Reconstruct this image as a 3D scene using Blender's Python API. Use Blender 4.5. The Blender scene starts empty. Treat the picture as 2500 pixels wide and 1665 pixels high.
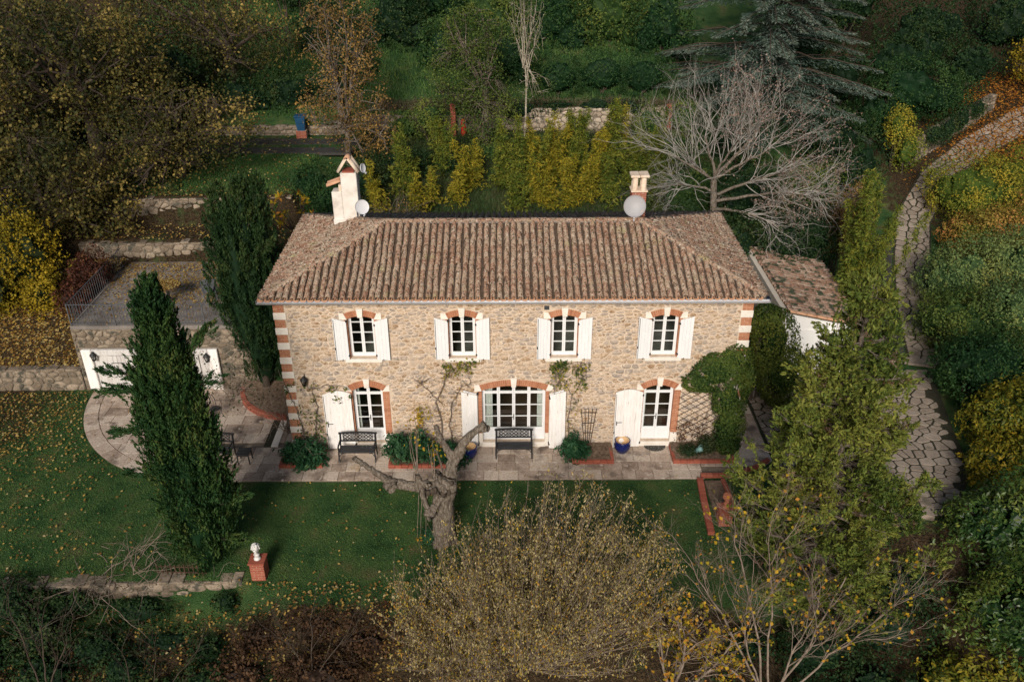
import bpy, math, random
import numpy as np
from mathutils import Vector, Matrix
scene = bpy.context.scene
col = scene.collection
R = math.radians
# ------------------------------------------------------------------ camera, sky, sun, exposure
cam = bpy.data.cameras.new('camera'); cam.lens = 30.85; cam.sensor_width = 36.0
cam.clip_start = 0.1; cam.clip_end = 2000
camo = bpy.data.objects.new('camera', cam); col.objects.link(camo)
camo.matrix_world = (Matrix.Translation((-0.193, -24.713, 18.05)) @ Matrix.Rotation(R(-0.326), 4, 'Z')
                     @ Matrix.Rotation(R(90 - 29.338), 4, 'X') @ Matrix.Rotation(R(-0.145), 4, 'Z'))
scene.camera = camo
SUN_EL, SUN_AZ = 29.0, 9.0          # degrees above horizon; degrees left of straight behind the camera
world = bpy.data.worlds.new('World'); scene.world = world; world.use_nodes = True
wn = world.node_tree
sky = wn.nodes.new('ShaderNodeTexSky'); sky.sky_type = 'NISHITA'; sky.sun_disc = False
sky.sun_elevation = R(SUN_EL); sky.sun_rotation = R(180 + SUN_AZ)
sky.air_density = 1.2; sky.dust_density = 2.5
wn.links.new(sky.outputs[0], wn.nodes['Background'].inputs[0])
wn.nodes['Background'].inputs[1].default_value = 0.06
sun = bpy.data.lights.new('sun', 'SUN'); sun.energy = 3.7; sun.angle = R(17); sun.color = (1.0, 0.93, 0.85)
suno = bpy.data.objects.new('sun', sun); col.objects.link(suno)
sd = Vector((-math.sin(R(SUN_AZ)) * math.cos(R(SUN_EL)), -math.cos(R(SUN_AZ)) * math.cos(R(SUN_EL)), math.sin(R(SUN_EL))))
suno.rotation_euler = sd.to_track_quat('Z', 'Y').to_euler(); suno.location = sd * 60
scene.view_settings.view_transform = 'Standard'; scene.view_settings.look = 'None'
scene.view_settings.exposure = 0.1; scene.view_settings.gamma = 1.0
scene.view_settings.use_curve_mapping = False
scene.cycles.use_denoising = True
scene.cycles.max_bounces = 6; scene.cycles.transparent_max_bounces = 8

# ------------------------------------------------------------------ object helpers
def tag(o, label=None, cat=None, group=None, kind=None):
    for k, v in (('label', label), ('category', cat), ('group', group), ('kind', kind)):
        if v: o[k] = v
    return o
def link(name, data, parent=None, loc=None, rot=None, scl=None):
    o = bpy.data.objects.new(name, data); col.objects.link(o)
    if parent: o.parent = parent
    if loc is not None: o.location = loc
    if rot is not None: o.rotation_euler = rot
    if scl is not None: o.scale = scl
    return o
def empty(name, loc=(0, 0, 0), label=None, cat=None, group=None, rz=0.0, parent=None):
    o = link(name, None, parent, loc, (0, 0, rz)); o.empty_display_size = 0.2
    return tag(o, label, cat, group)

def amesh(name, V, faces, mat=None, rnd=None, smooth=False):
    """mesh from numpy arrays: V (n,3); faces: list of (m,k) index arrays"""
    me = bpy.data.meshes.new(name)
    V = np.asarray(V, np.float32); me.vertices.add(len(V)); me.vertices.foreach_set('co', V.ravel())
    faces = [np.asarray(f, np.int32) for f in faces if len(f)]
    li = np.concatenate([f.ravel() for f in faces]); tot = np.concatenate([np.full(len(f), f.shape[1], np.int32) for f in faces])
    st = np.concatenate([[0], np.cumsum(tot)[:-1]]).astype(np.int32)
    me.loops.add(len(li)); me.loops.foreach_set('vertex_index', li)
    me.polygons.add(len(tot)); me.polygons.foreach_set('loop_start', st)
    if smooth: me.polygons.foreach_set('use_smooth', np.ones(len(tot), bool))
    me.update(calc_edges=True)
    if rnd is not None:
        a = me.attributes.new('rnd', 'FLOAT', 'POINT'); a.data.foreach_set('value', np.asarray(rnd, np.float32))
    if mat: me.materials.append(mat)
    return me

class MB:
    """collects simple solids, built as one mesh"""
    def __init__(s): s.v = []; s.f = []; s.r = []; s.sm = []
    def add(s, vs, fs, rnd=0.0, smooth=False):
        o = len(s.v); s.v += [tuple(map(float, p)) for p in vs]; s.f += [tuple(o + i for i in f) for f in fs]
        s.r += [rnd] * len(vs); s.sm += [smooth] * len(fs); return s
    def box(s, x0, x1, y0, y1, z0, z1, rnd=0.0):
        vs = [(x0, y0, z0), (x1, y0, z0), (x1, y1, z0), (x0, y1, z0), (x0, y0, z1), (x1, y0, z1), (x1, y1, z1), (x0, y1, z1)]
        return s.add(vs, [(0, 3, 2, 1), (4, 5, 6, 7), (0, 1, 5, 4), (1, 2, 6, 5), (2, 3, 7, 6), (3, 0, 4, 7)], rnd)
    def bev(s, x0, x1, y0, y1, z0, z1, b=0.01, rnd=0.0):
        """box with its edges chamfered"""
        c = ((x0 + x1) / 2, (y0 + y1) / 2, (z0 + z1) / 2); h = ((x1 - x0) / 2, (y1 - y0) / 2, (z1 - z0) / 2)
        b = min(b, *(0.45 * q for q in h)); vs = []; idx = {}
        for i in (-1, 1):
            for j in (-1, 1):
                for k in (-1, 1):
                    for a in range(3):
                        q = [i * (h[0] - b), j * (h[1] - b), k * (h[2] - b)]; q[a] = (i, j, k)[a] * h[a]
                        idx[(i, j, k, a)] = len(vs); vs.append(tuple(c[t] + q[t] for t in range(3)))
        fs = []
        for a in range(3):
            o = [t for t in range(3) if t != a]
            for sg in (-1, 1):
                q = []
                for (m, n) in ((-1, -1), (1, -1), (1, 1), (-1, 1)):
                    ss = [0, 0, 0]; ss[a] = sg; ss[o[0]] = m; ss[o[1]] = n; q.append(idx[(*ss, a)])
                fs.append(q)
            for m in (-1, 1):
                for n in (-1, 1):
                    q = []
                    for sg, ax in ((-1, o[0]), (1, o[0]), (1, o[1]), (-1, o[1])):
                        ss = [0, 0, 0]; ss[a] = sg; ss[o[0]] = m; ss[o[1]] = n; q.append(idx[(*ss, ax)])
                    fs.append(q)
        for i in (-1, 1):
            for j in (-1, 1):
                for k in (-1, 1): fs.append([idx[(i, j, k, a)] for a in range(3)])
        return s.add(vs, fs, rnd)
    def bar(s, p, q, w, h=None, rnd=0.0):
        """square bar from p to q"""
        p = Vector(p); q = Vector(q); d = (q - p); L = d.length; d.normalize(); h = h or w
        u = d.cross(Vector((0, 0, 1)) if abs(d.z) < .95 else Vector((0, 1, 0))).normalized(); v = u.cross(d)
        vs = []
        for e in (p, q):
            for (a, b) in ((-1, -1), (1, -1), (1, 1), (-1, 1)): vs.append(e + u * a * w / 2 + v * b * h / 2)
        return s.add(vs, [(0, 1, 2, 3), (7, 6, 5, 4), (0, 4, 5, 1), (1, 5, 6, 2), (2, 6, 7, 3), (3, 7, 4, 0)], rnd)
    def tube(s, pts, rad, n=8, cap=True, rnd=0.0):
        v, f = tube_arr(np.array(pts, float), np.broadcast_to(np.array(rad, float), (len(pts),)), n)
        fs = [tuple(q) for q in f]
        if cap: fs += [tuple(range(n))[::-1], tuple(range(len(v) - n, len(v)))]
        return s.add(v, fs, rnd, True)
    def lathe(s, prof, n=20, c=(0, 0, 0), rnd=0.0):
        """prof: (radius, z) pairs"""
        vs = []; fs = []
        for (r, z) in prof:
            for i in range(n):
                a = 2 * math.pi * i / n; vs.append((c[0] + r * math.cos(a), c[1] + r * math.sin(a), c[2] + z))
        for k in range(len(prof) - 1):
            for i in range(n):
                j = (i + 1) % n; fs.append((k * n + i, k * n + j, (k + 1) * n + j, (k + 1) * n + i))
        return s.add(vs, fs, rnd, True)
    def prism(s, poly, y0, y1, rnd=0.0):
        """poly of (x,z) counter-clockwise seen from -Y, extruded from y0 (front) to y1"""
        n = len(poly); vs = [(x, y0, z) for x, z in poly] + [(x, y1, z) for x, z in poly]
        fs = [tuple(range(n)), tuple(range(2 * n - 1, n - 1, -1))] + [(i, i + n, (i + 1) % n + n, (i + 1) % n) for i in range(n)]
        return s.add(vs, fs, rnd)
    def slab(s, poly, z0, z1, rnd=0.0):
        """poly of (x,y) counter-clockwise from above, extruded z0..z1"""
        n = len(poly); vs = [(x, y, z0) for x, y in poly] + [(x, y, z1) for x, y in poly]
        fs = [tuple(range(n))[::-1], tuple(range(n, 2 * n))] + [(i, (i + 1) % n, (i + 1) % n + n, i + n) for i in range(n)]
        return s.add(vs, fs, rnd)
    def ball(s, c, r, nu=10, nv=7, rnd=0.0):
        if not hasattr(r, '__len__'): r = (r, r, r)
        vs = []; fs = []
        for j in range(nv + 1):
            t = math.pi * j / nv
            for i in range(nu):
                a = 2 * math.pi * i / nu
                vs.append((c[0] + r[0] * math.sin(t) * math.cos(a), c[1] + r[1] * math.sin(t) * math.sin(a), c[2] + r[2] * math.cos(t)))
        for j in range(nv):
            for i in range(nu):
                k = (i + 1) % nu; fs.append((j * nu + i, (j + 1) * nu + i, (j + 1) * nu + k, j * nu + k))
        return s.add(vs, fs, rnd, True)
    def mesh(s, name, mat):
        me = bpy.data.meshes.new(name); me.from_pydata(s.v, [], s.f)
        me.polygons.foreach_set('use_smooth', s.sm)
        a = me.attributes.new('rnd', 'FLOAT', 'POINT'); a.data.foreach_set('value', s.r)
        me.materials.append(mat); me.update(); return me
    def build(s, name, mat, parent=None, loc=None, rot=None):
        return link(name, s.mesh(name, mat), parent, loc, rot)

def tube_arr(P, rad, n=6):
    """tube along points P (m,3) -> verts, quads"""
    m = len(P); T = np.gradient(P, axis=0); T /= np.linalg.norm(T, axis=1, keepdims=True) + 1e-9
    ref = np.array([0, 0, 1.0]) if abs(T[:, 2]).mean() < .8 else np.array([0, 1.0, 0])
    U = np.cross(T, ref); U /= np.linalg.norm(U, axis=1, keepdims=True) + 1e-9; W = np.cross(T, U)
    a = np.linspace(0, 2 * np.pi, n, endpoint=False)
    V = P[:, None] + (U[:, None] * np.cos(a)[None, :, None] + W[:, None] * np.sin(a)[None, :, None]) * rad[:, None, None]
    i = np.arange(m - 1)[:, None] * n; j = np.arange(n)[None]; k = (j + 1) % n
    F = np.stack([i + j, i + n + j, i + n + k, i + k], -1).reshape(-1, 4)
    return V.reshape(-1, 3), F

# ------------------------------------------------------------------ materials
def ramp_set(cr, stops, mode='LINEAR'):
    el = cr.color_ramp.elements; cr.color_ramp.interpolation = mode
    while len(el) > 1: el.remove(el[-1])
    for i, (p, c) in enumerate(stops):
        e = el[0] if i == 0 else el.new(p)
        e.position = p; e.color = (*c, 1)
def nmat(name, stops, scale=4.0, detail=6, rough=0.85, bump=0.3, bscale=None, rnd=0.0, stretch=(1, 1, 1), spec=0.25,
         fine=0.25, metal=0.0, bdist=0.02, spots=None):
    """procedural surface: world-position noise and a per-piece random value drive a colour ramp; finer noise varies it and gives relief"""
    m = bpy.data.materials.new(name); m.use_nodes = True; t = m.node_tree; N = t.nodes; Lk = t.links.new
    b = N['Principled BSDF']; b.inputs['Roughness'].default_value = rough; b.inputs['Metallic'].default_value = metal
    b.inputs['Specular IOR Level'].default_value = spec
    g = N.new('ShaderNodeNewGeometry'); mp = N.new('ShaderNodeMapping'); mp.inputs['Scale'].default_value = stretch
    Lk(g.outputs['Position'], mp.inputs['Vector'])
    n1 = N.new('ShaderNodeTexNoise'); n1.inputs['Scale'].default_value = scale; n1.inputs['Detail'].default_value = detail
    n1.inputs['Roughness'].default_value = 0.62; Lk(mp.outputs[0], n1.inputs['Vector'])
    mr = N.new('ShaderNodeMapRange'); mr.inputs[1].default_value = .3; mr.inputs[2].default_value = .7; Lk(n1.outputs[0], mr.inputs[0])
    fac = mr.outputs[0]
    if rnd:
        at = N.new('ShaderNodeAttribute'); at.attribute_name = 'rnd'; oi = N.new('ShaderNodeObjectInfo')
        ad = N.new('ShaderNodeMath'); Lk(at.outputs['Fac'], ad.inputs[0]); Lk(oi.outputs['Random'], ad.inputs[1])
        fr = N.new('ShaderNodeMath'); fr.operation = 'FRACT'; Lk(ad.outputs[0], fr.inputs[0])
        mx = N.new('ShaderNodeMix'); mx.inputs[0].default_value = rnd; Lk(mr.outputs[0], mx.inputs[2]); Lk(fr.outputs[0], mx.inputs[3]); fac = mx.outputs[0]
    cr = N.new('ShaderNodeValToRGB'); ramp_set(cr, stops); Lk(fac, cr.inputs[0])
    n2 = N.new('ShaderNodeTexNoise'); n2.inputs['Scale'].default_value = bscale or scale * 6; n2.inputs['Detail'].default_value = 5
    Lk(mp.outputs[0], n2.inputs['Vector'])
    m2 = N.new('ShaderNodeMapRange'); m2.inputs[1].default_value = .25; m2.inputs[2].default_value = .75
    m2.inputs[3].default_value = 1 - fine; m2.inputs[4].default_value = 1 + fine; Lk(n2.outputs[0], m2.inputs[0])
    vm = N.new('ShaderNodeVectorMath'); vm.operation = 'SCALE'; Lk(cr.outputs[0], vm.inputs[0]); Lk(m2.outputs[0], vm.inputs['Scale'])
    out = vm.outputs[0]
    if spots:                                   # patches of another colour (lichen, stain, moss)
        for (c, sc, lo, hi) in spots:
            n3 = N.new('ShaderNodeTexNoise'); n3.inputs['Scale'].default_value = sc; n3.inputs['Detail'].default_value = 4
            Lk(mp.outputs[0], n3.inputs['Vector'])
            m3 = N.new('ShaderNodeMapRange'); m3.inputs[1].default_value = lo; m3.inputs[2].default_value = hi; Lk(n3.outputs[0], m3.inputs[0])
            mx = N.new('ShaderNodeMix'); mx.data_type = 'RGBA'; Lk(m3.outputs[0], mx.inputs[0]); Lk(out, mx.inputs[6])
            mx.inputs[7].default_value = (*c, 1); out = mx.outputs[2]
    Lk(out, b.inputs['Base Color'])
    if bump:
        bp = N.new('ShaderNodeBump'); bp.inputs['Strength'].default_value = bump; bp.inputs['Distance'].default_value = bdist
        Lk(n2.outputs[0], bp.inputs['Height']); Lk(bp.outputs[0], b.inputs['Normal'])
    return m
def leafmat(name, stops, trans=0.25, rough=0.6, mode='LINEAR', spec=0.10):
    m = bpy.data.materials.new(name); m.use_nodes = True; t = m.node_tree; N = t.nodes; Lk = t.links.new
    b = N['Principled BSDF']; b.inputs['Roughness'].default_value = rough; b.inputs['Specular IOR Level'].default_value = spec
    at = N.new('ShaderNodeAttribute'); at.attribute_name = 'rnd'
    cr = N.new('ShaderNodeValToRGB'); ramp_set(cr, stops, mode); Lk(at.outputs['Fac'], cr.inputs[0]); Lk(cr.outputs[0], b.inputs['Base Color'])
    if trans:
        tr = N.new('ShaderNodeBsdfTranslucent'); Lk(cr.outputs[0], tr.inputs[0]); mx = N.new('ShaderNodeMixShader'); mx.inputs[0].default_value = trans
        Lk(b.outputs[0], mx.inputs[1]); Lk(tr.outputs[0], mx.inputs[2]); Lk(mx.outputs[0], N['Material Output'].inputs[0])
    return m
def ev(*cs): return [(i / max(1, len(cs) - 1), c) for i, c in enumerate(cs)]
M = {}
M['mortar'] = nmat('mortar', ev((.44, .33, .24), (.57, .455, .345), (.65, .535, .42)), 3, bump=.6, bscale=40, fine=.2, spots=[((.24, .17, .11), 11, .64, .72)])
M['stone'] = nmat('rubble_stone', [(0, (.17, .10, .06)), (.13, (.30, .19, .11)), (.30, (.44, .325, .22)), (.5, (.52, .40, .295)), (.66, (.40, .325, .265)), (.82, (.30, .25, .21)), (1, (.58, .47, .365))],
                  5, rnd=.62, bump=.8, bscale=20, fine=.32, bdist=.035, spots=[((.60, .485, .37), 6.5, .58, .63), ((.12, .085, .06), 13, .64, .70), ((.36, .30, .24), .9, .60, .85)])
M['old_mortar'] = nmat('old_wall_mortar', ev((.12, .10, .075), (.20, .165, .125)), 3, bump=.5, bscale=30)
M['old_stone'] = nmat('old_wall_stone', [(0, (.09, .07, .05)), (.4, (.18, .14, .10)), (.7, (.25, .20, .15)), (1, (.33, .26, .19))],
                      5, rnd=.6, bump=.6, bscale=20, fine=.3, spots=[((.07, .065, .05), 3.0, .52, .62)])
M['dressed'] = nmat('dressed_stone', ev((.66, .60, .52), (.74, .68, .60), (.78, .73, .66)), 3, bump=.15, bscale=30, fine=.08)
M['brick'] = nmat('orange_brick', ev((.30, .115, .06), (.41, .17, .09), (.48, .225, .13)), 8, rnd=.6, bump=.35, bscale=50, fine=.15)
M['redbrick'] = nmat('red_brick', ev((.21, .055, .034), (.29, .082, .05), (.35, .12, .075)), 8, rnd=.6, bump=.35, bscale=50, fine=.2)
M['brickjoint'] = nmat('brick_joint', ev((.52, .36, .25), (.60, .44, .32)), 8, bump=.3)
M['white'] = nmat('white_paint', ev((.70, .70, .70), (.77, .77, .77)), 2, rough=.5, bump=.12, bscale=12, fine=.06, stretch=(6, 6, .8))
M['oldwhite'] = nmat('weathered_white_paint', ev((.70, .65, .60), (.80, .77, .74), (.83, .81, .79)), 2.2, rough=.7, bump=.25, bscale=14, fine=.06, stretch=(6, 6, .7),
                     spots=[((.36, .30, .25), 3.5, .66, .74)])
M['peel'] = nmat('peeling_white_paint', ev((.42, .39, .37), (.54, .52, .50), (.62, .60, .58)), 2, rough=.75, bump=.3, bscale=12, fine=.1, stretch=(5, 5, .8),
                 spots=[((.06, .055, .05), 4.5, .66, .70)])
M['render'] = nmat('white_render', ev((.78, .77, .75), (.82, .81, .79)), 1, bump=.15, bscale=60, fine=.04)
M['cream'] = nmat('cream_render', ev((.52, .46, .38), (.60, .54, .45)), 1.5, bump=.2, bscale=50, fine=.06)
M['chimneyrender'] = nmat('stained_chimney_render', ev((.45, .39, .34), (.68, .63, .57), (.78, .74, .69)), 1.6, bump=.25, bscale=40, fine=.1)
M['tile'] = nmat('lichened_tile', [(0, (.09, .05, .034)), (.2, (.23, .125, .08)), (.42, (.36, .225, .155)), (.64, (.33, .25, .18)), (.84, (.45, .325, .245)), (1, (.46, .21, .12))],
                 9, rnd=.45, bump=1.0, bscale=30, fine=.5, bdist=.04,
                 spots=[((.52, .47, .38), 14, .60, .66), ((.33, .30, .15), 1.7, .62, .80), ((.045, .035, .026), 17, .56, .62)])
M['tiledirt_shade'] = nmat('tile_channel', ev((.04, .03, .022), (.085, .06, .043), (.13, .09, .065)), 9, bump=.6, bscale=40)  # channel dirt, darkened further so the gaps between tiles look shaded
M['annextile'] = nmat('mossy_annex_tile', ev((.10, .065, .045), (.26, .15, .10), (.34, .24, .18), (.42, .36, .28)), 7, rnd=.5, bump=.8, bscale=38, fine=.4,
                      spots=[((.05, .06, .035), 3, .52, .6)])
M['newtile'] = nmat('clay_tile', ev((.50, .25, .14), (.62, .38, .24)), 6, bump=.3, fine=.2)
M['potclay'] = nmat('pale_clay_tile', ev((.60, .46, .34), (.74, .62, .50)), 6, bump=.3, fine=.15)
M['zinc'] = nmat('zinc', ev((.46, .46, .48), (.58, .58, .60)), 3, rough=.5, metal=0.0, bump=.05, fine=.08, spec=.4)
M['iron'] = nmat('black_iron', ev((.012, .012, .013), (.025, .024, .024)), 8, rough=.55, bump=.1, spec=.4)
M['greyiron'] = nmat('grey_iron', ev((.06, .065, .075), (.11, .115, .125)), 8, rough=.55, bump=.1)
M['blackwood'] = nmat('black_painted_wood', ev((.012, .012, .014), (.03, .03, .032)), 6, rough=.5, bump=.2, stretch=(1, 6, 6), spec=.4)
M['darkwood'] = nmat('dark_wood', ev((.035, .022, .014), (.08, .05, .032)), 6, rough=.7, bump=.3, stretch=(1, 1, .2))
M['paving'] = nmat('sandstone_slab', [(0, (.15, .105, .075)), (.22, (.28, .21, .16)), (.5, (.40, .315, .25)), (.8, (.48, .40, .325)), (1, (.38, .26, .155))],
                   2.2, rnd=.6, bump=.4, bscale=16, fine=.3, spots=[((.13, .10, .08), 1.5, .54, .70), ((.54, .46, .385), 4, .60, .7)])
M['joint'] = nmat('paving_joint', ev((.12, .095, .07), (.20, .16, .12)), 4, bump=.4)
M['flag'] = nmat('crazy_flagstone', ev((.19, .15, .115), (.27, .22, .175), (.34, .285, .23)), 3, rnd=.5, bump=.35, bscale=18, fine=.22, spots=[((.09, .08, .055), 1.1, .56, .70)])
M['moss'] = nmat('mossy_joint', ev((.02, .022, .012), (.045, .04, .025)), 5, bump=.6)
M['gravel'] = nmat('dark_tarmac', ev((.03, .03, .028), (.06, .055, .05)), 5, bump=.6, bscale=60, spots=[((.05, .07, .02), 2, .58, .68)])
M['soil'] = nmat('garden_soil', ev((.07, .045, .03), (.16, .11, .075), (.26, .19, .13)), 9, bump=.9, bscale=40, fine=.4, bdist=.05)
M['concrete'] = nmat('old_concrete', ev((.11, .095, .085), (.19, .168, .15), (.27, .24, .215)), 1.4, bump=.3, bscale=20, fine=.2)
M['bark'] = nmat('pale_bark', ev((.05, .038, .028), (.16, .13, .10), (.30, .255, .21)), 5, bump=1.0, bscale=14, fine=.35, stretch=(4, 4, 1), bdist=.05)
M['darkbark'] = nmat('dark_bark', ev((.04, .03, .022), (.09, .068, .05)), 6, bump=.8, stretch=(3, 3, 1))
M['twig'] = nmat('grey_twig', ev((.10, .075, .055), (.20, .155, .12), (.29, .235, .19)), 4, bump=.2)
M['palewall'] = nmat('pale_wall_stone', [(0, (.22, .165, .12)), (.4, (.36, .29, .215)), (.7, (.44, .37, .29)), (1, (.50, .40, .30))], 5, rnd=.6, bump=.6, bscale=20, fine=.3, spots=[((.09, .08, .06), 3.0, .54, .64)])
M['palebark'] = nmat('lichened_pale_bark', ev((.14, .115, .085), (.30, .26, .20), (.44, .40, .32)), 4, bump=.5, bscale=12, fine=.2)
M['dishwhite'] = nmat('dish_white', ev((.55, .55, .57), (.62, .62, .64)), 2, rough=.4, bump=0.0, fine=.03)
M['dishgrey'] = nmat('dish_grey', ev((.27, .265, .275), (.34, .335, .345)), 1.5, rough=.45, bump=0.0, fine=.04, spots=[((.52, .42, .30), 2.5, .60, .75)])
M['blueglaze'] = nmat('blue_glaze', ev((.004, .008, .06), (.008, .018, .12)), 4, rough=.12, bump=0.0, spec=.6)
M['terracotta'] = nmat('terracotta', ev((.36, .12, .07), (.48, .19, .11)), 5, bump=.25, fine=.15)
M['ochreclay'] = nmat('ochre_clay', ev((.55, .36, .18), (.62, .43, .24)), 5, bump=.1)
M['statue'] = nmat('weathered_white_stone', ev((.30, .28, .26), (.62, .60, .58), (.74, .72, .70)), 14, bump=.4, fine=.25)
M['bluebin'] = nmat('blue_plastic', ev((.012, .05, .11), (.02, .075, .15)), 3, rough=.4, bump=0)
M['redpaint'] = nmat('red_paint', ev((.30, .015, .012), (.42, .025, .018)), 3, rough=.4, bump=0)
M['rubber'] = nmat('pebble_doormat', ev((.015, .017, .017), (.02, .022, .02), (.35, .32, .26)), 30, rough=.7, bump=.5)
M['verdigris'] = nmat('verdigris', ev((.09, .20, .19), (.20, .33, .31)), 8, rough=.5)
M['interior'] = nmat('interior_wall', ev((.34, .31, .27), (.40, .37, .33)), 1, bump=0)
M['floorwood'] = nmat('floor_boards', ev((.12, .07, .045), (.20, .12, .08)), 4, rough=.4, stretch=(1, 6, 1), bump=.1)
M['curtain'] = nmat('curtain', ev((.70, .68, .64), (.78, .76, .73)), 3, bump=.1)
def glassmat():
    m = bpy.data.materials.new('window_glass'); m.use_nodes = True; t = m.node_tree; N = t.nodes; Lk = t.links.new
    tr = N.new('ShaderNodeBsdfTransparent'); tr.inputs[0].default_value = (.86, .89, .88, 1); gl = N.new('ShaderNodeBsdfGlossy'); gl.inputs['Roughness'].default_value = .02
    fr = N.new('ShaderNodeFresnel'); fr.inputs[0].default_value = 1.5; mx = N.new('ShaderNodeMixShader')
    Lk(fr.outputs[0], mx.inputs[0]); Lk(tr.outputs[0], mx.inputs[1]); Lk(gl.outputs[0], mx.inputs[2]); Lk(mx.outputs[0], N['Material Output'].inputs[0])
    return m
M['glass'] = glassmat()

# ------------------------------------------------------------------ ground
def sst(a, b, x):
    t = np.clip((x - a) / (b - a), 0, 1); return t * t * (3 - 2 * t)
PZ = np.array([(-40, -.5), (4.9, .08), (9.6, .6), (13.4, 1.05), (17.6, 2.0), (20, 3.0), (23, 4.0), (25, 4.9), (40, 9.5), (90, 28), (400, 60)])
def wave(x, y, s=1.0):
    return (np.sin(x * .7 * s + 1.3) * np.cos(y * .9 * s + .4) + .5 * np.sin(x * 1.9 * s + y * 1.3 * s) + .3 * np.sin(x * 3.7 * s - y * 2.9 * s + 2)) / 1.8
def H(x, y):
    x = np.asarray(x, float); y = np.asarray(y, float)
    left = np.select([y < 4.05, y < 9.6, y < 11.7, y < 21.5], [0 * y - .05, 0 * y + 2.68, 0 * y + 3.6, 0 * y + 4.8], 5.4 + .36 * (y - 21.5))
    bank = np.where(y < 4.05, -.05, np.minimum(.85 + .42 * (y - 4.05), 2.9))
    left = np.where((x < -16.3) & (y < 9.6), bank, left)
    mid = np.interp(y, [3, 8.2, 19.4, 21.62, 21.66, 60, 400], [-.05, .1, 4.75, 4.8, 6.0, 20.0, 60])
    right = np.interp(y, PZ[:, 0], PZ[:, 1])
    a = sst(-9.7, -9.1, x); b = sst(8.0, 13.0, x)
    # beside the house on the left the bed climbs gently
    mid2 = np.where((x < -7.6) & (y < 21.5), np.interp(y, [1.5, 3.5, 9.6, 19.4, 21.6], [-.03, .25, 2.6, 4.75, 4.8]), mid)
    z = left * (1 - a) + (mid2 * (1 - b) + right * b) * a
    z = np.where(y < 3, -.05, z)
    z = np.where((x > 8.5) & (y < 5), np.minimum(-.02, -.02 + 0 * y), z)
    # the lawn ends and the garden falls away in front
    yb = -6.35 + sst(-8.2, -6.4, x) * (-.65 + .25 * np.sin(x * .6))
    yb = np.where(x > 5, -7.0 + .8 * (np.minimum(x, 9) - 5), yb)
    d = np.maximum(0, yb - y)
    bl = sst(-8.6, -6.2, x); fall = (np.minimum(d * 8, .9) + .30 * np.maximum(0, d - .1)) * (1 - bl) + bl * (.10 * np.minimum(d, 1) + .52 * np.maximum(0, d - .6))
    fall = np.where(x > 12, fall * .4, fall)
    z = z - np.minimum(fall, 7 + .02 * d)
    rough = np.where((y > 22) | (d > .5), .18, np.where((y > 8) & (x > -9), .10, .015))
    return z + rough * wave(x, y)
def gxy():
    xs = np.concatenate([np.linspace(-420, -60, 14), np.linspace(-55, -22, 34), np.arange(-21.5, 25, .34), np.linspace(25.5, 60, 34), np.linspace(70, 420, 14)])
    ys = np.concatenate([np.linspace(-400, -40, 12), np.linspace(-36, -14, 23), np.arange(-13.5, 23, .25), np.arange(23, 30, .5), np.linspace(30.5, 70, 40), np.linspace(75, 420, 16)])
    return xs, ys
gx, gy = gxy(); GX, GY = np.meshgrid(gx, gy); GZ = H(GX, GY)
nx, ny = len(gx), len(gy)
ii = (np.arange(ny - 1)[:, None] * nx + np.arange(nx - 1)[None]).ravel()
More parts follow.
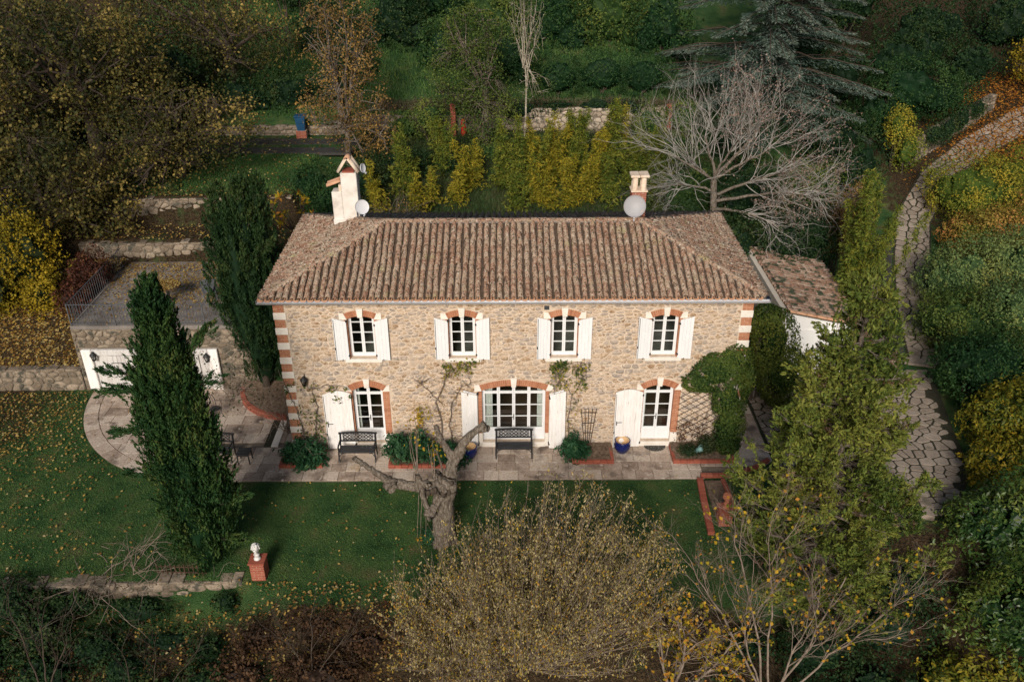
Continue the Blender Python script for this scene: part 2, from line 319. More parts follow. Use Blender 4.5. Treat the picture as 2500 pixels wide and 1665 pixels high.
# how much of the ground is leaf litter instead of grass (0..1)
def litter(x, y):
    l = np.zeros_like(x)
    l = np.maximum(l, sst(-15.5, -19, x) * sst(-4, 3, y))                      # under the trees on the left
    l = np.maximum(l, sst(-6.4, -8.0, y))                                      # rough ground in front
    l = np.maximum(l, ((x > -19) & (x < -8) & (y > 9.4) & (y < 13)).astype(float) * .8)
    l = np.maximum(l, sst(18, 21, x) * sst(14, 18, y))
    l = np.maximum(l, ((x < -16) & (y > 3.9)).astype(float))
    l = np.maximum(l, ((x > -7.6) & (x < 9) & (y > 7)).astype(float) * .35 * (y < 21))
    l = np.maximum(l, (x > 8.3) * sst(-3, -5, y))
    return np.clip(l + .25 * wave(x, y, 1.7) * (l > .02), 0, 1)
gm = bpy.data.materials.new('grass_and_litter'); gm.use_nodes = True
def _ground():
    t = gm.node_tree; N = t.nodes; Lk = t.links.new; b = N['Principled BSDF']; b.inputs['Roughness'].default_value = .95; b.inputs['Specular IOR Level'].default_value = .1
    g = N.new('ShaderNodeNewGeometry'); at = N.new('ShaderNodeAttribute'); at.attribute_name = 'rnd'
    def noise(s, d=6):
        n = N.new('ShaderNodeTexNoise'); n.inputs['Scale'].default_value = s; n.inputs['Detail'].default_value = d; Lk(g.outputs['Position'], n.inputs['Vector'])
        mr = N.new('ShaderNodeMapRange'); mr.inputs[1].default_value = .3; mr.inputs[2].default_value = .7; Lk(n.outputs[0], mr.inputs[0]); return mr.outputs[0]
    a = N.new('ShaderNodeValToRGB'); ramp_set(a, ev((.022, .056, .018), (.042, .096, .030), (.068, .122, .038), (.115, .120, .050))); Lk(noise(1.1, 8), a.inputs[0])
    c = N.new('ShaderNodeValToRGB'); ramp_set(c, ev((.016, .013, .009), (.042, .030, .017), (.075, .050, .027), (.12, .082, .042))); Lk(noise(14, 6), c.inputs[0])
    ad = N.new('ShaderNodeMath'); ad.operation = 'MULTIPLY_ADD'; Lk(noise(3, 8), ad.inputs[0]); ad.inputs[1].default_value = .6; ad.inputs[2].default_value = -.3
    s = N.new('ShaderNodeMath'); s.use_clamp = True; Lk(at.outputs['Fac'], s.inputs[0]); Lk(ad.outputs[0], s.inputs[1])
    gt = N.new('ShaderNodeMapRange'); gt.inputs[1].default_value = .25; gt.inputs[2].default_value = .75; Lk(s.outputs[0], gt.inputs[0])
    mx = N.new('ShaderNodeMix'); mx.data_type = 'RGBA'; Lk(gt.outputs[0], mx.inputs[0]); Lk(a.outputs[0], mx.inputs[6]); Lk(c.outputs[0], mx.inputs[7])
    f = N.new('ShaderNodeMapRange'); f.inputs[3].default_value = .6; f.inputs[4].default_value = 1.3; Lk(noise(40, 4), f.inputs[0])
    vm = N.new('ShaderNodeVectorMath'); vm.operation = 'SCALE'; Lk(mx.outputs[2], vm.inputs[0]); Lk(f.outputs[0], vm.inputs['Scale']); Lk(vm.outputs[0], b.inputs['Base Color'])
    bp = N.new('ShaderNodeBump'); bp.inputs['Strength'].default_value = .9; bp.inputs['Distance'].default_value = .06; Lk(noise(30, 6), bp.inputs['Height']); Lk(bp.outputs[0], b.inputs['Normal'])
_ground()
gme = amesh('ground', np.stack([GX, GY, GZ], -1).reshape(-1, 3), [np.stack([ii, ii + 1, ii + nx + 1, ii + nx], -1)], gm, litter(GX, GY).ravel(), True)
tag(link('ground', gme), kind='structure')
# ------------------------------------------------------------------ masonry helpers
def clip_poly(poly, a, b, c):
    out = []; n = len(poly)
    for i in range(n):
        p, q = poly[i], poly[(i + 1) % n]; dp = a * p[0] + b * p[1] - c; dq = a * q[0] + b * q[1] - c
        if dp <= 0: out.append(p)
        if dp * dq < 0:
            t = dp / (dp - dq); out.append((p[0] + (q[0] - p[0]) * t, p[1] + (q[1] - p[1]) * t))
    return out
def parea(p): return .5 * abs(sum(p[i][0] * p[(i + 1) % len(p)][1] - p[(i + 1) % len(p)][0] * p[i][1] for i in range(len(p))))
def voronoi(P, box, ax=1.0, k=18):
    Q = P / np.array([ax, 1.0]); D = ((Q[:, None] - Q[None]) ** 2).sum(-1) if len(Q) < 2600 else None
    x0, x1, y0, y1 = box[0] / ax, box[1] / ax, box[2], box[3]; cells = []
    for i in range(len(Q)):
        d = D[i] if D is not None else ((Q - Q[i]) ** 2).sum(-1)
        nb = np.argsort(d)[1:k]; poly = [(x0, y0), (x1, y0), (x1, y1), (x0, y1)]
        for j in nb:
            a, b = Q[j] - Q[i]; c = ((Q[j] ** 2).sum() - (Q[i] ** 2).sum()) / 2; poly = clip_poly(poly, a, b, c)
            if len(poly) < 3: break
        cells.append([(p[0] * ax, p[1]) for p in poly])
    return cells
def scatter(rng, box, cell, ax=1.0, vary=.5):
    """jittered points of uneven spacing in a box"""
    x0, x1, y0, y1 = box; pts = []; y = y0
    while y < y1:
        h = cell * rng.uniform(1 - vary, 1 + vary); x = x0 - rng.uniform(0, cell * ax)
        while x < x1 + cell * ax:
            w = cell * ax * rng.uniform(1 - vary, 1 + vary); pts.append((x + w / 2, y + h / 2 + rng.uniform(-.4, .4) * h)); x += w
        y += h
    return np.array(pts)
def inset(poly, g):
    if len(poly) < 3: return []
    cx = sum(p[0] for p in poly) / len(poly); cy = sum(p[1] for p in poly) / len(poly)
    out = list(poly); n = len(poly)
    for i in range(n):
        p, q = poly[i], poly[(i + 1) % n]; ex, ey = q[0] - p[0], q[1] - p[1]; L = math.hypot(ex, ey)
        if L < 1e-6: continue
        nx_, ny_ = ey / L, -ex / L                      # one side; flip so that it points outward
        c = nx_ * p[0] + ny_ * p[1]
        if nx_ * cx + ny_ * cy > c: nx_, ny_, c = -nx_, -ny_, -c
        out = clip_poly(out, nx_, ny_, c - g)
        if len(out) < 3: return []
    return out
def soften(poly, t=.24):
    out = []; n = len(poly)
    for i in range(n):
        p, q = poly[i], poly[(i + 1) % n]
        out += [(p[0] + (q[0] - p[0]) * t, p[1] + (q[1] - p[1]) * t), (p[0] + (q[0] - p[0]) * (1 - t), p[1] + (q[1] - p[1]) * (1 - t))]
    return out
def rubble(rng, box, cell, ax, keep=(), gap=.014, amin=.006, vary=.5):
    polys = []
    for c in voronoi(scatter(rng, box, cell, ax, vary), box, ax):
        if len(c) < 3: continue
        cx = sum(p[0] for p in c) / len(c); cy = sum(p[1] for p in c) / len(c); dead = False
        for (a0, a1, b0, b1) in keep:
            if a0 < cx < a1 and b0 < cy < b1: dead = True; break
            xs = [p[0] for p in c]; ys = [p[1] for p in c]
            if max(xs) <= a0 or min(xs) >= a1 or max(ys) <= b0 or min(ys) >= b1: continue
            opts = [(a0 - cx, (1, 0, a0)), (cx - a1, (-1, 0, -a1)), (b0 - cy, (0, 1, b0)), (cy - b1, (0, -1, -b1))]
            c = clip_poly(c, *max(opts)[1])
            if len(c) < 3: dead = True; break
        if dead: continue
        c = inset(c, gap * rng.uniform(.5, 1.6))
        if len(c) < 3: continue
        c = [c[i] for i in range(len(c)) if math.hypot(c[i][0] - c[i - 1][0], c[i][1] - c[i - 1][1]) > .012]
        if len(c) >= 3 and parea(c) > amin: polys.append(soften(c, .18))
    return polys
def stone_geo(rng, poly, mapf, h, top=.78, sink=.03):
    n = len(poly); cx = sum(p[0] for p in poly) / n; cy = sum(p[1] for p in poly) / n
    tx, ty = rng.uniform(-.3, .3), rng.uniform(-.3, .3)
    vs = [mapf(p[0], p[1], -sink) for p in poly]
    vs += [mapf(cx + (p[0] - cx) * .97, cy + (p[1] - cy) * .97, h * .55) for p in poly]
    vs += [mapf(cx + (p[0] - cx) * top, cy + (p[1] - cy) * top, h * (1 + tx * (p[0] - cx) * 3 + ty * (p[1] - cy) * 3)) for p in poly]
    fs = []
    for k in range(2):
        fs += [(k * n + i, k * n + (i + 1) % n, (k + 1) * n + (i + 1) % n, (k + 1) * n + i) for i in range(n)]
    fs.append(tuple(range(2 * n, 3 * n)))
    return vs, fs, mapf(cx, cy, 0)
def ccw(poly):
    s = sum(poly[i][0] * poly[(i + 1) % len(poly)][1] - poly[(i + 1) % len(poly)][0] * poly[i][1] for i in range(len(poly)))
    return poly if s > 0 else poly[::-1]
def lay_stones(rng, polys, mapf, mat, parent, nmax=300, name='stone', rest='small_stones', hr=(.014, .034), top=.78, order=None, smooth=True):
    polys = sorted([ccw(p) for p in polys], key=order or (lambda p: -parea(p))); mb = MB()
    for i, p in enumerate(polys):
        if i >= nmax and len(p) > 9: p = p[::2]
        vs, fs, c = stone_geo(rng, p, mapf, rng.uniform(*hr), top)
        if i < nmax:
            m1 = MB(); m1.add([Vector(v) - Vector(c) for v in vs], fs, float(rng.random()), smooth); m1.build(name, mat, parent, c)
        else: mb.add(vs, fs, float(rng.random()), smooth)
    if mb.v: tag(mb.build(rest, mat, parent), kind='stuff')

# ------------------------------------------------------------------ the stone house
rg = np.random.default_rng(7)
XL, XR, DEP, WT = -7.59, 7.59, 6.54, 5.70
house = empty('stone_house', (0, 0, 0), 'long two-storey rubble stone house with white shutters and hipped tile roof', 'house')
WIN = [(-4.88, .86, 3.54, 5.0, 5.10), (-1.65, .86, 3.54, 5.0, 5.10), (1.63, .86, 3.54, 5.0, 5.10), (4.87, .86, 3.54, 5.0, 5.10)]
DOOR = [(-4.88, 1.02, .17, 2.30, 2.47), (0.0, 2.14, .17, 2.28, 2.47), (4.86, 1.02, .17, 2.30, 2.47)]
OPEN = [(c - w / 2, c + w / 2, z0, zt) for c, w, z0, zs, zt in WIN + DOOR]
def wall_holes(mb, x0, x1, z0, z1, holes, y0, y1):
    xs = sorted({x0, x1, *[h[0] for h in holes], *[h[1] for h in holes]}); zs = sorted({z0, z1, *[h[2] for h in holes], *[h[3] for h in holes]})
    V = {}; vs = []; fs = []
    def vid(i, j, k):
        if (i, j, k) not in V: V[(i, j, k)] = len(vs); vs.append((xs[i], (y0, y1)[k], zs[j]))
        return V[(i, j, k)]
    def solid(i, j):
        if i < 0 or j < 0 or i >= len(xs) - 1 or j >= len(zs) - 1: return False
        cx = (xs[i] + xs[i + 1]) / 2; cz = (zs[j] + zs[j + 1]) / 2
        return not any(h[0] < cx < h[1] and h[2] < cz < h[3] for h in holes)
    for i in range(len(xs) - 1):
        for j in range(len(zs) - 1):
            if not solid(i, j): continue
            fs.append((vid(i, j, 0), vid(i + 1, j, 0), vid(i + 1, j + 1, 0), vid(i, j + 1, 0)))
            fs.append((vid(i, j, 1), vid(i, j + 1, 1), vid(i + 1, j + 1, 1), vid(i + 1, j, 1)))
            for (di, dj, a, b) in ((-1, 0, (i, j + 1), (i, j)), (1, 0, (i + 1, j), (i + 1, j + 1)), (0, -1, (i, j), (i + 1, j)), (0, 1, (i + 1, j + 1), (i, j + 1))):
                if not solid(i + di, j + dj): fs.append((vid(*a, 0), vid(*a, 1), vid(*b, 1), vid(*b, 0)))
    mb.add(vs, fs)
m = MB(); wall_holes(m, XL, XR, -.3, WT, OPEN, 0, .38)
front = m.build('front_wall', M['mortar'], house)
m = MB(); m.box(XL, XL + .35, .385, DEP, -.3, WT); m.box(XR - .35, XR, .385, DEP, -.3, WT); m.box(XL + .355, XR - .355, DEP - .35, DEP, -.3, WT)
m.build('rear_wall', M['mortar'], house)
m = MB(); m.box(XL + .36, XR - .36, .39, DEP - .36, 2.85, 3.1); m.box(XL + .36, XR - .36, .39, DEP - .36, 5.4, 5.5)
for x in (-2.9, 2.9): m.box(x, x + .12, .395, DEP - .37, .21, 2.84); m.box(x, x + .12, .395, DEP - .37, 3.11, 5.39)
m.build('interior', M['interior'], house)
MB().box(XL + .36, XR - .36, .39, DEP - .36, -.2, .2).build('floor', M['floorwood'], house)
# rubble stones of the front
KEEP = [(a - .12, b + .12, c - .13, d + .02) for a, b, c, d in OPEN[:4]] + [(a - .24, b + .24, -.4, d + .02) for a, b, c, d in (OPEN[4], OPEN[6])] + [(OPEN[5][0] - .14, OPEN[5][1] + .14, -.4, OPEN[5][3] + .02)]
KEEP += [(-8, XL + .36, -1, 6), (XR - .36, 8, -1, 6), (.95, 1.15, 5.27, 5.45)]
KEEP += [(c - w / 2 + .02, c + w / 2 - .02, zt, zt + .21) for c, w, z0, zs, zt in WIN + DOOR]
fmap = lambda u, v, h: (u, -h, v)
lay_stones(rg, rubble(rg, (XL, XR, -.1, 5.66), .135, 1.8, KEEP, gap=.011, amin=.004, vary=.72), fmap, M['stone'], front, 300, hr=(.004, .024), top=.88)
# arches, keystones, jambs, sills
brick_unit = {}
def brick_mesh(L, h, d, mat='brick'):
    k = (round(L, 3), round(h, 3), round(d, 3), mat)
    if k not in brick_unit: brick_unit[k] = MB().bev(-L / 2, L / 2, 0, d, -h / 2, h / 2, .006).mesh('brick', M[mat])
    return brick_unit[k]
jambs = MB()
def arch(c, w, zs, zt, th, parent):
    s = zt - zs; hw = w / 2; Rr = (hw * hw + s * s) / (2 * s); zc = zt - Rr; A = math.asin(hw / Rr); kw = .085
    ring = []; n = 14; a0 = -A - .01; a1 = A + .01
    inn = [(c + Rr * math.sin(a0 + (a1 - a0) * i / n), zc + Rr * math.cos(a0 + (a1 - a0) * i / n)) for i in range(n + 1)]
    out = [(c + (Rr + th) * math.sin(a0 + (a1 - a0) * i / n), zc + (Rr + th) * math.cos(a0 + (a1 - a0) * i / n)) for i in range(n + 1)]
    vs = []
    for (x, z), (x2, z2) in zip(inn, out): vs += [(x, -.004, z), (x2, -.004, z2), (x, .3, z), (x2, .3, z2)]
    fs = []
    for i in range(n):
        a = i * 4; b = a + 4; fs += [(a, b, b + 1, a + 1), (a, a + 2, b + 2, b), (a + 1, b + 1, b + 3, a + 3)]
    fs += [(0, 1, 3, 2), (n * 4, n * 4 + 2, n * 4 + 3, n * 4 + 1)]
    ao = link('arch', MB().add(vs, fs).mesh('arch', M['brickjoint']), parent)
    bw = .068; nb = max(2, round((A - kw / Rr) * (Rr + th * .4) / bw)); st = (A - kw / Rr) / nb
    for sgn in (-1, 1):
        for i in range(nb):
            a = sgn * (kw / Rr + st * (i + .5)); wi = st * Rr * .86; wo = st * (Rr + th) * .86
            me = MB(); me.add([(-wi / 2, -.028, 0), (wi / 2, -.028, 0), (wo / 2, -.028, th - .006), (-wo / 2, -.028, th - .006),
                               (-wi / 2, .25, 0), (wi / 2, .25, 0), (wo / 2, .25, th - .006), (-wo / 2, .25, th - .006)],
                              [(0, 1, 2, 3), (7, 6, 5, 4), (0, 4, 5, 1), (1, 5, 6, 2), (2, 6, 7, 3), (3, 7, 4, 0)])
            me.build('brick', M['brick'], ao, (c + (Rr - .004) * math.sin(a), rg.uniform(-.004, .004), zc + (Rr - .004) * math.cos(a)), (0, a, 0))
    # keystone
    kz0, kz1 = zt - .03, zt + th + .07
    MB().prism([(c - .075, kz0), (c + .075, kz0), (c + .105, kz1), (c - .105, kz1)], -.075, .24).build('keystone', M['dressed'], ao)
    for sgn in (-1, 1):                                  # springer blocks
        x0 = c + sgn * (hw + .004); x1 = c + sgn * (hw + .24)
        ex, ez = c + sgn * (Rr + th) * math.sin(A), zc + (Rr + th) * math.cos(A)
        poly = [(x0, zs - .02), (x1, zs - .02), (x1, ez + .02), (ex, ez + .004)]
        MB().prism(poly if sgn > 0 else poly[::-1], -.03, .24).build('springer', M['dressed'], ao)
    return ao
def jamb(c, w, z0, zs, wid, dr):
    for sgn in (-1, 1):
        xa, xb = sorted((c + sgn * w / 2, c + sgn * (w / 2 + wid)))
        if sgn < 0: xb -= .0
        MB().box(xa + .003, xb - .003, -.006, .30, z0, zs).build('jamb_core', M['brickjoint'], house)
        z = z0; i = 0
        while z < zs - .03:
            h = min(.062, zs - z - .004)
            if wid > .16 and i % 2: cuts = [(xa - .004, (xa + xb) / 2 - .005), ((xa + xb) / 2 + .005, xb)]
            else: cuts = [(xa - .004 if sgn > 0 else xa, xb if sgn > 0 else xb + .004)]
            for (p, q) in cuts: jambs.bev(p, q, -.02 + rg.uniform(-.003, .003), .29, z + .006, z + h, .004, float(rg.random()))
            z += .068; i += 1
        if dr: MB().bev(xa - .006, xb + .012, -.035, .28, 0, z0 - .004, .01).build('jamb_base', M['dressed'], house)
for c, w, z0, zs, zt in WIN:
    arch(c, w, zs, zt, .21, house); jamb(c, w, z0 + .004, zs - .022, .10, False)
for i, (c, w, z0, zs, zt) in enumerate(DOOR):
    arch(c, w, zs, zt, .23, house); jamb(c, w, .55, zs - .022, .12 if i == 1 else .22, True)
    MB().bev(c - w / 2 - .02, c + w / 2 + .02, -.05, .33, -.05, z0 - .004, .012).build('step', M['dressed'], house)
tag(jambs.build('jamb_bricks', M['brick'], house), kind='stuff')
# quoins
for sgn, x in ((-1, XL), (1, XR)):
    z = 5.53; k = 0; qo = None
    mb = MB(); a, b = sorted((x, x - sgn * .33)); mb.box(a - .0, b, -.02, .35, -.2, 5.53)
    qo = mb.build('quoin', M['brickjoint'], house)
    a2, b2 = sorted((x + sgn * .04, x - sgn * .40)); MB().bev(a2, b2, -.06, .42, 5.535, 5.66, .01).build('cap_block', M['dressed'], qo)
    while z > 0:
        if k % 2 == 0:
            for r in range(4):
                zz = z - .036 - r * .0715; off = r % 2
                cuts = [(0, .22), (.23, .335)] if off else [(0, .105), (.115, .335)]
                for (p, q) in cuts:
                    L = q - p; xm = x + sgn * .012 - sgn * (p + q) / 2
                    link('brick', brick_mesh(L, .060, .10), qo, (xm, -.034, zz))
                link('brick', brick_mesh(.33, .060, .10), qo, (x + sgn * .012, .16, zz), (0, 0, sgn * math.pi / 2))
            z -= .288
        else:
            a2, b2 = sorted((x + sgn * .03, x - sgn * .375)); MB().bev(a2, b2, -.05, .40, z - .25, z - .004, .012).build('quoin_block', M['dressed'], qo)
            z -= .257
        k += 1
# vent
m = MB(); m.box(.97, 1.13, -.012, .02, 5.29, 5.43); v = m.build('vent', M['iron'], house)
for i in range(4): MB().box(.98, 1.12, -.024, -.013, 5.305 + i * .032, 5.318 + i * .032).build('vent_slat', M['greyiron'], v)
# glazed windows and doors
def pane(parent, x0, x1, z0, z1, y):
    MB().box(x0, x1, y, y + .006, z0, z1).build('pane', M['glass'], parent)
def glazed(name, c, w, z0, zt, nl, rows, mid, bot, parent, trans=None):
    """rows of panes between z=bot and zt; mid = meeting stile; trans = transom rail z"""
    fw = .045; yf, yb = .16, .225; mb = MB(); x0, x1 = c - w / 2, c + w / 2; top = zt + .06
    mb.box(x0, x0 + fw, yf, yb, z0, top); mb.box(x1 - fw, x1, yf, yb, z0, top)
    mb.box(x0 + fw, x1 - fw, yf + .002, yb, z0, z0 + .035)
    lw = (w - 2 * fw) / nl; st = .05; panes = []
    for l in range(nl):
        a = x0 + fw + l * lw; b = a + lw; a += .002; b -= .002; y0, y1 = yf + .008, yb - .008
        mb.box(a, a + st, y0, y1, z0 + .036, top); mb.box(b - st, b, y0, y1, z0 + .036, top)
        ai, bi = a + st, b - st
        mb.box(ai, bi, y0 + .004, y1, z0 + .036, bot)                    # bottom rail or panel
        if bot - z0 > .25: mb.bev(ai + .03, bi - .03, y0 - .012, y0 + .004, z0 + .11, bot - .06, .008)
        zs_ = [bot + (((trans or top) - bot) * r / rows) for r in range(rows + 1)]
        for r in range(rows):
            lo = zs_[r] + (.011 if r else 0); hi = zs_[r + 1] - (.011 if r < rows - 1 else 0)
            if r: mb.box(ai, bi, y0 + .006, y1, zs_[r] - .011, zs_[r] + .011)
            panes.append((ai + .001, bi - .001, lo, hi))
        if trans:
            mb.box(ai, bi, y0 - .006, y1, trans, trans + .085); panes.append((ai + .001, bi - .001, trans + .085, top))
    f = mb.build(name, M['white'], parent)
    for p in panes: pane(f, *p, .195)
    return f
for c, w, z0, zs, zt in WIN:
    f = glazed('window', c, w, z0 + .002, zt, 2, 4, .1, z0 + .125, house)
    MB().bev(c - w / 2 - .17, c + w / 2 + .17, -.075, .155, z0 - .125, z0 - .003, .012).build('sill', M['dressed'], f)
for i, (c, w, z0, zs, zt) in enumerate(DOOR):
    f = glazed('french_door', c, w, z0 + .002, zt, 4 if i == 1 else 2, 3, .1, .66, house, 2.05)
    m = MB(); m.bev(c - .012, c + .012, .13, .165, 1.0, 1.22, .005); m.bar((c - .01, .12, 1.12), (c - .09, .12, 1.12), .014); m.build('door_handle', M['iron'], f)
# shutters
def shutter(x0, x1, z0, z1a, z1b, y, rz=0.0, hinge=None, planks=4, rod=0, arched=False, mat='white', med=None, latch=False):
    """planked shutter in the facade plane; z1a/z1b: top at left and right edge; turned by rz about its hinge edge"""
    hx = x0 if hinge == 'L' else x1; root = empty('shutter', (hx, y, 0), parent=house, rz=rz); W_ = x1 - x0
    def ztop(x):
        t = (x - x0) / W_
        return z1a + (z1b - z1a) * t + (.13 * math.sin(math.pi * t) if arched else 0)
    for i in range(planks):
        a = x0 + W_ * i / planks; b = x0 + W_ * (i + 1) / planks; g = .0016
        MB().prism([(a + g - hx, z0), (b - g - hx, z0), (b - g - hx, ztop(b)), (a + g - hx, ztop(a))], -.017 + rg.uniform(-.0015, .0015), .014).build('plank', M[mat], root)
    m = MB()
    for zz in (z0 + .18, z1a - .25): m.box(x0 + .02 - hx, x1 - .02 - hx, .0145, .034, zz, zz + .08)
    m.build('ledge', M[mat], root)
    cx, cz = (x0 + x1) / 2 - hx, z0 + (z1a - z0) * (.56 if z0 > 1 else .60)
    m = MB(); R0 = .09; n = 18
    for i in range(n):
        a = 2 * math.pi * i / n; b = 2 * math.pi * (i + 1) / n
        m.bar((cx + R0 * math.cos(a), -.021, cz + R0 * math.sin(a)), (cx + R0 * math.cos(b), -.021, cz + R0 * math.sin(b)), .014, .012)
    for i in range(8):
        a = 2 * math.pi * i / 8; m.bar((cx + .02 * math.cos(a), -.020, cz + .02 * math.sin(a)), (cx + .072 * math.cos(a + .5), -.020, cz + .072 * math.sin(a + .5)), .016, .010)
    m.ball((cx, -.02, cz), .02, 8, 5); m.build('medallion', M[med or mat], root)
    if rod:
        m = MB(); xr = (x0 + .03 if rod < 0 else x1 - .03) - hx
        m.tube([(xr, -.028, z0 + .02), (xr, -.028, max(z1a, z1b) - .05)], .008, 6); m.ball((xr - .015, -.035, z0 + (z1a - z0) * .28), (.02, .02, .05), 6, 5); m.build('bolt_rod', M['iron'], root)
    m = MB()
    for zz in (z0 + .12, z1a - .16):
        s = 1 if hinge == 'L' else -1; m.box(*sorted((-s * .03, s * .02)), -.028, .03, zz, zz + .06)
    m.build('hinge', M['iron'], root)
    if latch:
        m = MB(); m.bar((x0 + .09 - hx, -.035, 1.06), (x0 + .26 - hx, -.035, 1.06), .018); m.box(x0 + .07 - hx, x0 + .10 - hx, -.03, -.017, .94, 1.1); m.build('latch', M['iron'], root)
    m = MB(); m.bar((cx, -.03, z0 - .02), (cx, -.03, z0 + .035), .016); m.box(cx - .012, cx + .012, -.03, .06, z0 - .032, z0 - .02); m.build('catch', M['iron'], root)
    return root
for i, (c, w, z0, zs, zt) in enumerate(WIN):
    hw = w / 2
    shutter(c - hw - .45, c - hw - .02, z0 + .005, zt - .02, zs - .06, -.085, R(4), 'R', 4, -1)
    shutter(c + hw + .02, c + hw + .45, z0 + .005, zs - .06, zt - .02, -.085, R(-5), 'L', 4, 0, med='oldwhite' if i in (0, 2) else None)
shutter(-6.37, -5.43, .03, 2.22, 2.24, -.09, R(3), 'R', 9, -1, True, 'oldwhite', latch=True)
shutter(3.40, 4.32, .03, 2.24, 2.22, -.09, R(3), 'R', 9, -1, True, 'oldwhite', latch=True)
shutter(-1.75, -1.22, .03, 2.36, 2.18, -.16, R(6), 'R', 5, 0, False, 'oldwhite'); shutter(-1.68, -1.21, .03, 2.34, 2.18, -.075, R(2), 'R', 5, 0, False, 'white')
shutter(1.21, 1.74, .03, 2.18, 2.36, -.16, R(-6), 'L', 5, 0, False, 'oldwhite'); shutter(1.205, 1.68, .03, 2.18, 2.34, -.075, R(-2), 'L', 5, 0, False, 'white')
# ------------------------------------------------------------------ tiles
def tile_geo(r0=.084, r1=.071, h0=.112, h1=.095, L=.41, th=.016, n=6):
    vs = []
    for (r, h, y) in ((r0, h0, 0), (r1, h1, L), (r0 - th, h0 - th, .001)):
        for i in range(n + 1):
            a = math.pi * i / n; vs.append((r * math.cos(a), y, h * math.sin(a)))
    k = n + 1; fs = []
    for i in range(n):
        fs.append((i, i + 1, k + i + 1, k + i)); fs.append((i + 1, i, 2 * k + i, 2 * k + i + 1))
    return np.array(vs), np.array(fs)[:, ::-1]
TV, TF = tile_geo()
class TileSheet:
    """rows of cover tiles on a roof plane"""
    def __init__(s, rng): s.rng = rng; s.T = []
    def plane(s, o, e, sl, length, limit, pitch=.222, expo=.31, start=.11, over=.05, rowdir=1):
        o = np.array(o, float); e = np.array(e, float); sl = np.array(sl, float); sl /= np.linalg.norm(sl); n = np.cross(e, sl); c = start; rng = s.rng
        while c < length - .05:
            lim = limit(c); t = -over; j = 0; wob = rng.normal(0, .008); ph = rng.uniform(0, 6.28)
            while t < lim - .10:
                sc = min(1.0, (lim - t) / .41 + .05)
                ang = rng.normal(0, .035); y = np.cos(ang) * sl + np.sin(ang) * e; x = np.cross(y, n)
                tilt = .045 + rng.normal(0, .008); y2 = y * np.cos(tilt) - n * np.sin(tilt); z2 = np.cross(x, y2)
                pos = o + e * (c + wob + .012 * math.sin(t * 1.5 + ph) + rng.normal(0, .007)) + sl * (t + rng.normal(0, .012)) + n * (.042 + rng.normal(0, .007))
                k = rng.uniform(.94, 1.06); s.T.append((j, t, pos, np.stack([x * k, y2 * sc, z2 * k], 1), rng.random())); t += expo; j += 1
            c += pitch
    def build(s, parent, mat, nmax, key, rest='upper_tiles', name='roof_tile'):
        T = sorted(s.T, key=key); base = amesh(name, TV, [TF], mat, np.zeros(len(TV)), True)
        for (j, t, p, Rm, r) in T[:nmax]:
            o = link(name, base, parent); mt = Matrix.Identity(4)
            for a in range(3):
                mt[a][3] = p[a]
                for b in range(3): mt[a][b] = Rm[a, b]
            o.matrix_local = mt
        rs = T[nmax:]
        if rs:
            P = np.array([q[2] for q in rs]); RR = np.array([q[3] for q in rs]); V = np.einsum('nab,vb->nva', RR, TV) + P[:, None]
            F = TF[None] + (np.arange(len(rs)) * len(TV))[:, None, None]
            tag(link(rest, amesh(rest, V.reshape(-1, 3), [F.reshape(-1, 4)], mat, np.repeat([q[4] for q in rs], len(TV)), True), parent), kind='stuff')
OV, EZ, RZ = .28, 5.82, 6.96; RUN = DEP / 2 + OV; EL = XL - OV; ER = XR + OV; EF = -OV; EB = DEP + OV; SL = math.hypot(RUN, RZ - EZ)
rl, rr_, rm = EL + RUN, ER - RUN, DEP / 2
m = MB(); dz = -.012
m.add([(EL, EF, EZ + dz), (ER, EF, EZ + dz), (ER, EB, EZ + dz), (EL, EB, EZ + dz), (rl, rm, RZ + dz), (rr_, rm, RZ + dz),
       (EL, EF, EZ - .06), (ER, EF, EZ - .06), (ER, EB, EZ - .06), (EL, EB, EZ - .06)],
      [(0, 1, 5, 4), (1, 2, 5), (2, 3, 4, 5), (3, 0, 4), (9, 8, 7, 6), (0, 6, 7, 1), (1, 7, 8, 2), (2, 8, 9, 3), (3, 9, 6, 0)])
roof = m.build('roof', M['tiledirt_shade'], house)
ts = TileSheet(rg); k_ = SL / RUN
ts.plane((EL, EF, EZ), (1, 0, 0), (0, RUN, RZ - EZ), ER - EL, lambda c: k_ * min(c, ER - EL - c, RUN) - .06)
nfront = len(ts.T)
ts.plane((ER, EF, EZ), (0, 1, 0), (-RUN, 0, RZ - EZ), EB - EF, lambda c: k_ * min(c, EB - EF - c) - .06)
ts.plane((EL, EB, EZ), (0, -1, 0), (RUN, 0, RZ - EZ), EB - EF, lambda c: k_ * min(c, EB - EF - c) - .06)
ts.plane((ER, EB, EZ), (-1, 0, 0), (0, -RUN, RZ - EZ), ER - EL, lambda c: k_ * min(c, ER - EL - c, RUN) - .06)
ids = {id(t): i for i, t in enumerate(ts.T)}
ts.build(roof, M['tile'], 300, lambda t: (t[1] if t[2][1] < 3.2 and abs(t[3][0, 1]) < .5 else 50))
